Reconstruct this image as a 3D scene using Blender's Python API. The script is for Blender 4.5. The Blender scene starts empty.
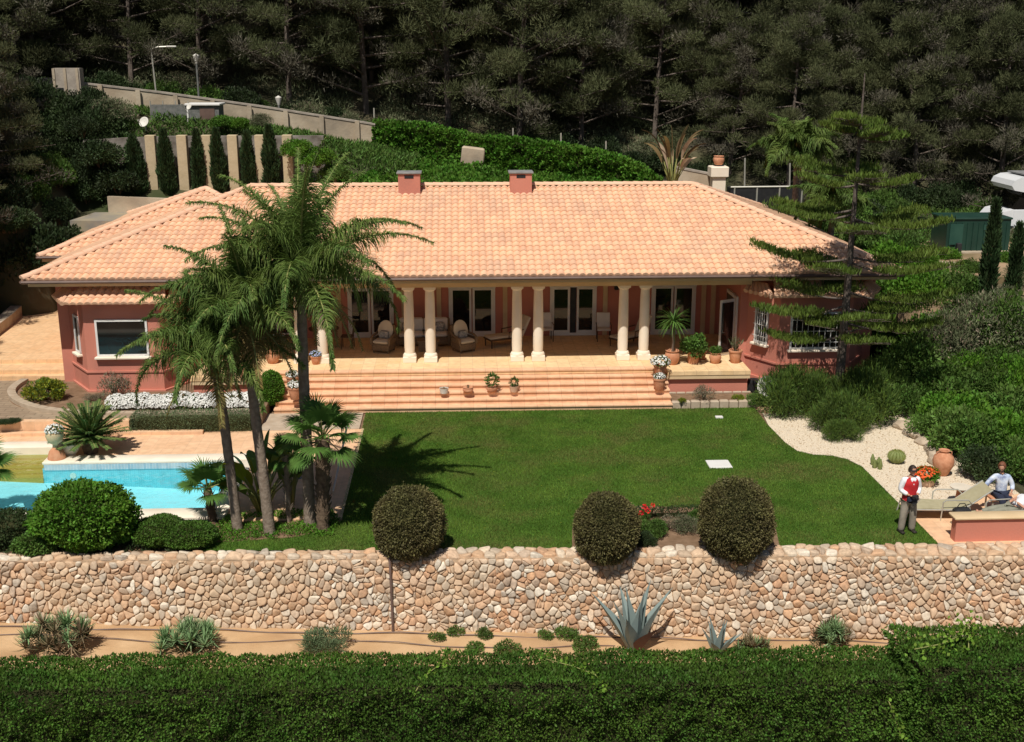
import bpy, bmesh, math, random
import numpy as np
from mathutils import Vector, Matrix, Quaternion, noise
PI = math.pi
rad = math.radians
random.seed(7)
RNG = np.random.default_rng(7)
scene = bpy.context.scene
C = scene.collection

# ------------------------------------------------------------------ camera
FPX = 1175.0; PITCH = rad(15.3); YAW = rad(-2.6); CAMH = 11.5
cam_d = bpy.data.cameras.new('camera'); cam = bpy.data.objects.new('camera', cam_d); C.objects.link(cam)
cam.location = (0, 0, CAMH); cam.rotation_euler = (PI/2 - PITCH, 0, YAW)
cam_d.sensor_width = 36.0; cam_d.lens = FPX*36.0/1024.0
cam_d.clip_start = 0.5; cam_d.clip_end = 2000
scene.camera = cam
# ------------------------------------------------------------------ world, sun, exposure
SUNV = Vector((-0.20, -0.57, 1.0)).normalized()
w = bpy.data.worlds.new('World'); scene.world = w; w.use_nodes = True
nt = w.node_tree
sky = nt.nodes.new('ShaderNodeTexSky'); sky.sky_type = 'NISHITA'; sky.sun_disc = False
sky.sun_elevation = math.asin(SUNV.z); sky.sun_rotation = math.atan2(SUNV.x, SUNV.y)
sky.air_density = 1.0; sky.dust_density = 1.0
nt.links.new(sky.outputs[0], nt.nodes['Background'].inputs[0]); nt.nodes['Background'].inputs[1].default_value = 0.05
sd = bpy.data.lights.new('sun', 'SUN'); sd.energy = 5.0; sd.angle = rad(0.5); sd.color = (1.0, 0.94, 0.85)
so = bpy.data.objects.new('sun', sd); C.objects.link(so); so.rotation_euler = SUNV.to_track_quat('Z', 'Y').to_euler(); so.location = (-20, -40, 60)
vs = scene.view_settings; vs.view_transform = 'Standard'; vs.look = 'None'; vs.exposure = -0.16; vs.gamma = 1.0; vs.use_curve_mapping = False

# ------------------------------------------------------------------ measuring helper (pixel -> point of the place)
_fw = Vector((math.sin(-YAW)*math.cos(PITCH), math.cos(YAW)*math.cos(PITCH), -math.sin(PITCH)))
_rt = Vector((math.cos(YAW), math.sin(YAW), 0)); _up = _rt.cross(_fw)
def _ray(x, y): return _fw + _rt*((x-512)/FPX) - _up*((y-371)/FPX)
def at(x, y, z=0.0):
    d = _ray(x, y); t = (z-CAMH)/d.z; return Vector((d.x*t, d.y*t, z))
def atY(x, y, Y):
    d = _ray(x, y); t = Y/d.y; return Vector((d.x*t, Y, CAMH+d.z*t))

# ------------------------------------------------------------------ materials
def pmat(name, c1, c2=None, scale=3.0, rough=0.85, bump=0.0, bscale=None, tint=0.0, trans=0.0, spec=0.3, objrand=0.0, c3=None, s3=0.4, metal=0.0, detail=4):
    m = bpy.data.materials.new(name); m.use_nodes = True
    n = m.node_tree.nodes; l = m.node_tree.links
    b = n['Principled BSDF']; b.inputs['Roughness'].default_value = rough; b.inputs['Specular IOR Level'].default_value = spec
    b.inputs['Metallic'].default_value = metal
    col = None
    tc = n.new('ShaderNodeTexCoord')
    if c2 is None: c2 = c1
    tx = n.new('ShaderNodeTexNoise'); tx.inputs['Scale'].default_value = scale; tx.inputs['Detail'].default_value = detail
    l.new(tc.outputs['Object'], tx.inputs['Vector'])
    rp = n.new('ShaderNodeValToRGB'); rp.color_ramp.elements[0].position = 0.35; rp.color_ramp.elements[1].position = 0.65
    rp.color_ramp.elements[0].color = (*c1, 1); rp.color_ramp.elements[1].color = (*c2, 1)
    l.new(tx.outputs['Fac'], rp.inputs[0]); col = rp.outputs[0]
    if c3 is not None:
        t3 = n.new('ShaderNodeTexNoise'); t3.inputs['Scale'].default_value = s3; t3.inputs['Detail'].default_value = 5
        l.new(tc.outputs['Object'], t3.inputs['Vector'])
        r3 = n.new('ShaderNodeValToRGB'); r3.color_ramp.elements[0].position = 0.48; r3.color_ramp.elements[1].position = 0.68
        l.new(t3.outputs['Fac'], r3.inputs[0])
        mx = n.new('ShaderNodeMix'); mx.data_type = 'RGBA'; l.new(r3.outputs[0], mx.inputs[0]); l.new(col, mx.inputs[6]); mx.inputs[7].default_value = (*c3, 1); col = mx.outputs[2]
    if tint or objrand:
        hs = n.new('ShaderNodeHueSaturation'); l.new(col, hs.inputs['Color']); col = hs.outputs[0]
        val = None
        if tint:
            a = n.new('ShaderNodeAttribute'); a.attribute_name = 'tint'
            mr = n.new('ShaderNodeMapRange'); mr.inputs[3].default_value = 1-tint; mr.inputs[4].default_value = 1+tint; l.new(a.outputs['Fac'], mr.inputs[0]); val = mr.outputs[0]
            mh = n.new('ShaderNodeMapRange'); mh.inputs[3].default_value = 0.5-0.05*tint; mh.inputs[4].default_value = 0.5+0.03*tint; l.new(a.outputs['Fac'], mh.inputs[0]); l.new(mh.outputs[0], hs.inputs['Hue'])
        if objrand:
            oi = n.new('ShaderNodeObjectInfo'); mr = n.new('ShaderNodeMapRange'); mr.inputs[3].default_value = 1-objrand; mr.inputs[4].default_value = 1+objrand; l.new(oi.outputs['Random'], mr.inputs[0])
            if val is None: val = mr.outputs[0]
            else:
                mu = n.new('ShaderNodeMath'); mu.operation = 'MULTIPLY'; l.new(val, mu.inputs[0]); l.new(mr.outputs[0], mu.inputs[1]); val = mu.outputs[0]
        l.new(val, hs.inputs['Value'])
    l.new(col, b.inputs['Base Color'])
    if bump:
        tb = n.new('ShaderNodeTexNoise'); tb.inputs['Scale'].default_value = bscale or scale*4; tb.inputs['Detail'].default_value = 6; l.new(tc.outputs['Object'], tb.inputs['Vector'])
        bp = n.new('ShaderNodeBump'); bp.inputs['Strength'].default_value = bump; bp.inputs['Distance'].default_value = 0.03; l.new(tb.outputs['Fac'], bp.inputs['Height']); l.new(bp.outputs[0], b.inputs['Normal'])
    if trans:
        tr = n.new('ShaderNodeBsdfTranslucent'); l.new(col, tr.inputs['Color']); ms = n.new('ShaderNodeMixShader'); ms.inputs[0].default_value = trans
        l.new(b.outputs[0], ms.inputs[1]); l.new(tr.outputs[0], ms.inputs[2]); l.new(ms.outputs[0], n['Material Output'].inputs['Surface'])
    return m

def tile_mat(name, c1, c2, mortar, sx, sy, msize=0.012, rough=0.75, squash=1.0, offset=0.0, var=(0.7, 0.4, 0.2)):
    m = pmat(name, c1, c2, 0.8, rough); n = m.node_tree.nodes; l = m.node_tree.links; b = n['Principled BSDF']
    old = b.inputs['Base Color'].links[0].from_socket
    tc = n.new('ShaderNodeTexCoord'); br = n.new('ShaderNodeTexBrick'); l.new(tc.outputs['Object'], br.inputs['Vector'])
    br.inputs['Scale'].default_value = 1; br.inputs['Brick Width'].default_value = sx; br.inputs['Row Height'].default_value = sy
    br.inputs['Mortar Size'].default_value = msize; br.offset = offset; br.inputs['Color1'].default_value = (*c1, 1); br.inputs['Color2'].default_value = (*c2, 1); br.inputs['Mortar'].default_value = (*mortar, 1)
    br.inputs['Bias'].default_value = 0.0
    mx = n.new('ShaderNodeMix'); mx.data_type = 'RGBA'; mx.inputs[0].default_value = 0.6; l.new(old, mx.inputs[6]); l.new(br.outputs['Color'], mx.inputs[7])
    # stains
    ns = n.new('ShaderNodeTexNoise'); ns.inputs['Scale'].default_value = 5; ns.inputs['Detail'].default_value = 7; l.new(tc.outputs['Object'], ns.inputs['Vector'])
    mr = n.new('ShaderNodeMapRange'); mr.inputs[1].default_value = .3; mr.inputs[2].default_value = .7; mr.inputs[3].default_value = .86; mr.inputs[4].default_value = 1.08; l.new(ns.outputs['Fac'], mr.inputs[0])
    hs = n.new('ShaderNodeHueSaturation'); l.new(mx.outputs[2], hs.inputs['Color']); l.new(mr.outputs[0], hs.inputs['Value'])
    l.new(hs.outputs[0], b.inputs['Base Color'])
    return m

M = {}
M['roof'] = pmat('roof_tile', (.74, .445, .28), (.78, .495, .32), 2.2, .9, .25, 30, tint=.085, spec=.1, c3=(.70,.45,.30), s3=.7)
M['ridge'] = pmat('ridge_tile', (.74, .45, .30), (.80, .52, .36), 3, .85, .2, 30, spec=.2)
M['redwall'] = pmat('terracotta_render', (.56, .215, .155), (.60, .245, .18), .6, .9, .15, 25, c3=(.50,.205,.155), s3=.8, spec=.1)
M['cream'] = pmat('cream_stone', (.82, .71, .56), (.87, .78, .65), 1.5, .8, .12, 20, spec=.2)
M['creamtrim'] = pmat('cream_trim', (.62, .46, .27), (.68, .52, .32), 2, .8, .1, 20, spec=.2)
M['white'] = pmat('white_paint', (.78, .77, .74), (.72, .71, .68), 3, .45, spec=.4)
M['offwhite'] = pmat('aged_white', (.70, .68, .62), (.60, .58, .52), 3, .6)
M['gutter'] = pmat('brown_gutter', (.13, .085, .07), (.17, .11, .09), 3, .45)
M['grey'] = pmat('grey_slab', (.19, .19, .19), (.27, .27, .26), 4, .7, .2)
M['dark'] = pmat('dark_metal', (.02, .02, .022), (.03, .03, .03), 4, .5)
M['steps'] = tile_mat('step_tile', (.74, .43, .25), (.86, .56, .36), (.55, .34, .22), .42, .3, .012)
M['terrace'] = tile_mat('terrace_tile', (.76, .52, .27), (.86, .64, .38), (.6, .42, .25), .42, .42, .012)
M['deck'] = tile_mat('deck_tile', (.74, .46, .27), (.84, .55, .34), (.62, .40, .26), .33, .33, .008)
M['coping'] = pmat('pool_coping', (.80, .70, .56), (.86, .78, .64), 2, .7, .1, 20)
M['path'] = tile_mat('path_brick', (.30, .22, .15), (.38, .29, .20), (.16, .12, .08), .55, .22, .02, offset=.5)
M['kerb'] = pmat('kerb_stone', (.42, .33, .24), (.5, .41, .31), 3, .85, .3)
M['drive'] = tile_mat('drive_tile', (.72, .45, .24), (.80, .54, .31), (.6, .4, .25), .4, .4, .01)
M['soil'] = pmat('soil', (.17, .105, .06), (.25, .16, .10), 4, .95, .6, 12)
M['dirt'] = pmat('dry_dirt', (.50, .32, .17), (.62, .42, .24), 1.2, .95, .4, 10, c3=(.42,.26,.14), s3=.7, spec=.1)
M['gravel'] = pmat('white_gravel', (.60, .50, .37), (.78, .68, .53), 18, .9, .5, 60, spec=.15)
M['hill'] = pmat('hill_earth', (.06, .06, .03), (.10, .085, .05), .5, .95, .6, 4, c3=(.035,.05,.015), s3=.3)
M['terrace_earth'] = pmat('terrace_earth', (.30, .20, .12), (.42, .29, .18), .9, .95, .5, 5, c3=(.2,.15,.08), s3=.5)
M['lawn'] = pmat('lawn_turf', (.05, .11, .016), (.07, .14, .022), 2.5, .9, .5, 40, c3=(.075,.115,.025), s3=.45, spec=.1)
M['blade'] = pmat('grass_blade', (.090, .185, .022), (.165, .275, .040), .9, .8, tint=.4, trans=.35, spec=.2, c3=(.20,.21,.06), s3=.6)
M['concrete'] = pmat('old_concrete', (.40, .32, .23), (.52, .44, .33), .9, .9, .35, 8, c3=(.30,.25,.19), s3=.7, spec=.1)
M['mortar'] = pmat('mortar', (.44, .30, .19), (.54, .39, .26), 5, .95, .4, 30)
M['stone'] = pmat('field_stone', (.55, .36, .23), (.72, .54, .38), 5, .9, .5, 28, tint=.35, spec=.12)
M['poolblue'] = pmat('pool_plaster', (.44, .74, .80), (.48, .78, .84), 1.0, .6)
M['poolstep'] = pmat('pool_step_stone', (.55, .30, .06), (.62, .35, .08), 2, .7)
M['terra'] = pmat('terracotta_pot', (.50, .22, .12), (.62, .31, .18), 6, .85, .2, 30, spec=.15)
M['terralight'] = pmat('pale_terracotta', (.60, .38, .25), (.68, .46, .32), 6, .85, .2, 30)
M['glass'] = pmat('dark_glass', (.010, .009, .008), (.016, .014, .012), 1, .04, spec=.45)
M['wicker'] = pmat('wicker', (.20, .135, .08), (.30, .21, .13), 25, .8, .6, 80)
M['cushion'] = pmat('cushion', (.62, .55, .44), (.68, .61, .50), 4, .9)
M['cushionw'] = pmat('white_cushion', (.66, .62, .58), (.72, .68, .64), 4, .9)
M['pillow'] = pmat('patterned_pillow', (.15, .17, .2), (.55, .52, .48), 18, .9)
M['wood'] = pmat('dark_wood', (.07, .04, .025), (.11, .06, .035), 8, .6)
M['sling'] = pmat('lounger_sling', (.38, .34, .21), (.43, .39, .25), 6, .85)
M['alu'] = pmat('aluminium', (.55, .53, .46), (.6, .58, .5), 6, .4, metal=.5)
M['trunk'] = pmat('palm_trunk', (.19, .145, .11), (.29, .235, .185), 9, .9, .6, 18, spec=.1)
M['trunkdark'] = pmat('shaggy_trunk', (.09, .06, .04), (.17, .12, .08), 9, .95, .7, 25)
M['bark'] = pmat('pine_bark', (.10, .08, .065), (.17, .14, .12), 5, .95, .7, 14, spec=.1)
M['petiole'] = pmat('petiole', (.22, .24, .08), (.30, .30, .10), 4, .7)
def leaf(name, c1, c2, tint=.45, trans=.28, objrand=0.0, rough=.65, scale=.8, spec=.3):
    M[name] = pmat(name, c1, c2, scale, rough, 0, tint=tint, trans=trans, objrand=objrand, spec=spec, detail=3)
leaf('lf_palm', (.080, .155, .03), (.15, .215, .045), .5, .3)
leaf('lf_palmdry', (.20, .17, .05), (.30, .20, .07), .4, .3)
leaf('lf_fan', (.075, .17, .03), (.12, .235, .05), .4, .3)
leaf('lf_fanblue', (.10, .16, .08), (.15, .21, .11), .4, .2)
leaf('lf_pine', (.085, .100, .045), (.130, .142, .068), .4, .35, .35, spec=.1)
leaf('lf_pinedry', (.090, .084, .058), (.13, .12, .085), .4, .2, .2)
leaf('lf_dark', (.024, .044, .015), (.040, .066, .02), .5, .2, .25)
leaf('lf_ivy', (.06, .165, .014), (.10, .23, .024), .5, .25)
leaf('lf_hedge', (.050, .118, .014), (.088, .175, .022), .5, .25)
leaf('lf_hedgelight', (.16, .30, .03), (.22, .36, .05), .3, .35)
leaf('lf_bright', (.075, .19, .016), (.12, .26, .024), .45, .3)
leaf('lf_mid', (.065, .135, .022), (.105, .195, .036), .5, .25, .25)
leaf('lf_olive', (.12, .145, .07), (.175, .20, .105), .45, .2, .2)
leaf('lf_maroon', (.105, .10, .035), (.155, .135, .05), .5, .15)
leaf('lf_yellow', (.20, .24, .02), (.34, .36, .03), .45, .3)
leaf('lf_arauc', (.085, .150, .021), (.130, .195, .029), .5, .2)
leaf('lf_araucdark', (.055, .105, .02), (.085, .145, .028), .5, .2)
leaf('lf_cypress', (.030, .060, .020), (.045, .080, .026), .5, .15)
leaf('lf_cycad', (.06, .125, .022), (.10, .17, .035), .4, .2, spec=.5)
leaf('lf_aloe', (.17, .29, .12), (.25, .36, .17), .4, .1)
leaf('lf_aloered', (.16, .14, .07), (.22, .15, .09), .4, .1)
leaf('lf_agave', (.27, .35, .34), (.34, .42, .40), .25, .05)
leaf('lf_agavedry', (.14, .07, .05), (.20, .11, .07), .3, .05)
leaf('lf_greyblue', (.20, .22, .18), (.28, .30, .25), .4, .1)
leaf('lf_lav', (.10, .15, .07), (.15, .20, .095), .4, .15)
leaf('fl_white', (.78, .78, .74), (.84, .84, .80), .12, .2)
leaf('fl_red', (.65, .02, .02), (.75, .05, .03), .2, .1)
leaf('fl_orange', (.85, .10, .02), (.92, .20, .05), .2, .15)
leaf('fl_blue', (.35, .42, .75), (.6, .66, .85), .2, .1)
leaf('lf_banana', (.09, .17, .03), (.15, .23, .05), .4, .3)
leaf('lf_strel', (.16, .11, .05), (.24, .18, .08), .4, .25)
leaf('lf_strelpale', (.55, .42, .28), (.65, .52, .36), .3, .3)
leaf('twig', (.22, .17, .12), (.30, .24, .18), .3, 0)
M['stem'] = pmat('shrub_stem', (.10, .07, .045), (.16, .12, .08), 8, .9)
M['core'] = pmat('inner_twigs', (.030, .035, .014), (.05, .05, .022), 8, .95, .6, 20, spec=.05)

# ------------------------------------------------------------------ object helpers
def tag(o, label=None, cat=None, group=None, kind=None):
    if label: o['label'] = label
    if cat: o['category'] = cat
    if group: o['group'] = group
    if kind: o['kind'] = kind
    return o
def empty(name, loc=(0, 0, 0), rz=0.0, label=None, cat=None, group=None):
    o = bpy.data.objects.new(name, None); C.objects.link(o); o.location = loc; o.rotation_euler = (0, 0, rz); o.empty_display_size = .2
    return tag(o, label, cat, group)
def link(name, me, parent=None):
    o = bpy.data.objects.new(name, me); C.objects.link(o)
    if parent is not None: o.parent = parent
    return o
KIDS = {}
def copy_tree(o, parent=None):
    c = o.copy(); C.objects.link(c)
    if parent is not None: c.parent = parent
    for ch in list(o.children): copy_tree(ch, c)
    return c

class MB:
    def __init__(s): s.v = []; s.f = []; s.mi = []; s.cur = 0
    def add(s, vs, fs, mi=None):
        b = len(s.v); s.v += [tuple(p) for p in vs]; s.f += [tuple(i+b for i in f) for f in fs]; s.mi += [s.cur if mi is None else mi]*len(fs)
    def box(s, c, d, rz=0.0, top=1.0, rx=0.0, ry=0.0, bev=0.0):
        x, y, z = d[0]/2, d[1]/2, d[2]/2
        R = Matrix.Rotation(rz, 3, 'Z') @ Matrix.Rotation(ry, 3, 'Y') @ Matrix.Rotation(rx, 3, 'X'); c = Vector(c)
        if bev <= 0:
            vs = [(-x,-y,-z),(x,-y,-z),(x,y,-z),(-x,y,-z),(-x*top,-y*top,z),(x*top,-y*top,z),(x*top,y*top,z),(-x*top,y*top,z)]
            s.add([c + R @ Vector(p) for p in vs], [(0,3,2,1),(4,5,6,7),(0,1,5,4),(1,2,6,5),(2,3,7,6),(3,0,4,7)])
        else:
            b = min(bev, x*.9, y*.9, z*.9)
            lay = []
            for (zz, ins) in ((-z, b), (-z+b, 0), (z-b, 0), (z, b)):
                X, Y = x-ins, y-ins; q = b*.6 if ins == 0 else b*.6
                ring = [(-X+q,-Y),(X-q,-Y),(X,-Y+q),(X,Y-q),(X-q,Y),(-X+q,Y),(-X,Y-q),(-X,-Y+q)]
                lay.append([c + R @ Vector((a, bb, zz)) for a, bb in ring])
            vs = [p for L in lay for p in L]; fs = [tuple(range(7, -1, -1)), tuple(range(24, 32))]
            for k in range(3):
                for i in range(8): fs.append((k*8+i, k*8+(i+1) % 8, (k+1)*8+(i+1) % 8, (k+1)*8+i))
            s.add(vs, fs)
        return s
    def tube(s, pts, rs, n=8, cap=True, sq=1.0):
        pts = [Vector(p) for p in pts]
        if not hasattr(rs, '__len__'): rs = [rs]*len(pts)
        vs = []; fs = []
        up = None
        for i, p in enumerate(pts):
            t = (pts[min(i+1, len(pts)-1)] - pts[max(i-1, 0)]).normalized()
            if up is None:
                up = Vector((0, 0, 1)) if abs(t.z) < .9 else Vector((0, 1, 0))
            sx = t.cross(up)
            if sx.length < 1e-4: sx = t.orthogonal()
            sx.normalize(); u = sx.cross(t).normalized(); up = u
            for k in range(n):
                a = 2*PI*k/n; vs.append(p + sx*math.cos(a)*rs[i] + u*math.sin(a)*rs[i]*sq)
        for i in range(len(pts)-1):
            for k in range(n):
                fs.append((i*n+k, i*n+(k+1) % n, (i+1)*n+(k+1) % n, (i+1)*n+k))
        if cap: fs.append(tuple(range(n-1, -1, -1))); fs.append(tuple(range((len(pts)-1)*n, len(pts)*n)))
        s.add(vs, fs); return s
    def lathe(s, prof, c=(0, 0, 0), n=16):
        c = Vector(c); vs = []; fs = []
        for r, z in prof:
            for k in range(n):
                a = 2*PI*k/n; vs.append(c + Vector((r*math.cos(a), r*math.sin(a), z)))
        m = len(prof)
        for i in range(m-1):
            for k in range(n): fs.append((i*n+k, i*n+(k+1) % n, (i+1)*n+(k+1) % n, (i+1)*n+k))
        if prof[0][0] > 1e-4: fs.append(tuple(range(n-1, -1, -1)))
        if prof[-1][0] > 1e-4: fs.append(tuple(range((m-1)*n, m*n)))
        s.add(vs, fs); return s
    def prism(s, poly, z0, z1):
        a = sum(poly[i][0]*poly[(i+1) % len(poly)][1]-poly[(i+1) % len(poly)][0]*poly[i][1] for i in range(len(poly)))
        if a < 0: poly = poly[::-1]
        n = len(poly); z0f = z0 if callable(z0) else (lambda x, y: z0); z1f = z1 if callable(z1) else (lambda x, y: z1)
        vs = [(p[0], p[1], z0f(p[0], p[1])) for p in poly] + [(p[0], p[1], z1f(p[0], p[1])) for p in poly]
        fs = [tuple(range(n-1, -1, -1)), tuple(range(n, 2*n))] + [(i, (i+1) % n, n+(i+1) % n, n+i) for i in range(n)]
        s.add(vs, fs); return s
    def quad(s, a, b, c, d): s.add([a, b, c, d], [(0, 1, 2, 3)]); return s
    def build(s, name, mat, parent=None, smooth=False, angle=None):
        me = bpy.data.meshes.new(name); me.from_pydata(s.v, [], s.f)
        for m in (mat if isinstance(mat, (list, tuple)) else [mat]): me.materials.append(m)
        me.polygons.foreach_set('material_index', s.mi)
        if smooth:
            me.polygons.foreach_set('use_smooth', [True]*len(me.polygons))
            if angle is None: angle = rad(40)
            me.set_sharp_from_angle(angle=angle)
        me.update(); me.validate()
        return link(name, me, parent)

def leafmesh(B, D, S, L, W, tint=None, tri=False, fold=0.0):
    """numpy leaves: base, direction, side vectors, length, width -> dict"""
    N = len(B); L = np.broadcast_to(np.asarray(L, float), (N,))[:, None]; W = np.broadcast_to(np.asarray(W, float), (N,))[:, None]
    nrm = np.cross(D, S)
    if tri:
        v = np.stack([B - S*W*.5, B + S*W*.5, B + D*L], 1)
    else:
        v = np.stack([B, B + D*L*.5 + S*W*.5 + nrm*W*fold, B + D*L, B + D*L*.5 - S*W*.5 + nrm*W*fold], 1)
    if tint is None: tint = RNG.random(N)
    return v, np.asarray(tint, float)
def build_leaves(name, parts, mats, parent=None, extra=None):
    """parts: list of (v (N,k,3), tint, matindex); extra: an MB whose faces join this mesh (matindex from MB)"""
    vs = []; loops = []; starts = []; tots = []; mi = []; ti = []; base = 0; lp = 0
    for v, t, m in parts:
        N, k, _ = v.shape
        if N == 0: continue
        vs.append(v.reshape(-1, 3)); loops.append(np.arange(N*k)+base); starts.append(lp+np.arange(N)*k); tots.append(np.full(N, k)); mi.append(np.full(N, m)); ti.append(t)
        base += N*k; lp += N*k
    if extra is not None and extra.f:
        vs.append(np.array([tuple(p) for p in extra.v], float))
        for f, m in zip(extra.f, extra.mi):
            loops.append(np.array(f)+base); starts.append(np.array([lp])); tots.append(np.array([len(f)])); mi.append(np.array([m])); ti.append(np.array([.5])); lp += len(f)
    V = np.concatenate(vs); Lp = np.concatenate(loops); St = np.concatenate(starts); To = np.concatenate(tots); MI = np.concatenate(mi); TI = np.concatenate(ti)
    me = bpy.data.meshes.new(name); me.vertices.add(len(V)); me.vertices.foreach_set('co', V.ravel().astype(np.float32))
    me.loops.add(len(Lp)); me.loops.foreach_set('vertex_index', Lp.astype(np.int32))
    me.polygons.add(len(St)); me.polygons.foreach_set('loop_start', St.astype(np.int32)); me.polygons.foreach_set('loop_total', To.astype(np.int32))
    me.polygons.foreach_set('material_index', MI.astype(np.int32))
    at_ = me.attributes.new('tint', 'FLOAT', 'FACE'); at_.data.foreach_set('value', TI.astype(np.float32))
    for m in mats: me.materials.append(m)
    me.update(calc_edges=True)
    return link(name, me, parent) if name else me
def unit(a): return a/np.maximum(np.linalg.norm(a, axis=-1, keepdims=True), 1e-9)
def rand_unit(n): return unit(RNG.normal(size=(n, 3)))
def side_of(D): return unit(np.cross(D, rand_unit(len(D))))
def sheet(name, poly, z, mat, kind='structure', thick=None):
    b = MB(); 
    if thick: b.prism(poly, z-thick, z)
    else:
        a = sum(poly[i][0]*poly[(i+1) % len(poly)][1]-poly[(i+1) % len(poly)][0]*poly[i][1] for i in range(len(poly)))
        if a < 0: poly = poly[::-1]
        b.add([(p[0], p[1], z) for p in poly], [tuple(range(len(poly)))])
    o = b.build(name, mat); o['kind'] = kind; return o
def smoothpoly(pts, n=2):
    for _ in range(n):
        q = []
        for i in range(len(pts)-1):
            a, b = pts[i], pts[i+1]
            q.append((a[0]*.75+b[0]*.25, a[1]*.75+b[1]*.25)); q.append((a[0]*.25+b[0]*.75, a[1]*.25+b[1]*.75))
        pts = [pts[0]]+q+[pts[-1]]
    return pts
def inpoly(X, Y, poly):
    r = np.zeros(len(X), bool); n = len(poly)
    for i in range(n):
        x1, y1 = poly[i][:2]; x2, y2 = poly[(i+1) % n][:2]
        c = ((y1 > Y) != (y2 > Y)) & (X < (x2-x1)*(Y-y1)/((y2-y1) if y2 != y1 else 1e-9)+x1); r ^= c
    return r

# ================================================================== TERRAIN
def sstep(a, b, x): t = max(0.0, min(1.0, (x-a)/(b-a))); return t*t*(3-2*t)
def hill(x, y):
    zr = 5.0 + 3.6*sstep(8, -20, x)            # level behind the house
    z = -2.2
    if y > 39.5: z = 0.0 if abs(x) < 17 else .3
    # right terraces
    if x > 14.5:
        r = .1 + 3.6*sstep(33, 44.5, y)*sstep(14.5, 18.5, x); z = max(z, min(r, 3.3) if y > 26 else -2.2)
    if y > 53.2: z = max(z, 4.4 + (zr-4.4)*sstep(53.5, 58, y) if x < 13 else 3.4)
    if y > 62: z = max(z, zr + (y-62)*.36)
    # left bank
    if x < -19.2 and y > 26:
        z = max(z, min(1, (-19.2-x)/6.0)*(4.0+ (y-30)*.22))
    if x < -17.4 and y > 49: z = max(z, 4.4+ (y-49)*.30)
    return z
xs = list(np.arange(-70, 70.1, 1.0)); ys = [5, 12, 18, 22, 25.9, 26.0] + list(np.arange(27, 64, .8)) + list(np.arange(64, 150, 2.5))
g = MB(); vv = []
for y in ys:
    for x in xs:
        z = hill(x, y)
        if y > 53.5 or x > 19 or x < -20: z += .5*noise.noise(Vector((x*.2, y*.2, 0))) + .15*noise.noise(Vector((x*.9, y*.9, 3)))
        if y < 25.95: z = -5.2
        vv.append((x, y, z))
nx = len(xs)
g.add(vv, [(j*nx+i, j*nx+i+1, (j+1)*nx+i+1, (j+1)*nx+i) for j in range(len(ys)-1) for i in range(nx-1)])
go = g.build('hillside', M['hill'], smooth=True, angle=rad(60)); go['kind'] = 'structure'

YF = lambda x: 25.42 - .031*x      # stone wall, front top edge
YB = lambda x: 25.90 - .018*x      # stone wall, back top edge
sheet('road', [(-60, 2), (60, 2), (60, 20.4), (-60, 20.4)], -4.9, M['grey'])
strip = MB(); n_ = 60; vv = []; WZ = lambda x: -1.74-.027*x
for j, yy in enumerate((20.3, 21, 21.6, 22.2, 22.8, 23.4, 24.0, 24.6, 25.0, 25.4)):
    for i in range(n_+1):
        x = -30+i; z = WZ(x) + .05*noise.noise(Vector((x*.5, yy*1.2, 1))) - (.0 if yy > 21.7 else 2.9)
        vv.append((x, yy-.031*x, z))
strip.add(vv, [(j*(n_+1)+i, j*(n_+1)+i+1, (j+1)*(n_+1)+i+1, (j+1)*(n_+1)+i) for j in range(9) for i in range(n_)])
so_ = strip.build('dirt_ledge', M['dirt'], smooth=True, angle=rad(80)); so_['kind'] = 'structure'

# garden sheets
PX1 = -6.5; PY0 = 28.75; PY1 = 32.45     # pool inner edges
soil = [[(-5.9, 25.7), (13.9, 25.5), (20, 25.5), (20, 42), (-5.9, 42)], [(-30, 25.9), (-5.9, 25.7), (-5.9, 28.0), (-30, 28.0)], [(-30, 35.0), (-5.9, 35.0), (-5.9, 42), (-30, 42)]]
sb = MB()
for p in soil: sb.prism(p, -.6, -.03)
o = sb.build('garden_soil', M['soil']); o['kind'] = 'structure'
LAWN = [(-6.3, 26.15), (-6.0, 26.6), (-5.2, 26.7), (-4.1, 26.85), (-3.3, 27.3), (-3.02, 27.9), (-3.12, 28.3), (-3.12, 37.02), (9.75, 37.0), (9.75, 36.4), (9.72, 35.1), (9.8, 33.4), (9.95, 32.6), (10.35, 32.25), (10.85, 32.15), (11.2, 31.8), (11.42, 31.2), (11.45, 28.4), (11.46, 25.72), (5.5, 25.86), (0, 25.95)]
BED1 = [at(a, b)[:2] for a, b in ((572, 552), (572, 530), (580, 517), (600, 508), (640, 506), (700, 508), (740, 512), (775, 525), (780, 548), (700, 552), (620, 553))]
sheet('lawn', LAWN, 0.0, M['lawn'])
sheet('flower_bed', BED1, .006, M['soil'])
# grass blades
def grass(poly, n, name, holes=(), hgt=.05, zz=0.0):
    P = np.array(poly); x = RNG.uniform(P[:, 0].min(), P[:, 0].max(), n); y = RNG.uniform(P[:, 1].min(), P[:, 1].max(), n)
    k = inpoly(x, y, poly)
    for h in holes: k &= ~inpoly(x, y, h)
    x = x[k]; y = y[k]; N = len(x)
    B = np.stack([x, y, np.full(N, zz)], 1); D = unit(np.stack([RNG.normal(0, .45, N), RNG.normal(0, .45, N), np.ones(N)], 1)); a = RNG.uniform(0, PI, N)
    S = np.stack([np.cos(a), np.sin(a), np.zeros(N)], 1)
    v, t = leafmesh(B, D, S, RNG.uniform(hgt*.6, hgt*1.3, N), RNG.uniform(.012, .022, N), tri=True)
    o = build_leaves(name, [(v, t, 0)], [M['blade']]); return o
PLATE = [(7.04, 31.22), (7.72, 31.22), (7.72, 31.86), (7.04, 31.86)]
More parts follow.
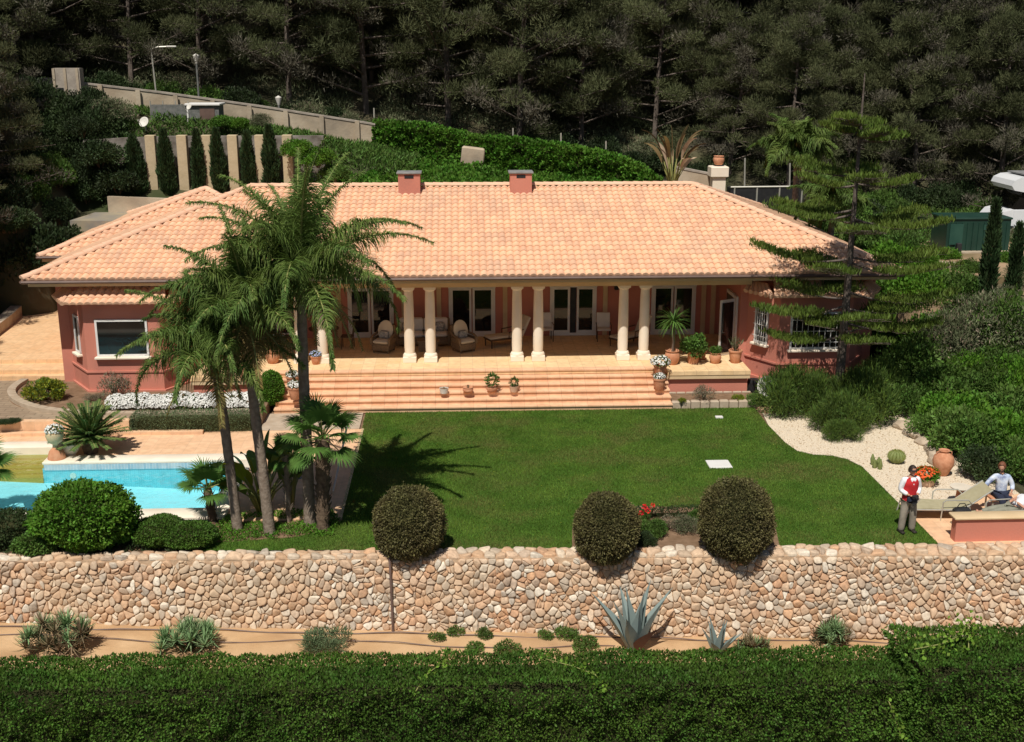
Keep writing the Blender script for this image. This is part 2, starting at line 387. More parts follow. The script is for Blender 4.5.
o = grass(LAWN, 420000, 'lawn_grass', [BED1, PLATE]); tag(o, 'short mown green grass covering the lawn below the terrace steps', 'grass', kind='stuff')
n = 260; x = RNG.uniform(-2.9, 11, n); y = RNG.uniform(26.2, 36.6, n); k = inpoly(x, y, LAWN); x = x[k]; y = y[k]; N = len(x); B = np.stack([x, y, np.full(N, .055)], 1); D = unit(RNG.normal(size=(N, 3))*np.array([1, 1, .2])); v, t_ = leafmesh(B, D, np.cross(D, np.array([0, 0, 1.0])), .035, .035)
tag(build_leaves('lawn_weeds', [(v, t_, 0)], [M['lf_yellow']]), 'tiny yellow weed flowers dotted over the lawn', 'weeds', kind='stuff')
b = MB(); b.box((7.38, 31.54, .012), (.66, .62, .05), bev=.01); tag(b.build('inspection_cover', M['white']), 'flat pale square cover plate lying in the lawn', 'cover plate')
p = at(719, 418); b = MB(); b.box((p.x, p.y, .03), (.24, .16, .06), bev=.01); tag(b.build('valve_cover', M['white']), 'tiny white valve cover near the top edge of the lawn', 'cover plate')

# patio and pool surrounds
DECK = [(-3.12, 28.0), (-3.12, 35.3), (-7.0, 35.3), (-7.0, 35.25), (-30, 35.45), (-30, 34.35), (-14.2, 34.35), (-12.0, 34.35), (-12.0, 33.0), (-6.05, 33.0), (-6.05, 28.0)]
o = sheet('pool_deck', DECK, 0.0, M['deck'], thick=.3)
b = MB(); b.box((-3.09, 31.65, .0), (.07, 7.3, .05)); o = b.build('deck_edging', M['creamtrim']); o['kind'] = 'structure'
# pool
pr = empty('swimming_pool', (-9, 30.5, 0), label='turquoise swimming pool with pale stone coping and recessed entry steps', cat='swimming pool')
def rel(o, root):   # keep world position under a moved root
    o.parent = root; o.matrix_parent_inverse = Matrix.Translation(root.location).inverted(); return o
b = MB()
XL = -26
FZ = lambda x: -.44-.065*(x+14) if x > -14 else -.44
for (xa, xb) in ((XL, -14), (-14, PX1)):
    b.quad((xa, PY0, FZ(xa)), (xb, PY0, FZ(xb)), (xb, PY1, FZ(xb)), (xa, PY1, FZ(xa)))
b.quad((PX1, PY0, -1.7), (XL, PY0, -1.7), (XL, PY0, -.12), (PX1, PY0, -.12))
b.quad((PX1, PY1, -1.7), (PX1, PY0, -1.7), (PX1, PY0, -.12), (PX1, PY1, -.12))
rel(b.build('basin', M['poolblue']), pr)
M['poolwall'] = tile_mat('pool_wall_mosaic_shaded', (.16, .48, .56), (.20, .55, .62), (.24, .6, .66), .06, .06, .008)  # darker teal puts the back wall's weaker sunlight into its colour
b = MB(); b.quad((XL, PY1, -1.7), (-14.15, PY1, -1.7), (-14.15, PY1, -.12), (XL, PY1, -.12)); b.quad((-12.05, PY1, -1.7), (PX1, PY1, -1.7), (PX1, PY1, -.12), (-12.05, PY1, -.12)); rel(b.build('back_wall', M['poolwall']), pr)
for x in (-11.2, -7.9): b = MB(); b.tube([(x, PY1-.03, -.36), (x, PY1+.02, -.36)], .09, 14); rel(b.build('pool_light', M['offwhite']), pr)
b = MB(); b.box((-8.3, 30.0, FZ(-8.3)+.05), (1.5, .05, .05), rz=-.1); b.box((-7.6, 29.9, FZ(-7.6)+.08), (.3, .16, .12)); rel(b.build('cleaner_hose', M['grey']), pr)
M['mosaic'] = tile_mat('pool_mosaic', (.45, .55, .60), (.25, .40, .50), (.6, .62, .62), .09, .09, .01)
b = MB(); b.box(((-12.0+PX1)/2, PY1-.012, -.1), (PX1+12.0, .024, .17)); rel(b.build('mosaic_band', M['mosaic']), pr)
b = MB()
b.box(((-12.05-6.02)/2, (PY1+33.0)/2, .02), (12.05-6.02, 33.0-PY1, .09), bev=.02)
b.box(((XL-6.02)/2, (28.1+PY0)/2, .02), (-6.02-XL, PY0-28.1, .09), bev=.02)
b.box(((PX1-6.02)/2, (PY0+PY1)/2, .018), (-6.02-PX1, PY1-PY0-.004, .086), bev=.02)
b.box(((XL-11.9)/2, 34.1, .02), (-11.9-XL, .55, .09), bev=.02)
b.box((-14.4, 33.1, .02), (.5, 1.44, .09), bev=.02); b.box(((XL-14.65)/2, 32.63, .02), (-14.65-XL, .36, .09), bev=.02)
rel(b.build('coping', M['coping'], smooth=True), pr)
b = MB()
for k in range(5):
    y1 = 33.82-.28*k; b.box((-13.1, y1-.14, -.185-.055*k-.5), (2.1, .28, 1.0))
rel(b.build('pool_steps', M['poolstep']), pr)
b = MB(); b.box((-13.1, 33.85, -.08), (2.1, .06, .25)); rel(b.build('step_riser', M['coping']), pr)
wm = bpy.data.materials.new('pool_water'); wm.use_nodes = True; n = wm.node_tree.nodes; l = wm.node_tree.links; n.remove(n['Principled BSDF'])
tb = n.new('ShaderNodeBsdfTransparent'); tb.inputs[0].default_value = (.72, .96, .98, 1); gl = n.new('ShaderNodeBsdfGlossy'); gl.inputs['Roughness'].default_value = .04
fr = n.new('ShaderNodeFresnel'); fr.inputs[0].default_value = 1.33; ms = n.new('ShaderNodeMixShader'); l.new(fr.outputs[0], ms.inputs[0]); l.new(tb.outputs[0], ms.inputs[1]); l.new(gl.outputs[0], ms.inputs[2]); l.new(ms.outputs[0], n['Material Output'].inputs[0])
nz = n.new('ShaderNodeTexNoise'); nz.inputs['Scale'].default_value = 3.5; tcn = n.new('ShaderNodeTexCoord'); l.new(tcn.outputs['Object'], nz.inputs['Vector']); bp = n.new('ShaderNodeBump'); bp.inputs['Strength'].default_value = .4; bp.inputs['Distance'].default_value = .1; l.new(nz.outputs['Fac'], bp.inputs['Height']); l.new(bp.outputs[0], gl.inputs['Normal']); l.new(bp.outputs[0], fr.inputs['Normal'])
b = MB(); b.add([(XL, PY0, -.17), (PX1, PY0, -.17), (PX1, PY1, -.17), (-12.05, PY1, -.17), (-12.05, 33.85, -.17), (-14.15, 33.85, -.17), (-14.15, PY1, -.17), (XL, PY1, -.17)], [tuple(range(8))])
o = b.build('water', wm); o['kind'] = 'structure'

# upper left garden level, orange riser wall, path, kerb, beds
UL = [(-30, 35.75), (-10.35, 35.5), (-10.35, 35.9), (-6.3, 35.9), (-6.3, 42), (-30, 42)]
sheet('upper_garden', UL, .36, M['soil'], thick=.5)
b = MB(); b.prism([(-30, 35.45), (-10.3, 35.25), (-10.3, 35.5), (-30, 35.72)], -.02, .40); b.prism([(-30, 35.15), (-8, 34.98), (-8, 35.2), (-30, 35.4)], -.02, .10)
tag(b.build('garden_step_wall', M['deck']), 'low orange retaining wall between pool deck and brick path', 'low wall')
PATH = smoothpoly([(-30, 35.74), (-10.2, 35.5)], 0) + smoothpoly([(-10.2, 35.98), (-12.3, 36.05), (-13.4, 36.5), (-14.5, 37.1), (-15.1, 38.3), (-15.2, 39.6)], 2) + [(-15.2, 40.2), (-30, 40.2)]
sheet('path', PATH, .366, M['path'])
kp = smoothpoly([at(a, b, .4)[:2] for a, b in ((25, 381), (16, 386), (10, 393), (17, 402), (40, 410), (80, 414), (130, 415), (190, 414), (255, 412))], 2)
b = MB(); 
for i in range(len(kp)-1):
    a = Vector((*kp[i], 0)); c = Vector((*kp[i+1], 0)); d = (c-a); m_ = (a+c)/2
    b.box((m_.x, m_.y, .42), (d.length+.015, .26, .14), rz=math.atan2(d.y, d.x))
tag(b.build('kerb_edging', M['kerb']), 'curved pale stone kerb round the left flower bed', 'kerb')
# driveway
DR = [(-15.2, 40.1), (-12.9, 40.1), (-12.9, 55), (-22.2, 60), (-20.5, 50), (-19.2, 46), (-17.4, 42.6), (-17.8, 40.1)]
DR = [(-30, 41.4), (-13.0, 41.4), (-13.0, 55), (-19.4, 55), (-18.5, 47), (-18.3, 43.5), (-30, 43.5)]
sheet('driveway', DR, .80, M['drive'], thick=1.0)
b = MB(); b.box((-21.5, 40.95, .26), (16.5, .9, .79)); b.box((-21.5, 40.45, .21), (16.5, .5, .6)); tag(b.build('driveway_steps', M['drive']), 'two wide orange steps left of the villa', 'steps')
b = MB(); b.prism([(-17.75, 43.4), (-18.15, 43.4), (-18.45, 47), (-19.45, 55), (-19.0, 55), (-18.0, 47)], .3, 1.22)
tag(b.build('driveway_kerb_wall', M['kerb']), 'low pale kerb wall along the left side of the driveway', 'low wall')

# gravel bed at right
GR = [(9.9, 36.6), (9.74, 35.1), (9.82, 33.4), (9.97, 32.62), (10.37, 32.27), (10.87, 32.17), (11.22, 31.82), (11.44, 31.2), (11.47, 28.35), (12.7, 28.6), (15.2, 28.9), (16.0, 31), (16.0, 39), (10, 39)]
sheet('gravel_bed', GR, .0, M['gravel'])
sheet('lounger_terrace', [(11.47, 25.7), (18, 25.55), (18, 28.95), (15.2, 28.9), (12.7, 28.6), (11.47, 28.35)], 0.002, M['deck'])
# loose gravel stones
nn = 9000; x = RNG.uniform(9.7, 16, nn); y = RNG.uniform(28.4, 38.5, nn); k = inpoly(x, y, GR); x = x[k]; y = y[k]; N = len(x)
B_ = np.stack([x, y, np.full(N, .004)], 1); up = np.tile([0, 0, 1.], (N, 1)); A = RNG.uniform(0, 2*PI, N); S_ = np.stack([np.cos(A), np.sin(A), np.zeros(N)], 1); sz = RNG.uniform(.012, .035, N)[:, None]; T_ = np.cross(up, S_)
pv = np.stack([B_-S_*sz, B_-T_*sz*.8, B_+up*sz*.9], 1); pv2 = np.stack([B_-T_*sz*.8, B_+S_*sz, B_+up*sz*.9], 1); tt = RNG.random(N)
o = build_leaves('gravel_stones', [(pv, tt, 0), (pv2, tt, 0)], [M['gravel']]); tag(o, 'loose pale gravel scattered over the cactus bed', 'gravel', kind='stuff')
rk = [at(a, b)[:2] for a, b in ((905, 428), (913, 433), (921, 438), (928, 444), (934, 450), (938, 457), (942, 464))]
for i, (x, y) in enumerate(rk):
    bm = bmesh.new(); bmesh.ops.create_icosphere(bm, subdivisions=2, radius=.32)
    for v in bm.verts: v.co = v.co*(1+.35*noise.noise(v.co*3+Vector((i, 0, 0)))); v.co.z *= .6; v.co.x *= 1.2
    me = bpy.data.meshes.new('edging_rock'); bm.to_mesh(me); bm.free(); me.materials.append(M['kerb'])
    o = link('edging_rock', me); o.location = (x, y, .06); o.rotation_euler = (0, 0, i); tag(o, 'rough pale rock edging the gravel bed, '+('first', 'second', 'third', 'fourth', 'fifth', 'sixth', 'seventh and last')[i]+' counting from the villa', 'rock', 'rocks edging the gravel bed')

# ================================================================== STONE WALL (real stones)
def clip(poly, px, py, nx_, ny_):
    out = []; n = len(poly)
    for i in range(n):
        a = poly[i]; b = poly[(i+1) % n]; da = (a[0]-px)*nx_+(a[1]-py)*ny_; db = (b[0]-px)*nx_+(b[1]-py)*ny_
        if da <= 0: out.append(a)
        if (da < 0 < db) or (db < 0 < da):
            t = da/(da-db); out.append((a[0]+(b[0]-a[0])*t, a[1]+(b[1]-a[1])*t))
    return out
def stone_cells(U, Vh, sx, sy, seed, jit=.8):
    rr = random.Random(seed); nu = int(U/sx); nv = max(1, int(round(Vh/sy))); P = {}
    for i in range(-1, nu+1):
        for j in range(-1, nv+1):
            P[i, j] = ((i+.5+(.5 if j % 2 else 0)+rr.uniform(-jit, jit)*.5)*U/nu, (j+.5+rr.uniform(-jit, jit)*.5)*Vh/nv)
    cells = []
    for i in range(nu):
        for j in range(nv):
            c = P[i, j]
            if rr.random() < .0: continue
            poly = [(c[0]-sx*1.6, c[1]-sy*1.6), (c[0]+sx*1.6, c[1]-sy*1.6), (c[0]+sx*1.6, c[1]+sy*1.6), (c[0]-sx*1.6, c[1]+sy*1.6)]
            for di in (-2, -1, 0, 1, 2):
                for dj in (-2, -1, 0, 1, 2):
                    q = P.get((i+di, j+dj))
                    if q is None or q == c: continue
                    mx_, my_ = (q[0]+c[0])/2, (q[1]+c[1])/2; poly = clip(poly, mx_, my_, q[0]-c[0], q[1]-c[1])
                    if len(poly) < 3: break
                if len(poly) < 3: break
            if len(poly) < 3: continue
            poly = clip(poly, 0, 0.0, 0, -1); 
            if len(poly) >= 3: poly = clip(poly, 0, Vh, 0, 1)
            if len(poly) >= 3: cells.append(poly)
    return cells
def chaikin(p, n=2):
    for _ in range(n):
        q = []
        for i in range(len(p)):
            a, b = p[i], p[(i+1) % len(p)]; q.append((a[0]*.75+b[0]*.25, a[1]*.75+b[1]*.25)); q.append((a[0]*.25+b[0]*.75, a[1]*.25+b[1]*.75))
        p = q
    return p
STONEC = [(.60, .36, .21), (.64, .45, .31), (.68, .52, .38), (.52, .40, .30), (.74, .62, .48), (.60, .36, .22), (.68, .48, .33), (.64, .42, .27), (.78, .70, .58), (.50, .43, .35), (.66, .48, .33)]
def stone_material():
    m = bpy.data.materials.new('wall_stone'); m.use_nodes = True; n = m.node_tree.nodes; l = m.node_tree.links; b = n['Principled BSDF']; b.inputs['Roughness'].default_value = .9; b.inputs['Specular IOR Level'].default_value = .12
    a = n.new('ShaderNodeAttribute'); a.attribute_name = 'stonecol'; tc = n.new('ShaderNodeTexCoord'); nz = n.new('ShaderNodeTexNoise'); nz.inputs['Scale'].default_value = 14; nz.inputs['Detail'].default_value = 7; l.new(tc.outputs['Object'], nz.inputs['Vector'])
    mr = n.new('ShaderNodeMapRange'); mr.inputs[1].default_value = .3; mr.inputs[2].default_value = .7; mr.inputs[3].default_value = .68; mr.inputs[4].default_value = 1.12; l.new(nz.outputs['Fac'], mr.inputs[0])
    hs = n.new('ShaderNodeHueSaturation'); l.new(a.outputs['Color'], hs.inputs['Color']); l.new(mr.outputs[0], hs.inputs['Value']); n2 = n.new('ShaderNodeTexNoise'); n2.inputs['Scale'].default_value = .7; n2.inputs['Detail'].default_value = 5; l.new(tc.outputs['Object'], n2.inputs['Vector']); m2 = n.new('ShaderNodeMapRange'); m2.inputs[1].default_value = .35; m2.inputs[2].default_value = .65; m2.inputs[3].default_value = .0; m2.inputs[4].default_value = .55; l.new(n2.outputs['Fac'], m2.inputs[0])
    mc = n.new('ShaderNodeMix'); mc.data_type = 'RGBA'; l.new(m2.outputs[0], mc.inputs[0]); l.new(hs.outputs[0], mc.inputs[6]); mc.inputs[7].default_value = (.60, .45, .30, 1); l.new(mc.outputs[2], b.inputs['Base Color'])
    bp = n.new('ShaderNodeBump'); bp.inputs['Strength'].default_value = .6; bp.inputs['Distance'].default_value = .02; l.new(nz.outputs['Fac'], bp.inputs['Height']); l.new(bp.outputs[0], b.inputs['Normal'])
    return m
def build_stones(cells, mapf, name, parent, seed, depth=.055):
    rr = random.Random(seed); V = []; F = []; Cc = []
    for poly in cells:
        cx = sum(p[0] for p in poly)/len(poly); cy = sum(p[1] for p in poly)/len(poly)
        A = abs(sum(poly[i][0]*poly[(i+1) % len(poly)][1]-poly[(i+1) % len(poly)][0]*poly[i][1] for i in range(len(poly))))/2
        if A < .002: continue
        ar = sum(poly[i][0]*poly[(i+1) % len(poly)][1]-poly[(i+1) % len(poly)][0]*poly[i][1] for i in range(len(poly)))
        if ar < 0: poly = poly[::-1]
        pl = chaikin(poly, 1); r = math.sqrt(A/PI); k0 = 1-.006/r; d = depth*min(1.6, r/.09)*rr.uniform(.7, 1.3)
        n = len(pl); base = len(V); tx, ty = rr.uniform(-.35, .35), rr.uniform(-.35, .35)
        for (kk, dd) in ((k0, -.03), (k0*.985, d*.35), (k0*.90, d*.82), (k0*.62, d)):
            for (px, py) in pl:
                ux, uy = (px-cx)*kk, (py-cy)*kk
                V.append(mapf(cx+ux, cy+uy, dd + (ux*tx+uy*ty if dd > 0 else 0) + (rr.uniform(-.004, .004) if dd > 0 else 0)))
        c = rr.choice(STONEC); f_ = rr.uniform(.85, 1.12); c = (c[0]*f_, c[1]*f_, c[2]*f_, 1)
        for q in range(3):
            for i in range(n): F.append((base+q*n+i, base+q*n+(i+1) % n, base+(q+1)*n+(i+1) % n, base+(q+1)*n+i)); Cc.append(c)
        F.append(tuple(base+3*n+i for i in range(n))); Cc.append(c)
    me = bpy.data.meshes.new(name); me.from_pydata(V, [], F); a = me.attributes.new('stonecol', 'FLOAT_COLOR', 'FACE'); a.data.foreach_set('color', [x for c in Cc for x in c])
    me.materials.append(M['wallstone']); me.polygons.foreach_set('use_smooth', [True]*len(F)); me.update(); return link(name, me, parent)
M['wallstone'] = stone_material()
sw = empty('stone_wall', (0, 0, 0), label='long rubble stone retaining wall of round orange and cream stones below the lawn', cat='stone wall')
WH = 2.0
UL_ = 33.0; ang = math.atan(-.031)
def mapface(u, v, d):   # u along, v up; slight batter outward at the foot
    x = -16+u; yf = YF(x); bat = (WH-v)*.16
    return (x, yf-bat-d, -WH+.02+v)
def maptop(u, v, d):
    x = -16+u; return (x, YF(x)+.0+v*(YB(x)-YF(x))/.5, .02+d*.8)
cells = stone_cells(UL_, WH-.03, .192, .150, 3, 1.0)
# merge variety: add a band of small stones by splitting random cells
more = []
rr = random.Random(11)
for p in cells:
    if rr.random() < .28:
        cx = sum(q[0] for q in p)/len(p); cy = sum(q[1] for q in p)/len(p); a = rr.uniform(0, PI); A_ = clip(p, cx, cy, math.cos(a), math.sin(a)); B2 = clip(p, cx, cy, -math.cos(a), -math.sin(a)); more += [q for q in (A_, B2) if len(q) >= 3]
    else: more.append(p)
build_stones(more, mapface, 'wall_stones', sw, 5, .036)
build_stones(stone_cells(UL_, .5, .27, .25, 8), maptop, 'coping_stones', sw, 6, .045)
b = MB()
b.add([mapface(0, 0, -.02), mapface(UL_, 0, -.02), mapface(UL_, WH-.02, -.02), mapface(0, WH-.02, -.02), (-16+UL_, YB(17)+.05, -.0), (-16, YB(-16)+.05, -.0), (-16+UL_, YB(17)+.05, -2.1), (-16, YB(-16)+.05, -2.1)], [(0, 1, 2, 3), (3, 2, 4, 5), (5, 4, 6, 7)])
b.build('mortar_core', M['mortar'], sw)
p = atY(390, 560, YF(-1.7)); b = MB(); b.tube([(p.x, YF(-1.7)-.02, .09), (p.x, YF(-1.7)-.12, .0), (p.x+.02, YF(-1.7)-.22, -.6), (p.x+.05, YF(-1.7)-.40, -1.95)], .028, 8); tag(b.build('drain_pipe', M['gutter'], smooth=True), 'thin dark pipe running down the stone wall', 'pipe')
b = MB(); pts = [(x, YF(x)-.5-.05*math.sin(x*1.3), WZ(x)+.03+.02*math.sin(x*3)) for x in np.arange(-14, 14, .5)]; b.tube(pts, .016, 5); tag(b.build('irrigation_hose', M['gutter'], smooth=True), 'dark irrigation hose along the foot of the stone wall', 'hose')
b = MB(); pts = [(x, YF(x)-.98-.13*math.sin(x*.9+1), WZ(x)+.03+.02*math.sin(x*3)) for x in np.arange(-14, 4, .5)]; b.tube(pts, .013, 5); tag(b.build('irrigation_hose', M['gutter'], smooth=True), 'second thin hose lying on the dirt nearer the front hedge', 'hose')
# ================================================================== VILLA
EZ = 4.20; EY = 38.6; RY = 45.4; RZ = 6.43
EXL, EXR = -14.33, 15.0; RXL, RXR = -7.9, 9.05
villa = empty('villa', (.45, 43, 0), label='single storey terracotta coloured villa with orange tiled hip roof and columned porch', cat='house')
def V_(o): return rel(o, villa)
TW = .235; TL = .345
def tiled(name, origin, udir, vdir, W, Lg, cl, parent, seed=1, step=True):
    """barrel tiled slope; cl: list of (u0,v0,nu,nv) keep side (u-u0)*nu+(v-v0)*nv<=0"""
    rr = random.Random(seed); O = Vector(origin); U = Vector(udir).normalized(); Vv = Vector(vdir).normalized(); Nn = U.cross(Vv).normalized()
    if Nn.z < 0: Nn = -Nn
    bm = bmesh.new(); lay = bm.faces.layers.float.new('tint'); nc = int(math.ceil(W/TW)); nr = int(math.ceil(Lg/TL)); SEG = 6
    prof = []
    for s_ in range(SEG+1):
        t = s_/SEG; prof.append((t, .075*math.sin(PI*t)**.8 if 0 < t < 1 else 0))
    for r in range(nr):
        v0 = r*TL; v1 = min(v0+TL+.03, Lg)
        if v1 <= v0: continue
        for c in range(nc):
            # quick reject
            um = (c+.5)*TW; vm = (v0+v1)/2
            if any((um-a)*nu_+(vm-b_)*nv_ > .6*math.hypot(nu_, nv_) for a, b_, nu_, nv_ in cl): continue
            jt = rr.uniform(-.004, .004); tn = rr.random(); lo = []; hi = []; dr = []
            for t, h in prof:
                u = (c+t)*TW
                p0 = O+U*u+Vv*(v0+jt)+Nn*(h+.028); p1 = O+U*u+Vv*v1+Nn*(h*.92+.004)
                lo.append(bm.verts.new(p0)); hi.append(bm.verts.new(p1)); dr.append(bm.verts.new(O+U*u+Vv*(v0+jt)+Nn*(h*.25-.01)))
            for s_ in range(SEG):
                f = bm.faces.new((lo[s_], lo[s_+1], hi[s_+1], hi[s_])); f[lay] = tn; f.smooth = True
                f = bm.faces.new((dr[s_], dr[s_+1], lo[s_+1], lo[s_])); f[lay] = tn*.5
    for a, b_, nu_, nv_ in cl:
        bmesh.ops.bisect_plane(bm, geom=bm.verts[:]+bm.edges[:]+bm.faces[:], plane_co=O+U*a+Vv*b_, plane_no=(U*nu_+Vv*nv_), clear_outer=True)
    me = bpy.data.meshes.new(name); bm.to_mesh(me); bm.free(); me.materials.append(M['roof']); o = link(name, me); return V_(o) if parent is villa else o
def ridge_caps(a, b, r=.13, name='ridge_tiles', parent=villa):
    a = Vector(a); b = Vector(b); d = (b-a); n = int(d.length/.38); t = d.normalized(); s_ = t.cross(Vector((0, 0, 1))).normalized(); u = s_.cross(t); mb = MB()
    for i in range(n):
        p0 = a+d*(i/n); p1 = a+d*((i+1.12)/n if i < n-1 else 1); vs = []
        for p, rr_, hh in ((p0, r*1.04, .014), (p1, r*.97, .0)):
            for k in range(9):
                an = PI*k/8-.0; vs.append(p+s_*math.cos(an)*rr_+u*(math.sin(an)*rr_*.85+hh-.01))
        fs = [(k, k+1, 10+k-0, 9+k) for k in range(8)]
        mb.add(vs, fs+[tuple(range(9))])
    o = mb.build(name, M['ridge'], smooth=True, angle=rad(50)); return V_(o) if parent is villa else o
roofroot = MB()
# under-roof solid
def hip_solid(x0, x1, y0, y1, ez, rx0, rx1, ry, rz, mat, name='roof_deck'):
    mb = MB(); e = -.03
    vs = [(x0, y0, ez+e), (x1, y0, ez+e), (x1, y1, ez+e), (x0, y1, ez+e), (rx0, ry, rz+e), (rx1, ry, rz+e)]
    mb.add(vs, [(0, 1, 5, 4), (1, 2, 5), (2, 3, 4, 5), (3, 0, 4), (3, 2, 1, 0)]); return V_(mb.build(name, mat))
BY = 52.6
roof = hip_solid(EXL+.02, EXR-.02, EY+.02, BY, EZ, RXL, RXR, RY, RZ, M['roof'], 'roof')
Ls = math.hypot(RY-EY, RZ-EZ)
dxl = RXL-EXL; dxr = EXR-RXR; Wm = EXR-EXL
def sub(o, par):   # make o a sub-part of par keeping world place
    o.parent = par; return o
o = tiled('front_slope', (EXL, EY, EZ), (1, 0, 0), (0, RY-EY, RZ-EZ), Wm, Ls, [(0, 0, -Ls, dxl), (Wm, 0, Ls, dxr)], None, 1)
ROOFP = [o]
Wr = BY-EY; Lr = math.hypot(dxr, RZ-EZ)
ROOFP.append(tiled('side_slope', (EXR, EY, EZ), (0, 1, 0), (-dxr, 0, RZ-EZ), Wr, Lr, [(0, 0, -Lr, RY-EY), (Wr, 0, Lr, BY-RY)], None, 2))
Ll = math.hypot(dxl, RZ-EZ)
ROOFP.append(tiled('side_slope', (EXL, EY, EZ), (0, 1, 0), (dxl, 0, RZ-EZ), Wr, Ll, [(0, 0, -Ll, RY-EY), (Wr, 0, Ll, BY-RY)], None, 3))
ROOFP.append(ridge_caps((RXL, RY, RZ+.06), (RXR, RY, RZ+.06), parent=None))
ROOFP.append(ridge_caps((EXL, EY, EZ+.06), (RXL, RY, RZ+.06), parent=None))
ROOFP.append(ridge_caps((EXR, EY, EZ+.06), (RXR, RY, RZ+.06), parent=None))
ROOFP.append(ridge_caps((EXR, BY, EZ+.06), (RXR, RY, RZ+.06), parent=None))
# rear left wing pyramid
wx0, wx1, wy0, wy1 = -15.5, -5.1, 43.6, 54.0; wcx, wcy, wz = -10.3, 48.8, 5.98
mb = MB(); mb.add([(wx0+.02, wy0+.02, 4.08), (wx1, wy0+.02, 4.08), (wx1, wy1, 4.08), (wx0+.02, wy1, 4.08), (wcx, wcy, wz-.03)], [(0, 1, 4), (1, 2, 4), (2, 3, 4), (3, 0, 4), (3, 2, 1, 0)])
roof2 = V_(mb.build('wing_roof', M['roof']))
Lw = math.hypot(5.2, wz-4.1)
R2 = [tiled('front_slope', (wx0, wy0, 4.1), (1, 0, 0), (0, 5.2, wz-4.1), 10.4, Lw, [(0, 0, -Lw, 5.2), (10.4, 0, Lw, 5.2)], None, 5),
      tiled('side_slope', (wx0, wy0, 4.1), (0, 1, 0), (5.2, 0, wz-4.1), 10.4, Lw, [(0, 0, -Lw, 5.2), (10.4, 0, Lw, 5.2)], None, 6),
      ridge_caps((wx0, wy0, 4.16), (wcx, wcy, wz+.06), parent=None), ridge_caps((wx0, wy1, 4.16), (wcx, wcy, wz+.06), parent=None), ridge_caps((wx1, wy0, 4.16), (wcx, wcy, wz+.06), parent=None)]
for q in ROOFP: sub(q, roof)
for q in R2: sub(q, roof2)
# soffit, fascia, gutter
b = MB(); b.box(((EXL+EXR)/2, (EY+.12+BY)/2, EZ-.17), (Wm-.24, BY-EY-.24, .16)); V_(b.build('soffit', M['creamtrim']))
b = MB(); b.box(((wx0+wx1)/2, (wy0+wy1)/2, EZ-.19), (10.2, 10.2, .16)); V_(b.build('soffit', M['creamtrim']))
b = MB(); b.tube([(EXL, EY-.02, EZ-.06), (EXR, EY-.02, EZ-.06)], .075, 8, sq=.8); b.tube([(EXL-.02, EY, EZ-.06), (EXL-.02, BY, EZ-.06)], .07, 8, sq=.8); b.tube([(EXR+.02, EY, EZ-.06), (EXR+.02, BY, EZ-.06)], .07, 8, sq=.8); b.tube([(wx0-.02, wy0, EZ-.09), (wx0-.02, wy1, EZ-.09)], .07, 8, sq=.8); b.tube([(wx0-.02, wy0-.02, EZ-.09), (-13, wy0-.02, EZ-.09)], .07, 8, sq=.8)
V_(b.build('gutter', M['gutter'], smooth=True))
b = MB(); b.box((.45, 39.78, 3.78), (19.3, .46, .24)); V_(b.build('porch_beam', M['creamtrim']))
# walls
LWX0, LWX1, RWX0, RWX1, FY, PY = -13.75, -9.0, 9.85, 14.6, 40.0, 43.4
b = MB(); b.prism([(LWX0, FY), (LWX1, FY), (LWX1, PY), (RWX0, PY), (RWX0, FY), (RWX1, FY), (RWX1, 52), (LWX0, 52)], -.1, EZ-.24); V_(b.build('wall', M['redwall']))
b = MB(); b.box((-12.0, 48.9, 1.9), (6.2, 9.6, 4.0)); V_(b.build('wing_wall', M['redwall']))
def window(name, c, w_, h_, parent, rz=0.0, frame=.07, bars=0, mull=0, sill=True, depth=.05, fm='white', gm='glass'):
    """window facing -Y local; c = centre on wall plane; as part with sub-parts"""
    R = Matrix.Rotation(rz, 3, 'Z'); c = Vector(c)
    def T(x, y, z): return c+R@Vector((x, y, z))
    b = MB()
    b.box(T(0, -depth/2, h_/2-frame/2), (w_, depth, frame), rz); b.box(T(0, -depth/2, -h_/2+frame/2), (w_, depth, frame), rz)
    b.box(T(-w_/2+frame/2, -depth/2, 0), (frame, depth-.004, h_-.01), rz); b.box(T(w_/2-frame/2, -depth/2, 0), (frame, depth-.004, h_-.01), rz)
    for k in range(mull): b.box(T(-w_/2+w_*(k+1)/(mull+1), -depth/2, 0), (frame*1.3, depth-.01, h_-.02), rz)
    fr_ = V_(b.build(name, M[fm]))
    b = MB(); b.box(T(0, -.01, 0), (w_-frame, .02, h_-frame), rz); g_ = sub(b.build('pane', M[gm]), fr_)
    if bars:
        b = MB()
        for k in range(bars): b.tube([T(-w_/2+w_*(k+1)/(bars+1), -depth-.06, -h_/2), T(-w_/2+w_*(k+1)/(bars+1), -depth-.06, h_/2)], .012, 5)
        for q in (-.3, 0, .3): b.tube([T(-w_/2, -depth-.06, q*h_), T(w_/2, -depth-.06, q*h_)], .01, 5)
        sub(b.build('bars', M['white']), fr_)
    if sill:
        b = MB(); b.box(T(0, -.07, -h_/2-.045), (w_+.14, .18, .08), rz, bev=.015); sub(b.build('sill', M['cream']), fr_)
    return fr_
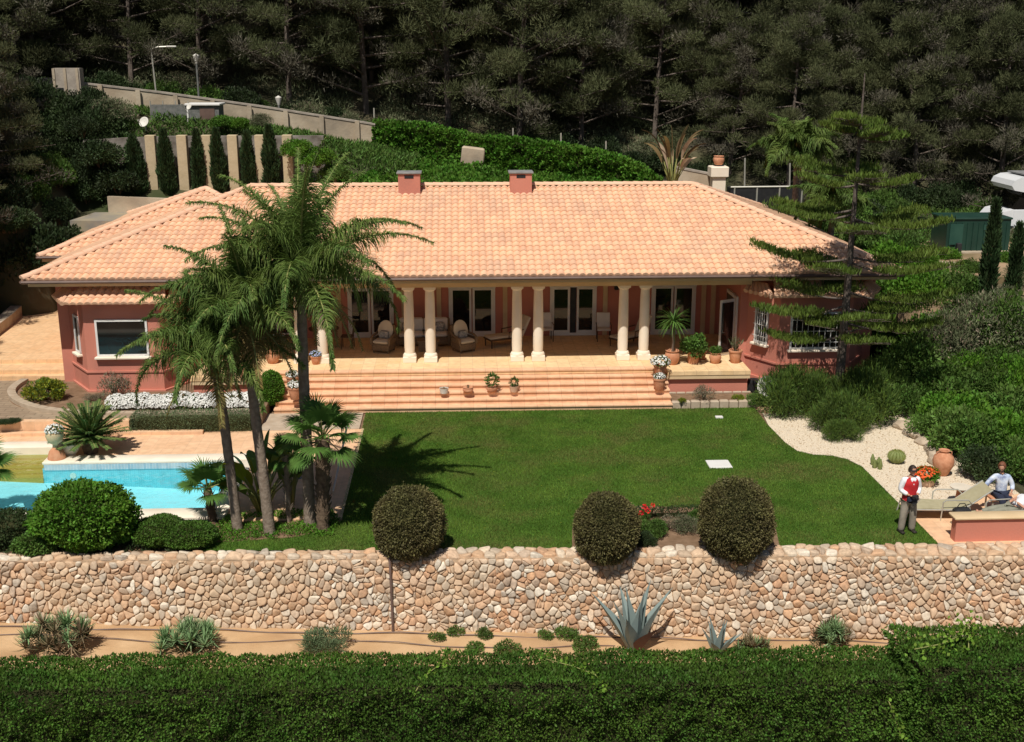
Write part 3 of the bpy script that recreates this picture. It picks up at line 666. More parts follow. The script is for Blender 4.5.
def bay(sgn):
    mx = lambda x: .45+sgn*(x-.45)
    pts = [(mx(-13.4), 40.02), (mx(-12.5), 38.68), (mx(-10.0), 38.68), (mx(-9.2), 40.02)]
    b = MB(); b.prism(pts, -.1, 3.42); o = V_(b.build('bay_window_wall', M['redwall']))
    # moulding line
    b = MB(); b.prism([(mx(-13.45), 40.0), (mx(-12.53), 38.64), (mx(-9.97), 38.64), (mx(-9.15), 40.0)], 1.02, 1.08); sub(b.build('moulding', M['redwall']), o)
    b = MB(); b.prism([(mx(-13.47), 40.0), (mx(-12.55), 38.61), (mx(-9.95), 38.61), (mx(-9.13), 40.0)], -.1, .42); sub(b.build('plinth', M['redwall']), o)
    # small tiled roof
    x0, x1 = sorted((mx(-13.0), mx(-9.65))); z0 = 3.44; z1 = 3.80; Lb = math.hypot(1.15, z1-z0)
    t = tiled('bay_roof', (x0, 38.28, z0), (1, 0, 0), (0, 1.15, z1-z0), x1-x0, Lb, [(0, 0, -Lb, .25), (x1-x0, 0, Lb, .25)], None, 9)
    sub(t, o)
    for (xa, xb) in ((x0, x0-.75), (x1, x1+.75)):
        mb = MB(); 
        for k in range(6):
            t0 = k/6; t1 = (k+.82)/6; mb.tube([(xa+(xb-xa)*(t0+t1)/2, 38.32+1.3*(t0+t1)/2, z0+.02), (xa+(xb-xa)*(t0+t1)/2*.6+(.25 if xb < xa else -.25)*0, 39.2+.7*(t0+t1)/2, z0+.26)], .085, 8)
        sub(mb.build('bay_roof_side', M['roof'], smooth=True), o)
    return pts
bay(1); bay(-1)
window('window', (-11.27, 38.68, 2.22), 1.72, 1.26, villa, mull=0)
aL = math.atan2(1.02, -.8)
dirv = Vector((-12.5+13.4, 38.68-40.02, 0)).normalized()
window('window', (-12.93, 39.31, 2.22), .5, 1.3, villa, rz=math.atan2(dirv.y, dirv.x))
window('window', (12.17, 38.68, 2.22), 1.78, 1.3, villa, bars=8)
dr_ = Vector((10.9-10.1, 38.68-40.02, 0)).normalized()
window('window', (10.48, 39.38, 2.3), .62, 1.35, villa, rz=math.atan2(dr_.y, dr_.x), bars=5)
# porch: terrace slab, steps
b = MB(); b.prism([(-6.1, 38.45), (7.0, 38.45), (7.0, 38.02), (9.83, 38.02), (9.83, 43.38), (-8.98, 43.38), (-8.98, 38.02), (-6.1, 38.02)], .86, 1.0); V_(b.build('terrace', M['terrace']))
b = MB(); b.box((8.4, 40.6, .42), (2.72, 4.9, .87)); V_(b.build('terrace_wall', M['redwall']))
b = MB(); b.box((-7.55, 40.6, .42), (2.72, 4.9, .87)); V_(b.build('terrace_wall', M['redwall']))
b = MB(); b.box((8.4, 38.11, .79), (2.84, .14, .13)); V_(b.build('terrace_cornice', M['creamtrim']))
b = MB(); b.box((-7.55, 38.11, .79), (2.84, .14, .13)); V_(b.build('terrace_cornice', M['creamtrim']))
for k in range(6):
    z1 = 1.0-.1667*k; y0 = 38.45-.29*k
    b = MB(); hh = .1667
    if k == 0: b.box((.45, 38.78, .70), (13.05, .62, .31))
    else: b.box((.45, y0+.36, z1-hh/2), (13.1, .70, hh-.002))
    b.box((.45, y0-.012+.15, z1-.02+(.003 if k == 0 else 0)), (13.12, .34, .04))
    V_(b.build('step', M['steps']))
# columns
for cx in (-5.53, -4.77, -1.76, -1.03, 1.98, 2.72, 5.69, 6.43):
    b = MB(); b.lathe([(.165, 1.30), (.178, 1.5), (.178, 2.3), (.165, 3.2), (.152, 3.50)], (cx, 39.78, 0), 24); col = V_(b.build('column', M['cream'], smooth=True))
    b = MB(); b.box((cx, 39.78, 1.10), (.46, .46, .2), bev=.012); b.lathe([(.23, 1.2), (.235, 1.24), (.20, 1.30), (.17, 1.31)], (cx, 39.78, 0), 24); sub(b.build('base', M['cream'], smooth=True), col)
    b = MB(); b.lathe([(.155, 3.50), (.19, 3.54), (.20, 3.58)], (cx, 39.78, 0), 24); b.box((cx, 39.78, 3.62), (.42, .42, .08)); sub(b.build('capital', M['cream'], smooth=True), col)
# doors on the porch wall
for (x0, x1, gap) in ((-7.55, -6.05, 0), (-4.15, -2.53, 0), (-.37, 1.29, 0), (3.45, 5.12, .22), (7.3, 8.9, 0)):
    cx = (x0+x1)/2; W_ = x1-x0; H_ = 1.92; zc = 1.02+H_/2
    b = MB(); f = .09
    b.box((cx, PY-.04, zc+H_/2), (W_+.12, .08, .14)); b.box((cx, PY-.04, 1.06), (W_+.1, .078, .1))
    for xx in (x0, x1): b.box((xx, PY-.038, zc), (f, .076, H_-.02))
    d = V_(b.build('glass_door', M['white']))
    for s_ in (-1, 1):
        pw = (W_-gap)/2-.05; pc = cx+s_*(pw/2+.02+gap/2)
        b = MB()
        for q in (-1, 1): b.box((pc+q*(pw/2-.04), PY-.07, zc), (.08, .05, H_-.14))
        b.box((pc, PY-.07, zc+H_/2-.1), (pw, .048, .09)); b.box((pc, PY-.07, 1.16), (pw, .048, .12)); sub(b.build('sash', M['white']), d)
        b = MB(); b.box((pc, PY-.06, zc), (pw-.1, .02, H_-.2)); sub(b.build('pane', M['glass']), d)
    if gap: b = MB(); b.box((cx, PY-.02, zc), (gap, .03, H_)); sub(b.build('opening', M['dark']), d)  # dark panel painted in place of the unlit doorway gap
for px in (-5.5+.2, -4.53, -2.1, -.78, 1.71, 2.95, 5.5, 9.25, 9.62):
    b = MB(); b.box((px, PY-.03, 2.4), (.17, .06, 2.8)); V_(b.build('pilaster', M['creamtrim']))
# side door of the right wing opening on to the terrace, and open glass leaf
b = MB(); b.box((RWX0-.04, 41.1, 2.05), (.08, 1.5, 2.05)); sdoor = V_(b.build('side_door', M['white']))
b = MB(); b.box((RWX0-.09, 41.1, 2.05), (.03, 1.25, 1.8)); sub(b.build('pane', M['glass']), sdoor)
b = MB(); b.box((RWX0-.42, 40.15, 2.02), (.66, .05, 2.0), rz=.5); sub(b.build('open_leaf', M['white']), sdoor)
b = MB(); b.box((RWX0-.42, 40.11, 2.02), (.5, .05, 1.8), rz=.5); sub(b.build('leaf_pane', M['glass']), sdoor)
# wall lamps on porch
for px, pz in ((5.9, 2.95), (-5.0, 2.9)):
    b = MB(); b.box((px, PY-.15, pz), (.16, .18, .34), top=.7, bev=.02); b.box((px, PY-.04, pz-.02), (.06, .1, .1)); V_(b.build('wall_lamp', M['dark']))
# chimneys
for cx in (-1.85, 2.37):
    b = MB(); b.box((cx, 45.0, 6.45), (.82, .66, 1.05)); ch = V_(b.build('chimney', M['redwall']))
    b = MB(); b.box((cx, 45.0, 7.02), (.94, .78, .07), bev=.015); sub(b.build('cap', M['grey']), ch)
    b = MB(); b.box((cx, 44.69, 6.88), (.34, .06, .12)); sub(b.build('flue_shade_block', M['dark']), ch)  # dark block stands in for the shade inside the flue
# planter bed left of steps / right of steps
sheet('planter_soil', [(7.02, 37.25), (9.9, 37.25), (9.9, 38.05), (7.02, 38.05)], .22, M['soil'], thick=.3)
b = MB()
for k in range(9): b.box((7.15+.32*k, 37.12, .10), (.30, .2, .26+.02*(k % 3)), bev=.03)
for k in range(9): b.box((7.15+.32*k, 38.0, .25), (.30, .06, .08), bev=.02)
tag(b.build('planter_kerb', M['kerb']), 'row of pale kerb stones before the planter right of the steps', 'kerb')
sheet('stepping_slab', [at(a, b_, .05)[:2] for a, b_ in ((738, 394), (755, 394), (788, 410), (765, 412))], .05, M['deck'], thick=.1)
sheet('bed_paving', [(-6.3, 35.25), (-3.2, 35.3), (-3.2, 37.0), (-6.3, 37.0)], .02, M['kerb'], thick=.1)

# ================================================================== FURNITURE ON THE PORCH
def cushbox(b, c, d, **k): b.box(c, d, bev=min(d)*.35, **k)
def armchair(loc, rz, label, group=None):
    t = empty('wicker_armchair', loc, rz, label, 'armchair', group)
    b = MB(); b.box((0, 0, .2), (.66, .66, .28), top=1.08, bev=.04)
    for sx in (-1, 1):
        for sy in (-1, 1): b.tube([(sx*.27, sy*.27, 0), (sx*.29, sy*.29, .12)], .03, 6)
    b.build('seat_frame', M['wicker'], t, True)
    b = MB(); b.box((0, .30, .62), (.62, .10, .66), rx=-.22, bev=.05); b.build('back_frame', M['wicker'], t, True)
    for s in (-1, 1):
        b = MB(); b.tube([(s*.34, -.32, .30), (s*.36, -.33, .52), (s*.37, -.1, .58), (s*.36, .2, .60), (s*.32, .34, .7)], .045, 8); b.box((s*.34, 0, .42), (.05, .56, .2), bev=.02); b.build('armrest', M['wicker'], t, True)
    b = MB(); cushbox(b, (0, -.04, .40), (.58, .6, .15)); b.build('seat_cushion', M['cushion'], t, True)
    b = MB(); b.lathe([(0, -.07), (.2, -.06), (.29, -.02), (.29, .03), (.2, .07), (0, .08)], (0, 0, 0), 16)
    o = b.build('back_cushion', M['cushion'], t, True); o.location = (0, .20, .74); o.rotation_euler = (PI/2-.25, 0, 0); o.scale = (1, 1.25, 1)
    b = MB(); cushbox(b, (0, .06, .60), (.34, .14, .30), rx=-.3); b.build('pillow', M['pillow'], t, True)
    return t
armchair((-2.75, 41.25, 1), -.35, 'cushioned wicker armchair left of the sofa, before the second glass door')
armchair((.12, 41.2, 1), .55, 'cushioned wicker armchair right of the sofa, before the middle glass door')
t = empty('wicker_sofa', (-1.35, 42.2, 1), 0, 'pale cushioned wicker sofa against the porch wall', 'sofa')
b = MB(); b.box((0, 0, .2), (1.9, .75, .3), bev=.05); b.build('seat_frame', M['wicker'], t, True)
b = MB(); b.box((0, .36, .62), (1.95, .1, .62), rx=-.15, bev=.05); b.build('back_frame', M['wicker'], t, True)
for s in (-1, 1): b = MB(); b.tube([(s*.95, -.36, .05), (s*.97, -.36, .56), (s*.97, .36, .62)], .055, 8); b.build('armrest', M['wicker'], t, True)
for s in (-1, 1): b = MB(); cushbox(b, (s*.45, -.04, .42), (.88, .66, .16)); b.build('seat_cushion', M['cushionw'], t, True); b = MB(); cushbox(b, (s*.45, .24, .72), (.88, .16, .5), rx=-.2); b.build('back_cushion', M['cushionw'], t, True)
for s in (-1, 1): b = MB(); cushbox(b, (s*.6, .08, .66), (.36, .14, .34), rx=-.35); b.build('pillow', M['pillow'], t, True)
t = empty('coffee_table', (-1.15, 41.3, 1), 0, 'low wicker coffee table before the porch sofa', 'table')
b = MB(); b.box((0, 0, .38), (.8, .5, .05), bev=.01); b.build('tabletop', M['wicker'], t)
b = MB(); b.box((0, 0, .18), (.7, .42, .34), bev=.02); b.build('base', M['wicker'], t)
def porch_chair(loc, rz, label):
    t = empty('porch_chair', loc, rz, label, 'chair')
    for sx in (-1, 1):
        for sy in (-1, 1): b = MB(); b.tube([(sx*.24, sy*.22, 0), (sx*.24, sy*.22, .42)], .018, 6); b.build('leg', M['wood'], t)
        b = MB(); b.tube([(sx*.26, -.22, .42), (sx*.27, -.2, .62), (sx*.27, .2, .64)], .018, 6); b.build('armrest', M['wood'], t)
    b = MB(); cushbox(b, (0, 0, .45), (.5, .48, .07)); b.build('seat', M['cushionw'], t, True)
    b = MB(); cushbox(b, (0, .26, .74), (.5, .06, .56), rx=-.18); b.build('backrest', M['cushionw'], t, True)
porch_chair((3.2, 42.6, 1), .1, 'white upholstered chair left of the open sliding door')
porch_chair((5.35, 42.5, 1), -.05, 'white upholstered chair right of the open sliding door')
def lounger(loc, rz, label, fm='wood', cm='cushion', name='porch_lounger'):
    t = empty(name, loc, rz, label, 'lounger')
    b = MB(); b.box((0, -.2, .30), (.62, 1.3, .05), bev=.01)
    b.build('frame', M[fm], t)
    for sx in (-1, 1):
        for y in (-.78, .4): b = MB(); b.tube([(sx*.27, y, 0), (sx*.27, y, .3)], .025, 6); b.build('leg', M[fm], t)
    b = MB(); cushbox(b, (0, -.2, .37), (.58, 1.28, .09)); b.build('seat_cushion', M[cm], t, True)
    b = MB(); cushbox(b, (0, .62, .68), (.58, .09, .78), rx=-.45); b.build('backrest', M[cm], t, True)
    for sx in (-1, 1): b = MB(); b.tube([(sx*.31, -.1, .3), (sx*.32, -.1, .55), (sx*.32, .5, .6)], .02, 6); b.build('armrest', M[fm], t)
lounger((1.75, 42.0, 1), -1.15, 'cushioned porch lounger behind the third pair of columns')
lounger((6.3, 41.9, 1), -.95, 'cushioned porch lounger behind the fourth pair of columns')
t = empty('dining_table', (-4.95, 41.9, 1), 0, 'dark round dining table in the shade at the left end of the porch', 'table')
b = MB(); b.lathe([(0, .70), (.55, .70), (.56, .73), (0, .74)], n=24); b.build('tabletop', M['wood'], t); b = MB(); b.lathe([(.3, 0), (.08, .06), (.06, .68), (.2, .70)], n=12); b.build('pedestal', M['wood'], t)
def wchair(loc, rz, label):
    t = empty('dining_chair', loc, rz, label, 'chair')
    for sx in (-1, 1):
        b = MB(); b.tube([(sx*.2, -.2, 0), (sx*.2, -.2, .45)], .02, 6); b.build('leg', M['wood'], t)
        b = MB(); b.tube([(sx*.2, .22, 0), (sx*.2, .2, .45), (sx*.19, .27, .95)], .02, 6); b.build('leg', M['wood'], t)
    b = MB(); b.box((0, 0, .45), (.44, .44, .04), bev=.01); b.build('seat', M['wood'], t); b = MB(); b.box((0, .25, .78), (.4, .03, .3), rx=-.12, bev=.01); b.build('backrest', M['wood'], t)
wchair((-4.1, 41.8, 1), -1.6, 'dark wooden dining chair at the right side of the round porch table')
wchair((-5.0, 42.6, 1), 0, 'dark wooden dining chair behind the round porch table')
wchair((-6.2, 41.8, 1), 1.3, 'dark wooden dining chair left of the round porch table, near the palm trunks')

# ================================================================== PLANT BUILDERS
def foliage_pts(n, spread=1.0, up=.2):
    d = unit(rand_unit(n)*spread+np.array([0, 0, up])); return d
def cloud(n, c, r, L, W, up=.3, shell=.55, tintbase=None, out=.8, droop=0.0):
    """leaves filling an ellipsoid, denser near its surface"""
    u = rand_unit(n); rr_ = (shell+(1-shell)*RNG.random(n))[:, None]
    r = np.asarray(r, float)*np.ones(3); B = np.asarray(c, float)+u*rr_*r
    D = unit(u*out+rand_unit(n)*.75+np.array([0, 0, up-droop])); S = side_of(D)
    t = RNG.random(n)*.55+.22+(tintbase if tintbase is not None else RNG.uniform(-.2, .2))
    return leafmesh(B, D, S, L*RNG.uniform(.6, 1.25, n), W*RNG.uniform(.7, 1.2, n), np.clip(t, 0, 1), fold=.15)
def blossoms(n, c, r, size, zmin=-.3):
    u = rand_unit(n*2); u = u[u[:, 2] > zmin][:n]; n = len(u); B = np.asarray(c, float)+u*np.asarray(r, float)*RNG.uniform(.9, 1.03, n)[:, None]
    nrm = unit(u+rand_unit(n)*.45+np.array([0, -.2, .4])); D = unit(np.cross(nrm, rand_unit(n))); S = np.cross(nrm, D)
    return leafmesh(B-D*size*.5, D, S, size*RNG.uniform(.7, 1.2, n), size)
def cat_(lst):
    return (np.concatenate([a for a, _ in lst]), np.concatenate([b for _, b in lst]))
def shrub_data(n, clumps, L, W, flat=.8, seedless=0, gap=.0, up=.3, crad=(.26, .42), base=.12):
    out = []
    per = n//clumps
    for k in range(clumps):
        u = rand_unit(1)[0]; u[2] = abs(u[2])*.9+.02; q = RNG.uniform(.55, .78)
        c = u*q*np.array([1, 1, flat])+np.array([0, 0, base+.12]); r = RNG.uniform(*crad)
        out.append(cloud(per, c, (r, r, r*.8), L, W, up=up, tintbase=RNG.uniform(-.22, .22)))
    return cat_(out)
def shrub_mesh(name, leafm, n=5000, clumps=26, L=.08, W=.04, flat=.8, up=.3, leaf2=None, frac2=.15, stems=5, crad=(.26, .42)):
    v, t = shrub_data(n, clumps, L, W, flat, up=up, crad=crad)
    parts = []
    if leaf2:
        k = RNG.random(len(v)) < frac2; parts = [(v[~k], t[~k], 0), (v[k], t[k], 2)]
    else: parts = [(v, t, 0)]
    mb = MB(); mb.cur = 1
    for i in range(stems):
        a = RNG.uniform(0, 2*PI); rr_ = RNG.uniform(.2, .55); mb.tube([(0.05*math.cos(a), .05*math.sin(a), -.05), (rr_*.5*math.cos(a), rr_*.5*math.sin(a), .35), (rr_*math.cos(a), rr_*math.sin(a), .75*flat)], [.035, .025, .01], 5)
    mats = [M[leafm], M['stem']]+([M[leaf2]] if leaf2 else [])
    return build_leaves(name, parts, mats, extra=mb)
PROTO = {}
def shrub(kind, loc, s, label, name='shrub', cat='shrub', group=None, rz=None, sz=None):
    if kind not in PROTO:
        P_ = dict(
            dark=lambda: shrub_mesh('shrub', 'lf_dark', 6500, 30, .10, .05),
            mid=lambda: shrub_mesh('shrub', 'lf_mid', 6500, 30, .10, .05),
            bright=lambda: shrub_mesh('shrub', 'lf_bright', 6500, 28, .10, .06),
            ivyc=lambda: shrub_mesh('shrub', 'lf_ivy', 6500, 34, .09, .08, leaf2='lf_mid', frac2=.3),
            olive=lambda: shrub_mesh('shrub', 'lf_olive', 6500, 26, .10, .025, leaf2='twig', frac2=.12),
            yellow=lambda: shrub_mesh('shrub', 'lf_yellow', 4200, 30, .11, .06, leaf2='lf_mid', frac2=.3, crad=(.2, .3)),
            feather=lambda: shrub_mesh('shrub', 'lf_araucdark', 9000, 34, .16, .02, leaf2='lf_arauc', frac2=.35, up=.6),
            small=lambda: shrub_mesh('shrub', 'lf_mid', 900, 12, .2, .1, stems=3),
            lav=lambda: shrub_mesh('shrub', 'lf_lav', 2600, 16, .2, .035, up=.9, stems=3),
            dry=lambda: shrub_mesh('shrub', 'lf_olive', 1800, 18, .12, .03, leaf2='twig', frac2=.55, stems=14),
        )
        o = P_[kind](); PROTO[kind] = o.data; o.name = name
    else: o = link(name, PROTO[kind])
    o.location = loc; o.rotation_euler = (0, 0, RNG.uniform(0, 6.28) if rz is None else rz); o.scale = (s, s, sz or s)
    return tag(o, label, cat, group)

# pots -------------------------------------------------------------
def pot_mesh(b, r, h, style=0, c=(0, 0, 0)):
    if style == 0: prof = [(r*.66, 0), (r*.7, h*.02), (r*.95, h*.55), (r, h*.84), (r*1.1, h*.85), (r*1.12, h*.97), (r*1.02, h), (r*.92, h*.98), (r*.88, h*.88), (0, h*.86)]
    elif style == 1: prof = [(r*.62, 0), (r*.8, h*.12), (r*1.05, h*.5), (r*.98, h*.78), (r*.82, h*.88), (r*.98, h*.97), (r*.95, h), (r*.8, h*.96), (0, h*.88)]
    elif style == 2: prof = [(r*.85, 0), (r*.95, h*.3), (r, h*.93), (r*1.03, h), (r*.92, h*.99), (r*.9, h*.85), (0, h*.84)]
    b.lathe(prof, c, 20)
def potted(loc, r, h, plant, label, style=0, mat='terra', scale=1.0, group=None, pname='potted_plant', cat='potted plant'):
    t = empty(pname, loc, RNG.uniform(0, 6), label, cat, group)
    b = MB(); pot_mesh(b, r, h, style); b.build('pot', M[mat], t, True)
    b = MB(); b.lathe([(r*.9, h*.87), (0, h*.9)], n=14); b.build('potting_soil', M['soil'], t)
    z = h*.9; Rr = scale
    if plant in ('white', 'blue'):
        L = [cloud(420, (0, 0, z+Rr*.35), (Rr*.85, Rr*.85, Rr*.5), Rr*.28, Rr*.1, tintbase=0)]
        v, tt = cat_(L); build_leaves('leaves', [(v, tt, 0)], [M['lf_mid']], t)
        L = [blossoms(130, (0, 0, z+Rr*.4), (Rr*.95, Rr*.95, Rr*.6), Rr*.22)]
        v, tt = cat_(L); build_leaves('flowers', [(v, tt, 0)], [M['fl_white' if plant == 'white' else 'fl_blue']], t)
    elif plant == 'orange':
        v, tt = cloud(900, (0, 0, z+Rr*.28), (Rr*.85, Rr*.85, Rr*.42), Rr*.24, Rr*.1); build_leaves('leaves', [(v, tt, 0)], [M['lf_bright']], t)
        u = rand_unit(420); u[:, 2] = abs(u[:, 2])*.6; k = (u[:, 0] > -.1) | (u[:, 2] > .35); u = unit(u[k]); B = u*np.array([Rr, Rr, Rr*.55])+np.array([0, 0, z+Rr*.25]); D = unit(u+rand_unit(len(u))*.5)
        v, tt = blossoms(330, (0, 0, z+Rr*.25), (Rr, Rr, Rr*.55), Rr*.17, 0.0); k = (v[:, 0, 0] > -.12) | (v[:, 0, 2] > z+Rr*.55); v = v[k]; tt = tt[k]; build_leaves('flowers', [(v, tt, 0)], [M['fl_orange']], t)
    elif plant == 'bush':
        L = [cloud(300, (Rr*.5*math.cos(a), Rr*.5*math.sin(a), z+Rr*(.5+.35*math.sin(a*2.3))), Rr*.5, Rr*.26, Rr*.13) for a in np.arange(0, 6.2, .9)]
        v, tt = cat_(L); build_leaves('leaves', [(v, tt, 0)], [M['lf_mid']], t)
        b = MB(); b.tube([(0, 0, z-.05), (0, 0, z+Rr*.5)], .03, 6); b.build('stem', M['stem'], t)
    elif plant == 'sparse':
        n = 60; B = np.tile([0, 0, z], (n, 1))+rand_unit(n)*.04; D = unit(rand_unit(n)*.55+np.array([0, 0, 1])); v, tt = leafmesh(B+D*RNG.uniform(0, Rr*.7, n)[:, None], D, side_of(D), Rr*.45, Rr*.07); build_leaves('leaves', [(v, tt, 0)], [M['lf_olive']], t)
        b = MB()
        for k in range(7): a = k*.9; b.tube([(0, 0, z-.02), (Rr*.25*math.cos(a), Rr*.25*math.sin(a), z+Rr)], .008, 4)
        b.build('stem', M['stem'], t)
    elif plant == 'tuft':
        n = 140; B = rand_unit(n)*np.array([r*.5, r*.5, .01])+np.array([0, 0, z]); D = unit(rand_unit(n)*.45+np.array([0, 0, 1])); v, tt = leafmesh(B, D, side_of(D), Rr*RNG.uniform(.6, 1.2, n), Rr*.13); build_leaves('leaves', [(v, tt, 0)], [M['lf_mid']], t)
    elif plant == 'dracaena':
        b = MB(); H_ = 1.05; b.tube([(0, 0, z-.05), (.05, .02, z+.35), (-.03, 0, z+.7), (.02, 0, z+H_)], [.05, .04, .035, .035], 8); b.build('trunk', M['trunk'], t, True)
        n = 120; D = unit(rand_unit(n)+np.array([0, 0, .25])); B = np.tile([.02, 0, z+H_], (n, 1)); parts = []
        S = unit(np.cross(D, np.array([0, 0, 1.0])+.001)); seg = 4; P = B.copy(); Dk = D.copy(); vs = []
        for k in range(seg):
            Lk = .72/seg; Pn = P+Dk*Lk; w0 = .055*(1-k/seg*.8); w1 = .055*(1-(k+1)/seg*.85)
            vs.append(np.stack([P-S*w0/2, P+S*w0/2, Pn+S*w1/2, Pn-S*w1/2], 1)); P = Pn; Dk = unit(Dk+np.array([0, 0, -.28]))
        v = np.concatenate(vs); tt = np.tile(RNG.random(n), seg); build_leaves('leaves', [(v, tt, 0)], [M['lf_fan']], t)
    elif plant == 'shrubsmall':
        v, tt = cat_([cloud(220, (0, 0, z+Rr*.5), (Rr*.5, Rr*.5, Rr*.6), Rr*.3, Rr*.12)]); build_leaves('leaves', [(v, tt, 0)], [M['lf_mid']], t)
    return t

def P1(x, y, z=1.0): return at(x, y, z)
potted(P1(273, 363), .23, .42, 'sparse', 'squat round clay pot standing on the terrace edge left of the steps', 1, scale=.06)
potted(P1(316, 364), .17, .3, 'blue', 'clay pot of pale blue flowers beside the second column', 0, scale=.22)
potted(at(293, 386, .83), .2, .34, 'white', 'clay pot of white flowers on the upper left end of the steps', 0, scale=.24)
potted(at(295, 399, .5), .2, .42, 'white', 'tall clay pot of white flowers on the lower left end of the steps', 0, scale=.26)
potted(at(245, 380, 1.0), .2, .5, 'sparse', 'clay pot half hidden behind the middle palm trunk', 0, scale=.2)
potted(at(660, 377, .83), .21, .44, 'white', 'fluted clay pot overflowing with white flowers at the right top of the steps', 0, scale=.36)
potted(at(659, 390, .5), .20, .42, 'white', 'clay pot with few white flowers, lowest at the right end of the steps', 0, scale=.23)
potted(at(672, 364, 1.0), .25, .50, 'dracaena', 'tall spiky dragon tree in a large clay pot on the terrace corner', 1)
potted(at(693, 363, 1.0), .20, .42, 'bush', 'round leafy green bush in a clay pot right of the dragon tree', 2, scale=.46)
potted(at(702, 359.5, 1.0), .13, .3, 'sparse', 'small clay pot just behind the leafy potted bush', 0, scale=.12)
potted(at(715, 363, 1.0), .20, .38, 'bush', 'low green plant in a bright clay pot, third along the terrace edge', 1, scale=.2)
potted(at(735, 362.5, 1.0), .22, .46, 'sparse', 'sparse stalky plant in a banded clay pot at the right end of the terrace', 0, scale=.5)
potted(at(444, 393, .5), .15, .17, 'sparse', 'small grey bowl pot, leftmost on the steps', 2, 'offwhite', scale=.05, cat='plant pot')
potted(at(468, 393, .5), .17, .2, 'sparse', 'low brown clay pot with a few shoots, second on the steps', 1, scale=.1)
potted(at(492, 392, .5), .18, .22, 'shrubsmall', 'clay pot with an upright green shrub in the middle of the steps', 1, scale=.4)
potted(at(514, 391.5, .5), .15, .2, 'shrubsmall', 'pale banded pot with a small green plant, rightmost on the steps', 2, 'terralight', scale=.27)
# flower urn by the pool
t = empty('flower_urn', at(57, 458, .07), 0, 'pale stone urn of white flowers on an orange base by the pool steps', 'flower urn')
b = MB(); b.lathe([(.26, 0), (.25, .06), (.2, .22), (.12, .3), (.09, .34)], n=20); b.build('base', M['terra'], t, True)
b = MB(); b.lathe([(.09, .34), (.08, .42), (.2, .52), (.26, .68), (.25, .78), (.21, .80), (0, .76)], n=20); b.build('bowl', M['creamtrim'], t, True)
v, tt = cloud(260, (0, 0, .86), (.24, .24, .13), .08, .04); build_leaves('leaves', [(v, tt, 0)], [M['lf_mid']], t)
v, tt = blossoms(120, (0, 0, .86), (.27, .27, .17), .07); build_leaves('flowers', [(v, tt, 0)], [M['fl_white']], t)
b = MB(); bm_ = [(0.0, 0), (.2, .02), (.32, .2), (.3, .38), (.12, .5), (0, .52)]; b.lathe(bm_, n=14)
o = b.build('garden_boulder', M['coping'], smooth=True); o.location = at(69, 455, .02); o.scale = (1, .7, .9); tag(o, 'rounded pale boulder between the flower urn and the sago palm', 'boulder')

# palms -------------------------------------------------------------
def frond(az, el0, length, droop, root, hub, mat='lf_palm', nl=64, ll=.5, lw=.028, name='frond', plum=.5, pet=.14, hang=0.0):
    """one feather leaf; rachis bends down along its length"""
    ts = np.linspace(0, 1, 22); p = np.array(hub, float); pts = [p.copy()]; dirs = []; el = el0
    h = np.array([math.cos(az), math.sin(az), 0])
    for i in range(21):
        e = el0 - droop*(ts[i]**1.35); d = h*math.cos(e)+np.array([0, 0, math.sin(e)]); p = p+d*length/21; pts.append(p.copy()); dirs.append(d)
    pts = np.array(pts); dirs.append(dirs[-1]); dirs = np.array(dirs)
    side = np.cross(h, [0, 0, 1.0])
    mb = MB(); mb.cur = 1; mb.tube([tuple(q) for q in pts[::3]]+[tuple(pts[-1])], list(np.linspace(.035, .006, len(pts[::3])+1)), 5)
    vs = []; tl = []
    for s in (-1, 1):
        u = np.linspace(pet, .995, nl); ix = u*21; i0 = np.clip(ix.astype(int), 0, 20); f = (ix-i0)[:, None]
        B = pts[i0]*(1-f)+pts[i0+1]*f; T = dirs[i0]; Nn = unit(np.cross(np.tile(side, (nl, 1)), T)); Nn *= np.sign(Nn[:, 2:3]+1e-6)
        k = RNG.uniform(-plum, plum, nl)[:, None]
        D = unit(side*s*1.0+T*RNG.uniform(.35, .75+hang*2, nl)[:, None]+Nn*(k+.15)); L = ll*np.sin(np.clip(u*1.15+.12, 0, 1)*PI*.86+.35)*RNG.uniform(.8, 1.15, nl); L = np.maximum(L, .12)
        S = unit(np.cross(D, Nn)+rand_unit(nl)*.3); seg = 3; P = B; Dk = D
        tb = np.clip(RNG.random(nl)*.6+.2, 0, 1)
        for q in range(seg):
            w0 = lw*(1, .9, .6)[q]; w1 = lw*(.9, .6, .08)[q]; Pn = P+Dk*(L/seg)[:, None]
            vs.append(np.stack([P-S*w0/2, P+S*w0/2, Pn+S*w1/2, Pn-S*w1/2], 1)); tl.append(tb); P = Pn; Dk = unit(Dk+np.array([0, 0, -.42-.2*q-hang])+(rand_unit(nl)*.25 if hang else 0))
    o = build_leaves(name, [(np.concatenate(vs), np.concatenate(tl), 0)], [M[mat], M['petiole']], root, extra=mb)
    return o
def ringtrunk(path, radii, mat, root, name='trunk', n=12, ring=.0):
    P = [Vector(p) for p in path]; pts = []; rs = []
    for i in range(len(P)-1):
        for k in range(10):
            t = k/10; a = P[max(i-1, 0)]; b_ = P[i]; c_ = P[i+1]; d_ = P[min(i+2, len(P)-1)]
            q = .5*((2*b_)+(c_-a)*t+(2*a-5*b_+4*c_-d_)*t*t+(-a+3*b_-3*c_+d_)*t*t*t); pts.append(q); rs.append((radii[i]*(1-t)+radii[i+1]*t)*(1+(ring if k % 2 else -ring)))
    pts.append(P[-1]); rs.append(radii[-1]); b = MB(); b.tube(pts, rs, n); return b.build(name, M[mat], root, True, angle=rad(80))
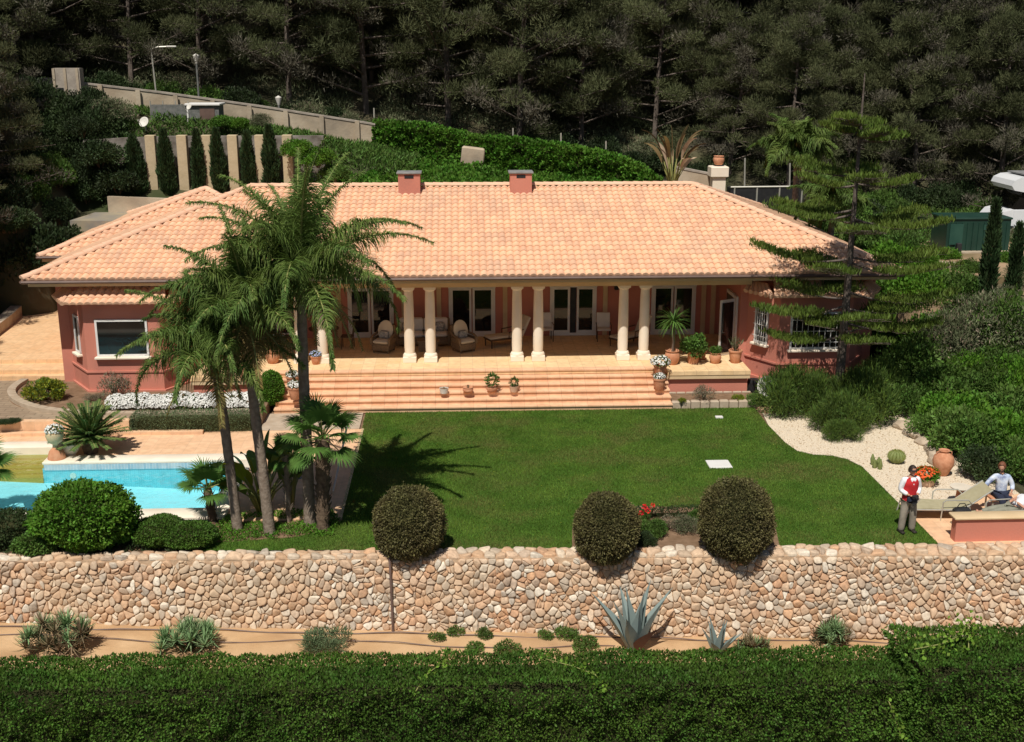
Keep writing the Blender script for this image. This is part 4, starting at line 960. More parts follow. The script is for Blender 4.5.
def feather_palm(base, hubpos, label, nfr, length, els, seed, bend, group=None, r0=.17, r1=.11, extra_dead=4, lw=.028):
    random.seed(seed); t = empty('feather_palm', base, 0, label, 'palm tree', group)
    b0 = Vector(base); h = Vector(hubpos)-b0
    path = [(0, 0, -.05), (bend[0]*.3+h.x*.28, h.y*.25, h.z*.3), (bend[0]+h.x*.6, h.y*.6, h.z*.62), tuple(h)]
    ringtrunk(path, [r0*1.15, r0, r1*1.1, r1*.9], 'trunk', t, ring=.03)
    b = MB(); b.tube([tuple(h-Vector((0, 0, .5))), tuple(h-Vector((0, 0, .2))), tuple(h+Vector((0, 0, .15))), tuple(h+Vector((0, 0, .5)))], [r1*1.1, r1*1.5, r1*1.2, .03], 9); b.build('crownshaft', M['trunkdark'], t, True)
    ga = 2.399; a = random.uniform(0, 6)
    for k in range(nfr):
        f = k/(nfr-1); el = els[0]*(1-f)+els[1]*f + random.uniform(-.12, .12); a += ga
        L = length*random.uniform(.85, 1.1)*(1-.12*(1-f)); frond(a, el, L, random.uniform(.9, 1.5)*(.75+.45*f)+.25*f, t, tuple(h+Vector((0, 0, .1))), nl=190, ll=.78, lw=lw, plum=1.2, hang=.2)
    for k in range(extra_dead): frond(random.uniform(0, 6), -.5, length*.7, .9, t, tuple(h), mat='lf_palmdry', nl=60, ll=.55, lw=lw)
    return t
hA = atY(214, 358, 27.5); hB = atY(246, 316, 27.3); hC = atY(301, 283, 27.75)
feather_palm(at(238, 530), tuple(hA), 'lowest of the three feather palms, leftmost, its fronds before the bay window', 20, 2.7, (1.45, .2), 3, (.02, 0), 'feather palms between pool and lawn', r0=.12)
feather_palm(at(270, 533), tuple(hB), 'middle feather palm with a leaning grey trunk, second tallest', 19, 2.8, (1.48, .4), 5, (-.05, 0), 'feather palms between pool and lawn', r0=.13)
feather_palm(at(310, 524), tuple(hC), 'tallest feather palm with long arching fronds in front of the roof', 28, 3.8, (1.5, .1), 17, (-.02, 0), 'feather palms between pool and lawn', r0=.135, r1=.12)
def fan_leaf(root, hub, az, el, plen, R, mat='lf_fan', name='fan_leaf', nseg=36, span=2.1, lw=.055):
    h = Vector(hub); d = Vector((math.cos(az)*math.cos(el), math.sin(az)*math.cos(el), math.sin(el))); c = h+d*plen+Vector((0, 0, -.08*plen)); side = d.cross(Vector((0, 0, 1))).normalized(); up = side.cross(d).normalized()
    mb = MB(); mb.cur = 1; mb.tube([tuple(h), tuple(h+d*plen*.5+Vector((0, 0, .02))), tuple(c)], [.02, .014, .012], 5)
    a = np.linspace(-span, span, nseg)+RNG.normal(0, .02, nseg); dd = np.array(d); ss = np.array(side); uu = np.array(up)
    D = unit(dd[None]*np.cos(a)[:, None]+ss[None]*np.sin(a)[:, None]+uu[None]*(.15*np.abs(np.sin(a)))[:, None]-uu[None]*.15)
    S = unit(np.cross(D, uu)); L = R*(1-.25*np.abs(a)/span)*RNG.uniform(.92, 1.06, nseg); P = np.tile(np.array(c), (nseg, 1)); vs = []; tl = []; tb = np.clip(.35+RNG.random(nseg)*.4, 0, 1)
    ws = (.01, lw, lw*.5, .004); Dk = D
    for q, fr_ in enumerate((.45, .3, .25)):
        Pn = P+Dk*(L*fr_)[:, None]; vs.append(np.stack([P-S*ws[q]/2, P+S*ws[q]/2, Pn+S*ws[q+1]/2, Pn-S*ws[q+1]/2], 1)); tl.append(tb); P = Pn; Dk = unit(Dk+np.array([0, 0, -.22-.2*q]))
    return build_leaves(name, [(np.concatenate(vs), np.concatenate(tl), 0)], [M[mat], M['petiole']], root, extra=mb)
def fan_palm(base, H, label, n, R, plen, mat='lf_fan', tr=.16, lean=(0, 0), els=(1.3, -.35), seed=1, tm='trunkdark', cat='palm tree', span=2.0):
    random.seed(seed); t = empty('fan_palm', base, 0, label, cat); hub = (lean[0], lean[1], H)
    b = MB(); k = max(3, int(H/.12)); pts = [(lean[0]*i/k+.01*math.sin(i*2), lean[1]*i/k, -.05+(H+.05)*i/k) for i in range(k+1)]; b.tube(pts, [tr*(1+(.12 if i % 2 else -.06)+.15*(i/k)) for i in range(k+1)], 10); 
    for i in range(int(H*30)):
        a = random.uniform(0, 6.28); z = random.uniform(.1, 1)*H; f = z/H; x = lean[0]*f+tr*math.cos(a); y = lean[1]*f+tr*math.sin(a); b.tube([(x, y, z), (x+.07*math.cos(a), y+.07*math.sin(a), z+.10)], [.02, .006], 4)
    b.build('trunk', M[tm], t, True)
    a = 0
    for k in range(n):
        f = k/(n-1); a += 2.399; fan_leaf(t, hub, a, els[0]*(1-f)+els[1]*f, plen*random.uniform(.85, 1.1), R*random.uniform(.88, 1.08), mat, span=span)
    return t
b1 = at(323, 530); h1 = atY(322, 440, b1.y)
fan_palm(b1, h1.z, 'fan palm with a thick shaggy trunk and round crown at the lawn corner', 20, .62, .62, tr=.155, seed=4, lean=(h1.x-b1.x, .1))
b1 = at(213, 519); fan_palm(b1, .75, 'small low fan palm at the right end of the pool', 11, .62, .45, tr=.10, seed=6, els=(1.3, 0), lean=(-.1, .1))
b1 = at(-14, 500); fan_palm(b1, .9, 'blue green fan palm cut by the left edge of the photo', 13, .6, .5, tr=.1, seed=8, els=(1.3, -.1))
b1 = at(289, 520); fan_palm(b1, 1.75, 'slim fan palm with a thin trunk between the taller trunks', 8, .35, .3, tr=.06, seed=9, els=(1.2, -.5), tm='trunk')
# bird of paradise clump
def paddle_clump(base, n, H, label, mat='lf_banana', mat2=None, name='bird_of_paradise', seed=3, lw=.26, spread=.5, az0=None):
    random.seed(seed); t = empty(name, base, 0, label, 'plant')
    for k in range(n):
        a = random.uniform(0, 6.28); l_ = H*random.uniform(.6, 1.1); sp = spread*random.uniform(.3, 1); dx, dy = math.cos(a)*sp, math.sin(a)*sp
        mb = MB(); mb.cur = 1; top = Vector((dx, dy, l_*.6)); mb.tube([(dx*.15, dy*.15, 0), tuple(top*.55+Vector((0, 0, .1))), tuple(top)], [.035, .025, .015], 5)
        N = 9; vs = []; d = Vector((dx*.9, dy*.9, l_*.75)).normalized(); side = d.cross(Vector((math.sin(a*3), math.cos(a*3), .3))).normalized(); p = top.copy(); Ll = l_*.55; prev = None
        for i in range(N):
            f = i/(N-1); w_ = lw*H*.5*math.sin(PI*min(1, f*.96+.04))**.7*.8; A_, B2, Cc = p-side*w_, p+Vector((0, 0, -.03)), p+side*w_
            if prev: vs += [[prev[0], prev[1], B2, A_], [prev[1], prev[2], Cc, B2]]
            prev = (A_, B2, Cc); p = p+d*Ll/(N-1); d = (d+Vector((dx*.12, dy*.12, -.16))).normalized()
        v = np.array([[tuple(q) for q in f] for f in vs]); m_ = mat if (mat2 is None or random.random() < .6) else mat2
        build_leaves('leaf', [(v, np.full(len(v), random.random()), 0)], [M[m_], M['petiole']], t, extra=mb)
    return t
paddle_clump(at(262, 512), 30, 1.9, 'dense clump of tall paddle leaves among the palm trunks', seed=3, spread=.75, lw=.19, mat2='lf_yellow')
paddle_clump(at(292, 505), 12, 1.7, 'lower paddle leaved clump right of the middle palm trunk', seed=13, spread=.5, lw=.2)
# cycad
def cycad(base, label, n=78, L=1.12):
    random.seed(2); t = empty('sago_palm', base, 0, label, 'sago palm')
    b = MB(); b.lathe([(.2, -.05), (.24, .15), (.2, .38), (.1, .48), (0, .5)], n=14); b.build('trunk', M['trunkdark'], t, True)
    b = MB(); b.lathe([(.10, .44), (.13, .5), (.08, .6), (0, .62)], n=10); b.build('cone', M['terra'], t, True)
    for k in range(n): frond(k*2.399, 1.3-1.35*(k/n), L*random.uniform(.9, 1.1), random.uniform(.15, .4), t, (0, 0, .45), mat='lf_cycad', nl=52, ll=.22, lw=.026, plum=.12, pet=.12)
cycad(at(91, 452, .02), 'glossy dark sago palm with stiff radiating fronds by the pool')
# clipped plants
def clipped_ball(loc, r, label, mat, n=24000, name='clipped_bush', rz=(1, 1, 1), L=.055, W=.03, cat='topiary', lump=.06):
    u = rand_unit(n); sd_ = RNG.uniform(0, 50); nz = np.array([noise.noise(Vector(q*2.2)+Vector((sd_, 0, 0)))+.6*noise.noise(Vector(q*6)+Vector((0, sd_, 0))) for q in u[:n]]); rr_ = (RNG.uniform(.84, 1.0, n)+lump*nz*1.5+(RNG.random(n) < .03)*RNG.uniform(0, .08, n))[:, None]
    R_ = np.array([r[0], r[1], r[2]]); B = u*rr_*R_+np.array([0, 0, r[2]*.95]); k = B[:, 2] > .02; B = B[k]; u = u[k]; n = len(B)
    D = unit(u*.8+rand_unit(n)*.8); v, t = leafmesh(B, D, side_of(D), L*RNG.uniform(.6, 1.3, n), W, np.clip(RNG.random(n)*.8+.1+.25*nz[k], 0, 1), fold=.2)
    root = empty(name, loc, 0, label, cat)
    build_leaves('foliage', [(v, t, 0)], [M[mat]], root)
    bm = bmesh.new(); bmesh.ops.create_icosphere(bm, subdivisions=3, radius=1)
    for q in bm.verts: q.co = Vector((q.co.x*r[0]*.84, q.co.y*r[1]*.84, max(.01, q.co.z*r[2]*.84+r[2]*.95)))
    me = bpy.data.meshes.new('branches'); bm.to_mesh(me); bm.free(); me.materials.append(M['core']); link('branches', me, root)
    return root
p = at(411, 549); clipped_ball((-1.27, 25.82, -.12), (.86, .84, .90), 'round brownish clipped bush on the wall, leftmost of the three', 'lf_maroon', rz=(1, 1, 1))
clipped_ball((3.38, 25.5, -.14), (.78, .80, .86), 'round brownish clipped bush on the wall, smaller one left of the rose bed', 'lf_maroon')
clipped_ball((6.44, 25.48, -.16), (.89, .88, 1.02), 'round brownish clipped bush on the wall, tallest, right of the rose bed', 'lf_maroon')
clipped_ball((-9.0, 26.55, 0), (1.22, .95, .80), 'large bright green rounded bush before the pool', 'lf_bright', L=.085, W=.055, lump=.12, n=16000, cat='bush', name='rounded_bush')
clipped_ball(tuple(at(272, 404, .2)), (.42, .42, .58), 'upright bright green clipped bush left of the steps', 'lf_bright', n=7000, L=.06, W=.035)
clipped_ball((-11.0, 26.8, 0), (.9, .6, .42), 'dark low shrub left of the large rounded bush', 'lf_dark', n=6000, L=.09, W=.03, cat='bush', name='low_shrub')
clipped_ball((-7.35, 26.75, 0), (.62, .72, .30), 'low clipped green mound right of the rounded bush', 'lf_hedge', n=9000, cat='bush', name='clipped_mound')
clipped_ball((-6.55, 26.5, 0), (.70, .55, .27), 'second low clipped mound nearest the palm trunks', 'lf_hedge', n=9000, cat='bush', name='clipped_mound')
clipped_ball((-10.1, 26.2, 0), (.5, .35, .22), 'small leafy plant tucked below the rounded bush', 'lf_mid', n=2500, L=.09, W=.05, cat='plant', name='low_plant')
def hedge_leaves(name, segs, mat, label, density, L, W, parent=None, cat='hedge', lump=.05, mats2=None, jit=.04):
    """segs: quads (a,b,c,d) + outward normal + density; leaves over surfaces, over a solid twiggy core"""
    root = empty(name, (0, 0, 0), 0, label, cat); L_ = []
    for (a, b_, c_, d_) in segs:
        a, b_, c_, d_ = map(lambda q: np.array(q, float), (a, b_, c_, d_)); nn_ = unit(np.cross(b_-a, d_-a)); area = np.linalg.norm(np.cross(b_-a, d_-a)); n = int(area*density)
        u = RNG.random(n)[:, None]; v_ = RNG.random(n)[:, None]; B = a*(1-u)*(1-v_)+b_*u*(1-v_)+c_*u*v_+d_*(1-u)*v_
        vf = 2.0 if (abs(nn_[2]) < .5 and lump > .1) else 1.0; nz = np.array([noise.noise(Vector(q*1.3))*.7+noise.noise(Vector(q*3.6))*.6 for q in B]); B = B+nn_*(nz*lump*vf-RNG.random(n)*jit*2+jit)[:, None]
        D = unit(nn_*.8+rand_unit(n)*.75+np.array([0, 0, .3])); L_.append(leafmesh(B, D, side_of(D), L*RNG.uniform(.6, 1.3, n), W*RNG.uniform(.7, 1.2, n), np.clip(RNG.random(n)*.75+.12+.35*nz, 0, 1), fold=.2))
    v, t = cat_(L_); build_leaves('foliage', [(v, t, 0)], [M[mat]], root)
    return root
def box_hedge(x0, x1, y0, y1, z0, z1, mat, label, density=900, L=.06, W=.035, skew=0.0, lump=.05, name='clipped_hedge', cat='hedge'):
    f = lambda x, y, z: (x, y+skew*x, z)
    segs = [(f(x0, y0, z1), f(x1, y0, z1), f(x1, y1, z1), f(x0, y1, z1)), (f(x0, y0, z0), f(x1, y0, z0), f(x1, y0, z1), f(x0, y0, z1)), (f(x1, y0, z0), f(x1, y1, z0), f(x1, y1, z1), f(x1, y0, z1)), (f(x0, y1, z0), f(x0, y0, z0), f(x0, y0, z1), f(x0, y1, z1)), (f(x1, y1, z0), f(x0, y1, z0), f(x0, y1, z1), f(x1, y1, z1))]
    r = hedge_leaves(name, segs, mat, label, density, L, W, lump=lump, cat=cat)
    i = .07+lump*.9; b = MB(); b.prism([f(x0+i, y0+i, 0)[:2], f(x1-i, y0+i, 0)[:2], f(x1-i, y1-i, 0)[:2], f(x0+i, y1-i, 0)[:2]], z0-.05, z1-i); b.build('branches', M['core'], r)  # dark twig core seen in the gaps also stands in for self-shadow
    return r
box_hedge(-10.25, -6.45, 35.15, 35.85, .05, .52, 'lf_lav', 'low clipped grey green hedge behind the pool deck', 1500, .05, .02)
# big foreground hedge
box_hedge(-14, 9.3, 21.35, 22.75, -4.9, -1.0, 'lf_hedge', 'long clipped hedge running across the foreground', 1300, .075, .042, skew=-.02, lump=.13, name='foreground_hedge')
box_hedge(9.25, 15.5, 21.2, 23.0, -4.9, -.66, 'lf_hedge', 'taller hedge section at the right end of the foreground hedge', 1300, .075, .042, skew=-.02, lump=.13, name='foreground_hedge')
def sprig(pts, label, n=60, L=.1, W=.07, sp=.05):
    L_ = []
    P = np.array(pts, float); k = RNG.integers(0, len(P)-1, n); f = RNG.random(n)[:, None]; B = P[k]*(1-f)+P[k+1]*f+RNG.normal(0, sp, (n, 3)); D = unit(rand_unit(n)+np.array([0, -.3, .7])); v, t = leafmesh(B, D, side_of(D), L, W, fold=.15)
    mb = MB(); mb.cur = 1; mb.tube([tuple(q) for q in P], .012, 5)
    o = build_leaves('climbing_vine', [(v, t, 0)], [M['lf_hedgelight'], M['petiole']], extra=mb); return tag(o, label, 'climbing plant')
sprig([(1.7, 22.3, -.92), (2.3, 21.9, -.9), (2.7, 21.6, -.92), (2.85, 21.25, -1.1)], 'light green vine shoot lying on the hedge below the large agave', 90)
sprig([(-.4, 22.3, -.92), (-.75, 21.8, -.92), (-1.0, 21.3, -1.05)], 'short light green shoot on the hedge left of the vine', 40)
sprig([(9.3, 21.5, -.45), (9.9, 21.6, -.4), (10.5, 22.0, -.42), (10.9, 22.6, -.4), (10.4, 21.4, -.45)], 'spreading light green vine over the taller hedge section', 260, sp=.16)
sprig([(8.7, 21.1, -1.4), (8.9, 21.05, -1.9), (9.1, 20.95, -2.5)], 'light green shoot hanging where the two hedge heights meet', 60)
# white flower border
def flower_border():
    root = empty('flower_border', (-8.9, 36.7, .38), 0, 'long mound of white daisies before the terracotta bay', 'flower bed plants'); L_ = []; F_ = []
    for x in np.arange(-2.15, 2.3, .42):
        h = RNG.uniform(.26, .36); L_.append(cloud(700, (x, RNG.uniform(-.05, .1), h*.5), (.31, .31, h*.9), .08, .03)); F_.append(blossoms(620, (x, RNG.uniform(-.05, .1), h*.55), (.37, .38, h), .062))
    v, t = cat_(L_); build_leaves('leaves', [(v, t, 0)], [M['lf_mid']], root); v, t = cat_(F_); build_leaves('flowers', [(v, t, 0)], [M['fl_white']], root)
flower_border()
shrub('yellow', (-13.7, 37.75, .36), .78, 'yellow green bushy shrub in the curved bed left of the bay window', 'yellow_shrub')
shrub('dry', at(115, 397, .36), .62, 'half bare rose shrub before the bay window', 'rose_shrub', sz=.85)
shrub('dry', at(90, 402, .36), .28, 'low dry twigs between the yellow shrub and the roses', 'rose_shrub')
shrub('dry', at(100, 400, .36), .25, 'small dry stems just left of the bare rose shrub', 'rose_shrub')
shrub('dry', at(704, 400, .22), .42, 'bare pale branched shrub in the planter right of the steps', 'bare_shrub', sz=.55)
shrub('yellow', at(682, 402, .22), .16, 'tiny bright green cushion plant in the planter', 'small_plant')
for (px, py, s, l) in ((12, 423, .3, 'low dark plant at the left end of the orange retaining wall'), (2, 424, .3, 'low dark plant touching the left photo edge above the pool')): shrub('dark', at(px, py, .36), s, l, 'low_plant', sz=.15)
# rose bed behind the wall
for (px, py, s, k, l) in ((652, 535, .42, 'mid', 'leafy rose bush left in the bed between the round bushes'), (668, 530, .36, 'dry', 'greyish low shrub in the middle of the rose bed'), (688, 532, .42, 'olive', 'pale olive shrub at the right of the rose bed'), (640, 520, .28, 'mid', 'small rose with red blooms at the back left of the bed'), (700, 522, .33, 'mid', 'low green shrub beside the tallest round bush'), (645, 546, .33, 'dark', 'dark leafy shrub at the front of the rose bed')): shrub(k, at(px, py), s, l, 'rose_shrub')
box_hedge(4.2, 6.2, 27.6, 27.85, 0, .22, 'lf_dark', 'tiny dark clipped edging at the back of the rose bed', 1500, .05, .03, name='edging_hedge')
for i, (px, py) in enumerate(((645, 507), (652, 506), (648, 511), (641, 513))):
    v, t = cloud(26, (0, 0, 0), .06, .05, .05, shell=.3); mb = MB(); mb.cur = 1; mb.tube([(0, 0, -.25), (0, 0, 0)], .006, 4); o = build_leaves('red_rose', [(v, t, 0)], [M['fl_red'], M['petiole']], extra=mb); o.location = at(px, py, .38); tag(o, ('left', 'right', 'lower', 'outermost left')[i]+' red rose bloom above the small rose bush', 'flower', 'red roses')
# agaves, aloes
def ledge(px, py):
    z = -1.8
    for _ in range(6): q = at(px, py, z); z = WZ(q.x)
    return at(px, py, z)
def agave(base, n, L, W, label, mat='lf_agave', els=(1.45, .1), seed=1, curl=.25, dry=0, name='agave'):
    random.seed(seed); t = empty(name, base, 0, label, name)
    for k in range(n):
        f = k/(n-1); az = k*2.399+random.uniform(-.2, .2); el = els[0]*(1-f)+els[1]*f; Lk = L*random.uniform(.8, 1.1); h = Vector((math.cos(az), math.sin(az), 0)); p = h*.04; e = el; prev = None; b = MB(); N = 8; side = h.cross(Vector((0, 0, 1)))
        for i in range(N+1):
            g_ = i/N; w_ = W*(.6+.6*math.sin(PI*min(1, g_*1.1+.15)))*(1-g_**3)+.004; d = h*math.cos(e)+Vector((0, 0, math.sin(e))); nn_ = side.cross(d)
            if nn_.z < 0: nn_ = -nn_
            ring = [p-side*w_/2+nn_*w_*.22, p-nn_*.01, p+side*w_/2+nn_*w_*.22, p-nn_*(w_*.22+.006)]
            if prev: bb = len(b.v); b.v += [tuple(q) for q in prev+ring]; b.f += [(bb+q, bb+(q+1) % 4, bb+4+(q+1) % 4, bb+4+q) for q in range(4)]; b.mi += [0]*4
            prev = ring; p = p+d*Lk/N; e -= curl/N*(1+f)*2
        b.build('leaf', M[mat if k < n-dry else 'lf_agavedry'], t, True, angle=rad(30))
    return t
agave(ledge(634, 652), 11, 1.62, .30, 'large blue grey agave with tall pointed leaves at the foot of the wall', els=(1.54, 1.0), seed=3, curl=.08, dry=1)
agave(ledge(717, 654), 9, .85, .17, 'smaller blue grey agave partly hidden behind the hedge', els=(1.5, .8), seed=5, curl=.05)
def aloe(base, heads, R, label, mat='lf_aloe', mat2=None, L=.3, seed=1, hh=.45):
    RNGl = np.random.default_rng(seed); t = empty('aloe_clump', base, 0, label, 'aloe'); V1 = []
    for k in range(heads):
        a = RNGl.uniform(0, 6.28); r = R*math.sqrt(RNGl.random()); c = np.array([r*math.cos(a)*1.1, r*math.sin(a)*.8, hh*(1-.6*(r/R)**2)*RNGl.uniform(.7, 1.15)]); n = 34
        D = unit(RNGl.normal(size=(n, 3))+np.array([0, 0, .75])); B = np.tile(c, (n, 1)); S = unit(np.cross(D, np.array([0, 0, 1.0])+.01)); P = B; Dk = D; tb = RNGl.random()*.5+.1+RNGl.random(n)*.3
        m_ = 0 if (mat2 is None or RNGl.random() < .6) else 1
        for q in range(3):
            w0 = .035*(1, .85, .5)[q]; w1 = .035*(.85, .5, .05)[q]; Pn = P+Dk*L*RNGl.uniform(.28, .38); V1.append((np.stack([P-S*w0/2, P+S*w0/2, Pn+S*w1/2, Pn-S*w1/2], 1), tb, m_)); P = Pn; Dk = unit(Dk+np.array([0, 0, .25]))
    v, tt = cloud(500, (0, 0, hh*.3), (R*.95, R*.7, hh*.5), .16, .02); V1.append((v, tt*.4, 2))
    mb = MB(); mb.cur = 2
    for k in range(6): mb.tube([(0, 0, 0), (R*.6*math.cos(k), R*.5*math.sin(k), hh*.6)], .03, 5)
    build_leaves('leaves', V1, [M[mat], M[mat2 or mat], M['lf_dark']], t, extra=mb)
aloe(ledge(58, 652), 26, .62, 'tall reddish green aloe clump, leftmost before the wall', 'lf_aloe', 'lf_aloered', .34, 1, .75)
aloe(ledge(190, 650), 26, .62, 'grey green aloe clump, second from the left before the wall', 'lf_aloe', None, .30, 2, .5)
aloe(ledge(828, 644), 13, .42, 'aloe clump growing before the wall right of the agaves', 'lf_aloe', 'lf_aloered', .26, 3, .5)
aloe(ledge(750, 650), 9, .35, 'small spiky aloe between the lesser agave and the aloe clump', 'lf_aloe', 'lf_aloered', .26, 4, .2)
shrub('lav', ledge(326, 650), .62, 'rounded rosemary like shrub on the dirt before the wall', 'round_shrub', sz=.5)
for (px, py, s, l) in ((437, 640, .2, 'tiny green shrub at the wall foot, first right of the drain pipe'), (456, 634, .2, 'tiny green shrub touching the wall, second right of the drain pipe'), (484, 637, .22, 'tiny green shrub, third right of the drain pipe'), (545, 638, .2, 'thin little shrub at the wall foot left of the agave'), (566, 638, .28, 'dark little shrub at the wall foot left of the agave'), (586, 650, .34, 'light green leafy weed just left of the agave'), (475, 652, .25, 'weedy shoots peeking over the hedge'), (508, 653, .3, 'weedy shoots over the hedge, right of the others')): shrub('small', ledge(px, py), s, l, 'small_plant', 'plant')
# ground cover below palms
def cover(name, poly, n, mats, label, L=.09, W=.04, z=0.01, h=.1):
    P = np.array(poly); x = RNG.uniform(P[:, 0].min(), P[:, 0].max(), n); y = RNG.uniform(P[:, 1].min(), P[:, 1].max(), n); k = inpoly(x, y, poly); x = x[k]; y = y[k]; N = len(x)
    nz = np.array([noise.noise(Vector((a*1.7, b_*1.7, 0))) for a, b_ in zip(x, y)]); kk = nz > -.28; x = x[kk]; y = y[kk]; nz = nz[kk]; N = len(x)
    B = np.stack([x, y, z+RNG.random(N)*h*(.4+nz)], 1); D = unit(rand_unit(N)+np.array([0, 0, .8])); v, t = leafmesh(B, D, side_of(D), L*RNG.uniform(.6, 1.3, N), W, fold=.2)
    o = build_leaves(name, [(v, t, 0)], [M[mats]]); return tag(o, label, 'ground cover', kind='stuff')
cover('ground_cover', [(-6.2, 26.6), (-3.2, 26.8), (-3.1, 27.9), (-3.4, 28.6), (-6.0, 28.3)], 7000, 'lf_bright', 'yellowish ground cover round the feet of the palm trunks', .07, .035, h=.12)
cover('ground_cover', [(-12, 26.0), (-6.4, 26.0), (-6.2, 26.6), (-6.4, 27.9), (-12, 28.0)], 5000, 'lf_dark', 'dark low plants in the bed between the pool and the wall', .10, .04, h=.16)
# white plumeria-like bits around palm feet: trunks of yucca
b = MB(); b.tube([tuple(at(333, 492, .02)), tuple(at(339, 470, .02)+Vector((.05, .1, .35))), tuple(at(345, 455, .02)+Vector((.1, .2, .95)))], .03, 10); b.tube([tuple(at(345, 455, .02)+Vector((.1, .2, .95))), tuple(at(345, 455, .02)+Vector((.0, .2, 1.0)))], .045, 10); tag(b.build('garden_shower', M['alu'], smooth=True), 'slanted steel shower pole standing behind the fan palm', 'garden shower')
b = MB(); b.lathe([(.12, 0), (.11, .03), (.04, .04), (.035, .9), (.05, .95), (0, .96)], n=12); o = b.build('garden_light', M['grey'], smooth=True); o.location = at(298, 478, .0); tag(o, 'slim grey post light on the patio between the palm trunks', 'garden light')

# ================================================================== GRAVEL BED AND ITS THINGS
t = empty('barrel_cactus', at(896, 463), 0, 'ribbed round barrel cactus on the pale gravel', 'cactus')
t.scale = (.76, .76, .72); b = MB(); vs = []; fs = []; nA, nB = 48, 12
for j in range(nB+1):
    ph = PI*j/nB
    for i in range(nA): a = 2*PI*i/nA; rr_ = (.30+.03*math.cos(a*16))*math.sin(ph)+.001; vs.append((rr_*math.cos(a), rr_*math.sin(a), .27-.27*math.cos(ph)))
for j in range(nB):
    for i in range(nA): fs.append((j*nA+i, j*nA+(i+1) % nA, (j+1)*nA+(i+1) % nA, (j+1)*nA+i))
b.add(vs, fs); M['cactus'] = pmat('cactus_skin', (.16, .20, .06), (.22, .25, .09), 6, .7); b.build('body', M['cactus'], t, True)
n = 1100; ph = RNG.uniform(.2, 1.8, n); a = np.round(RNG.random(n)*16)/16*2*PI; B = np.stack([.33*np.sin(ph)*np.cos(a), .33*np.sin(ph)*np.sin(a), .27+.27*np.cos(ph)], 1); D = unit(B-np.array([0, 0, .27])+rand_unit(n)*.15); v, tt = leafmesh(B, D, side_of(D), .05, .008, tri=True); build_leaves('spines', [(v, tt, 0)], [M['lf_yellow']], t)
t = empty('prickly_cactus', at(877, 467), 0, 'small clustered grey green cactus left of the barrel cactus', 'cactus')
b = MB()
for k in range(7): a = k*.95; r = .05+.14*(k % 3)/2; b.tube([(r*math.cos(a), r*math.sin(a), 0), (r*math.cos(a)*1.1, r*math.sin(a)*1.1, .1+.03*(k % 4)), (r*math.cos(a)*1.2, r*math.sin(a)*1.2, .2+.06*(k % 3))], [.05, .075, .02], 8)
b.build('stems', M['cactus'], t, True)
t = empty('clay_urn', at(942, 475), 0, 'tall round terracotta urn standing on the gravel bed', 'urn'); t.scale = (.76, .76, .76)
b = MB(); b.lathe([(.16, 0), (.2, .05), (.36, .38), (.39, .55), (.34, .74), (.2, .86), (.15, .9), (.2, .96), (.19, .98), (.14, .95), (.13, .85), (0, .7)], n=26); b.build('body', M['terra'], t, True)
for s_ in (-1, 1): b = MB(); b.tube([(s_*.19, 0, .93), (s_*.28, 0, .90), (s_*.29, 0, .80)], .02, 6); b.build('handle', M['terra'], t, True)
potted(at(926, 485), .23, .22, 'orange', 'wide clay bowl brimming with orange flowers beside the urn', 2, 'terralight', scale=.40, pname='flower_bowl', cat='flower pot')
# low red wall
rw = empty('garden_wall', (13.3, 25.95, 0), 0, 'low salmon coloured wall with stone cap at the right edge', 'low wall')
b = MB(); b.box((1.2, 0.02, .27), (5.2, .26, .62)); b.build('render', M['redwall'], rw); b = MB(); b.box((1.2, .04, .61), (5.32, .42, .06), bev=.015); b.build('cap', M['creamtrim'], rw, True)
# garden lounger
def garden_lounger(loc, rz, label):
    t = empty('garden_lounger', loc, rz, label, 'lounger')
    # local x along length: foot at -1, head +1
    b = MB(); prof = [(-1.05, .30), (-.5, .33), (0, .30), (.35, .33)]
    for i in range(3): (x0, z0), (x1, z1) = prof[i], prof[i+1]; b.add([(x0, -.32, z0), (x1, -.32, z1), (x1, .32, z1), (x0, .32, z0), (x0, -.32, z0-.03), (x1, -.32, z1-.03), (x1, .32, z1-.03), (x0, .32, z0-.03)], [(0, 1, 2, 3), (7, 6, 5, 4), (0, 4, 5, 1), (3, 2, 6, 7)])
    b.build('seat', M['sling'], t)
    b = MB(); b.box((.70, 0, .55), (.86, .62, .04), ry=-.62); b.build('backrest', M['sling'], t)
    for s in (-1, 1):
        b = MB(); b.tube([(-1.08, s*.34, .0), (-1.02, s*.34, .29), (0, s*.34, .28), (.38, s*.34, .31), (1.05, s*.34, .82)], .022, 8); b.build('side_rail', M['alu'], t, True)
        b = MB(); b.tube([(-.2, s*.36, 0), (-.18, s*.38, .5), (-.1, s*.38, .56), (.45, s*.38, .56), (.55, s*.36, .46)], .018, 8); b.build('armrest', M['alu'], t, True)
        b = MB(); b.tube([(.5, s*.34, .38), (.62, s*.34, 0)], .018, 8); b.build('leg', M['alu'], t, True)
    return t
garden_lounger((12.3, 27.5, 0.004), -.05, 'olive sling sun lounger just behind the man on the lawn')
garden_lounger((13.4, 26.72, 0.004), .1, 'second sun lounger, under the reclining person at the right edge')
b = MB(); b.box((12.42, 26.75, .43), (.42, .22, .16), rz=.1, bev=.05); b.tube([(12.28, 26.75, .5), (12.35, 26.75, .62), (12.48, 26.75, .62), (12.55, 26.75, .5)], .012, 6); tag(b.build('shoulder_bag', M['dark'], smooth=True), 'black bag lying on the lounger behind the salmon wall', 'bag')
t = empty('garden_table', (13.05, 28.3, 0), 0, 'small terracotta coloured side table behind the lounger head', 'table')
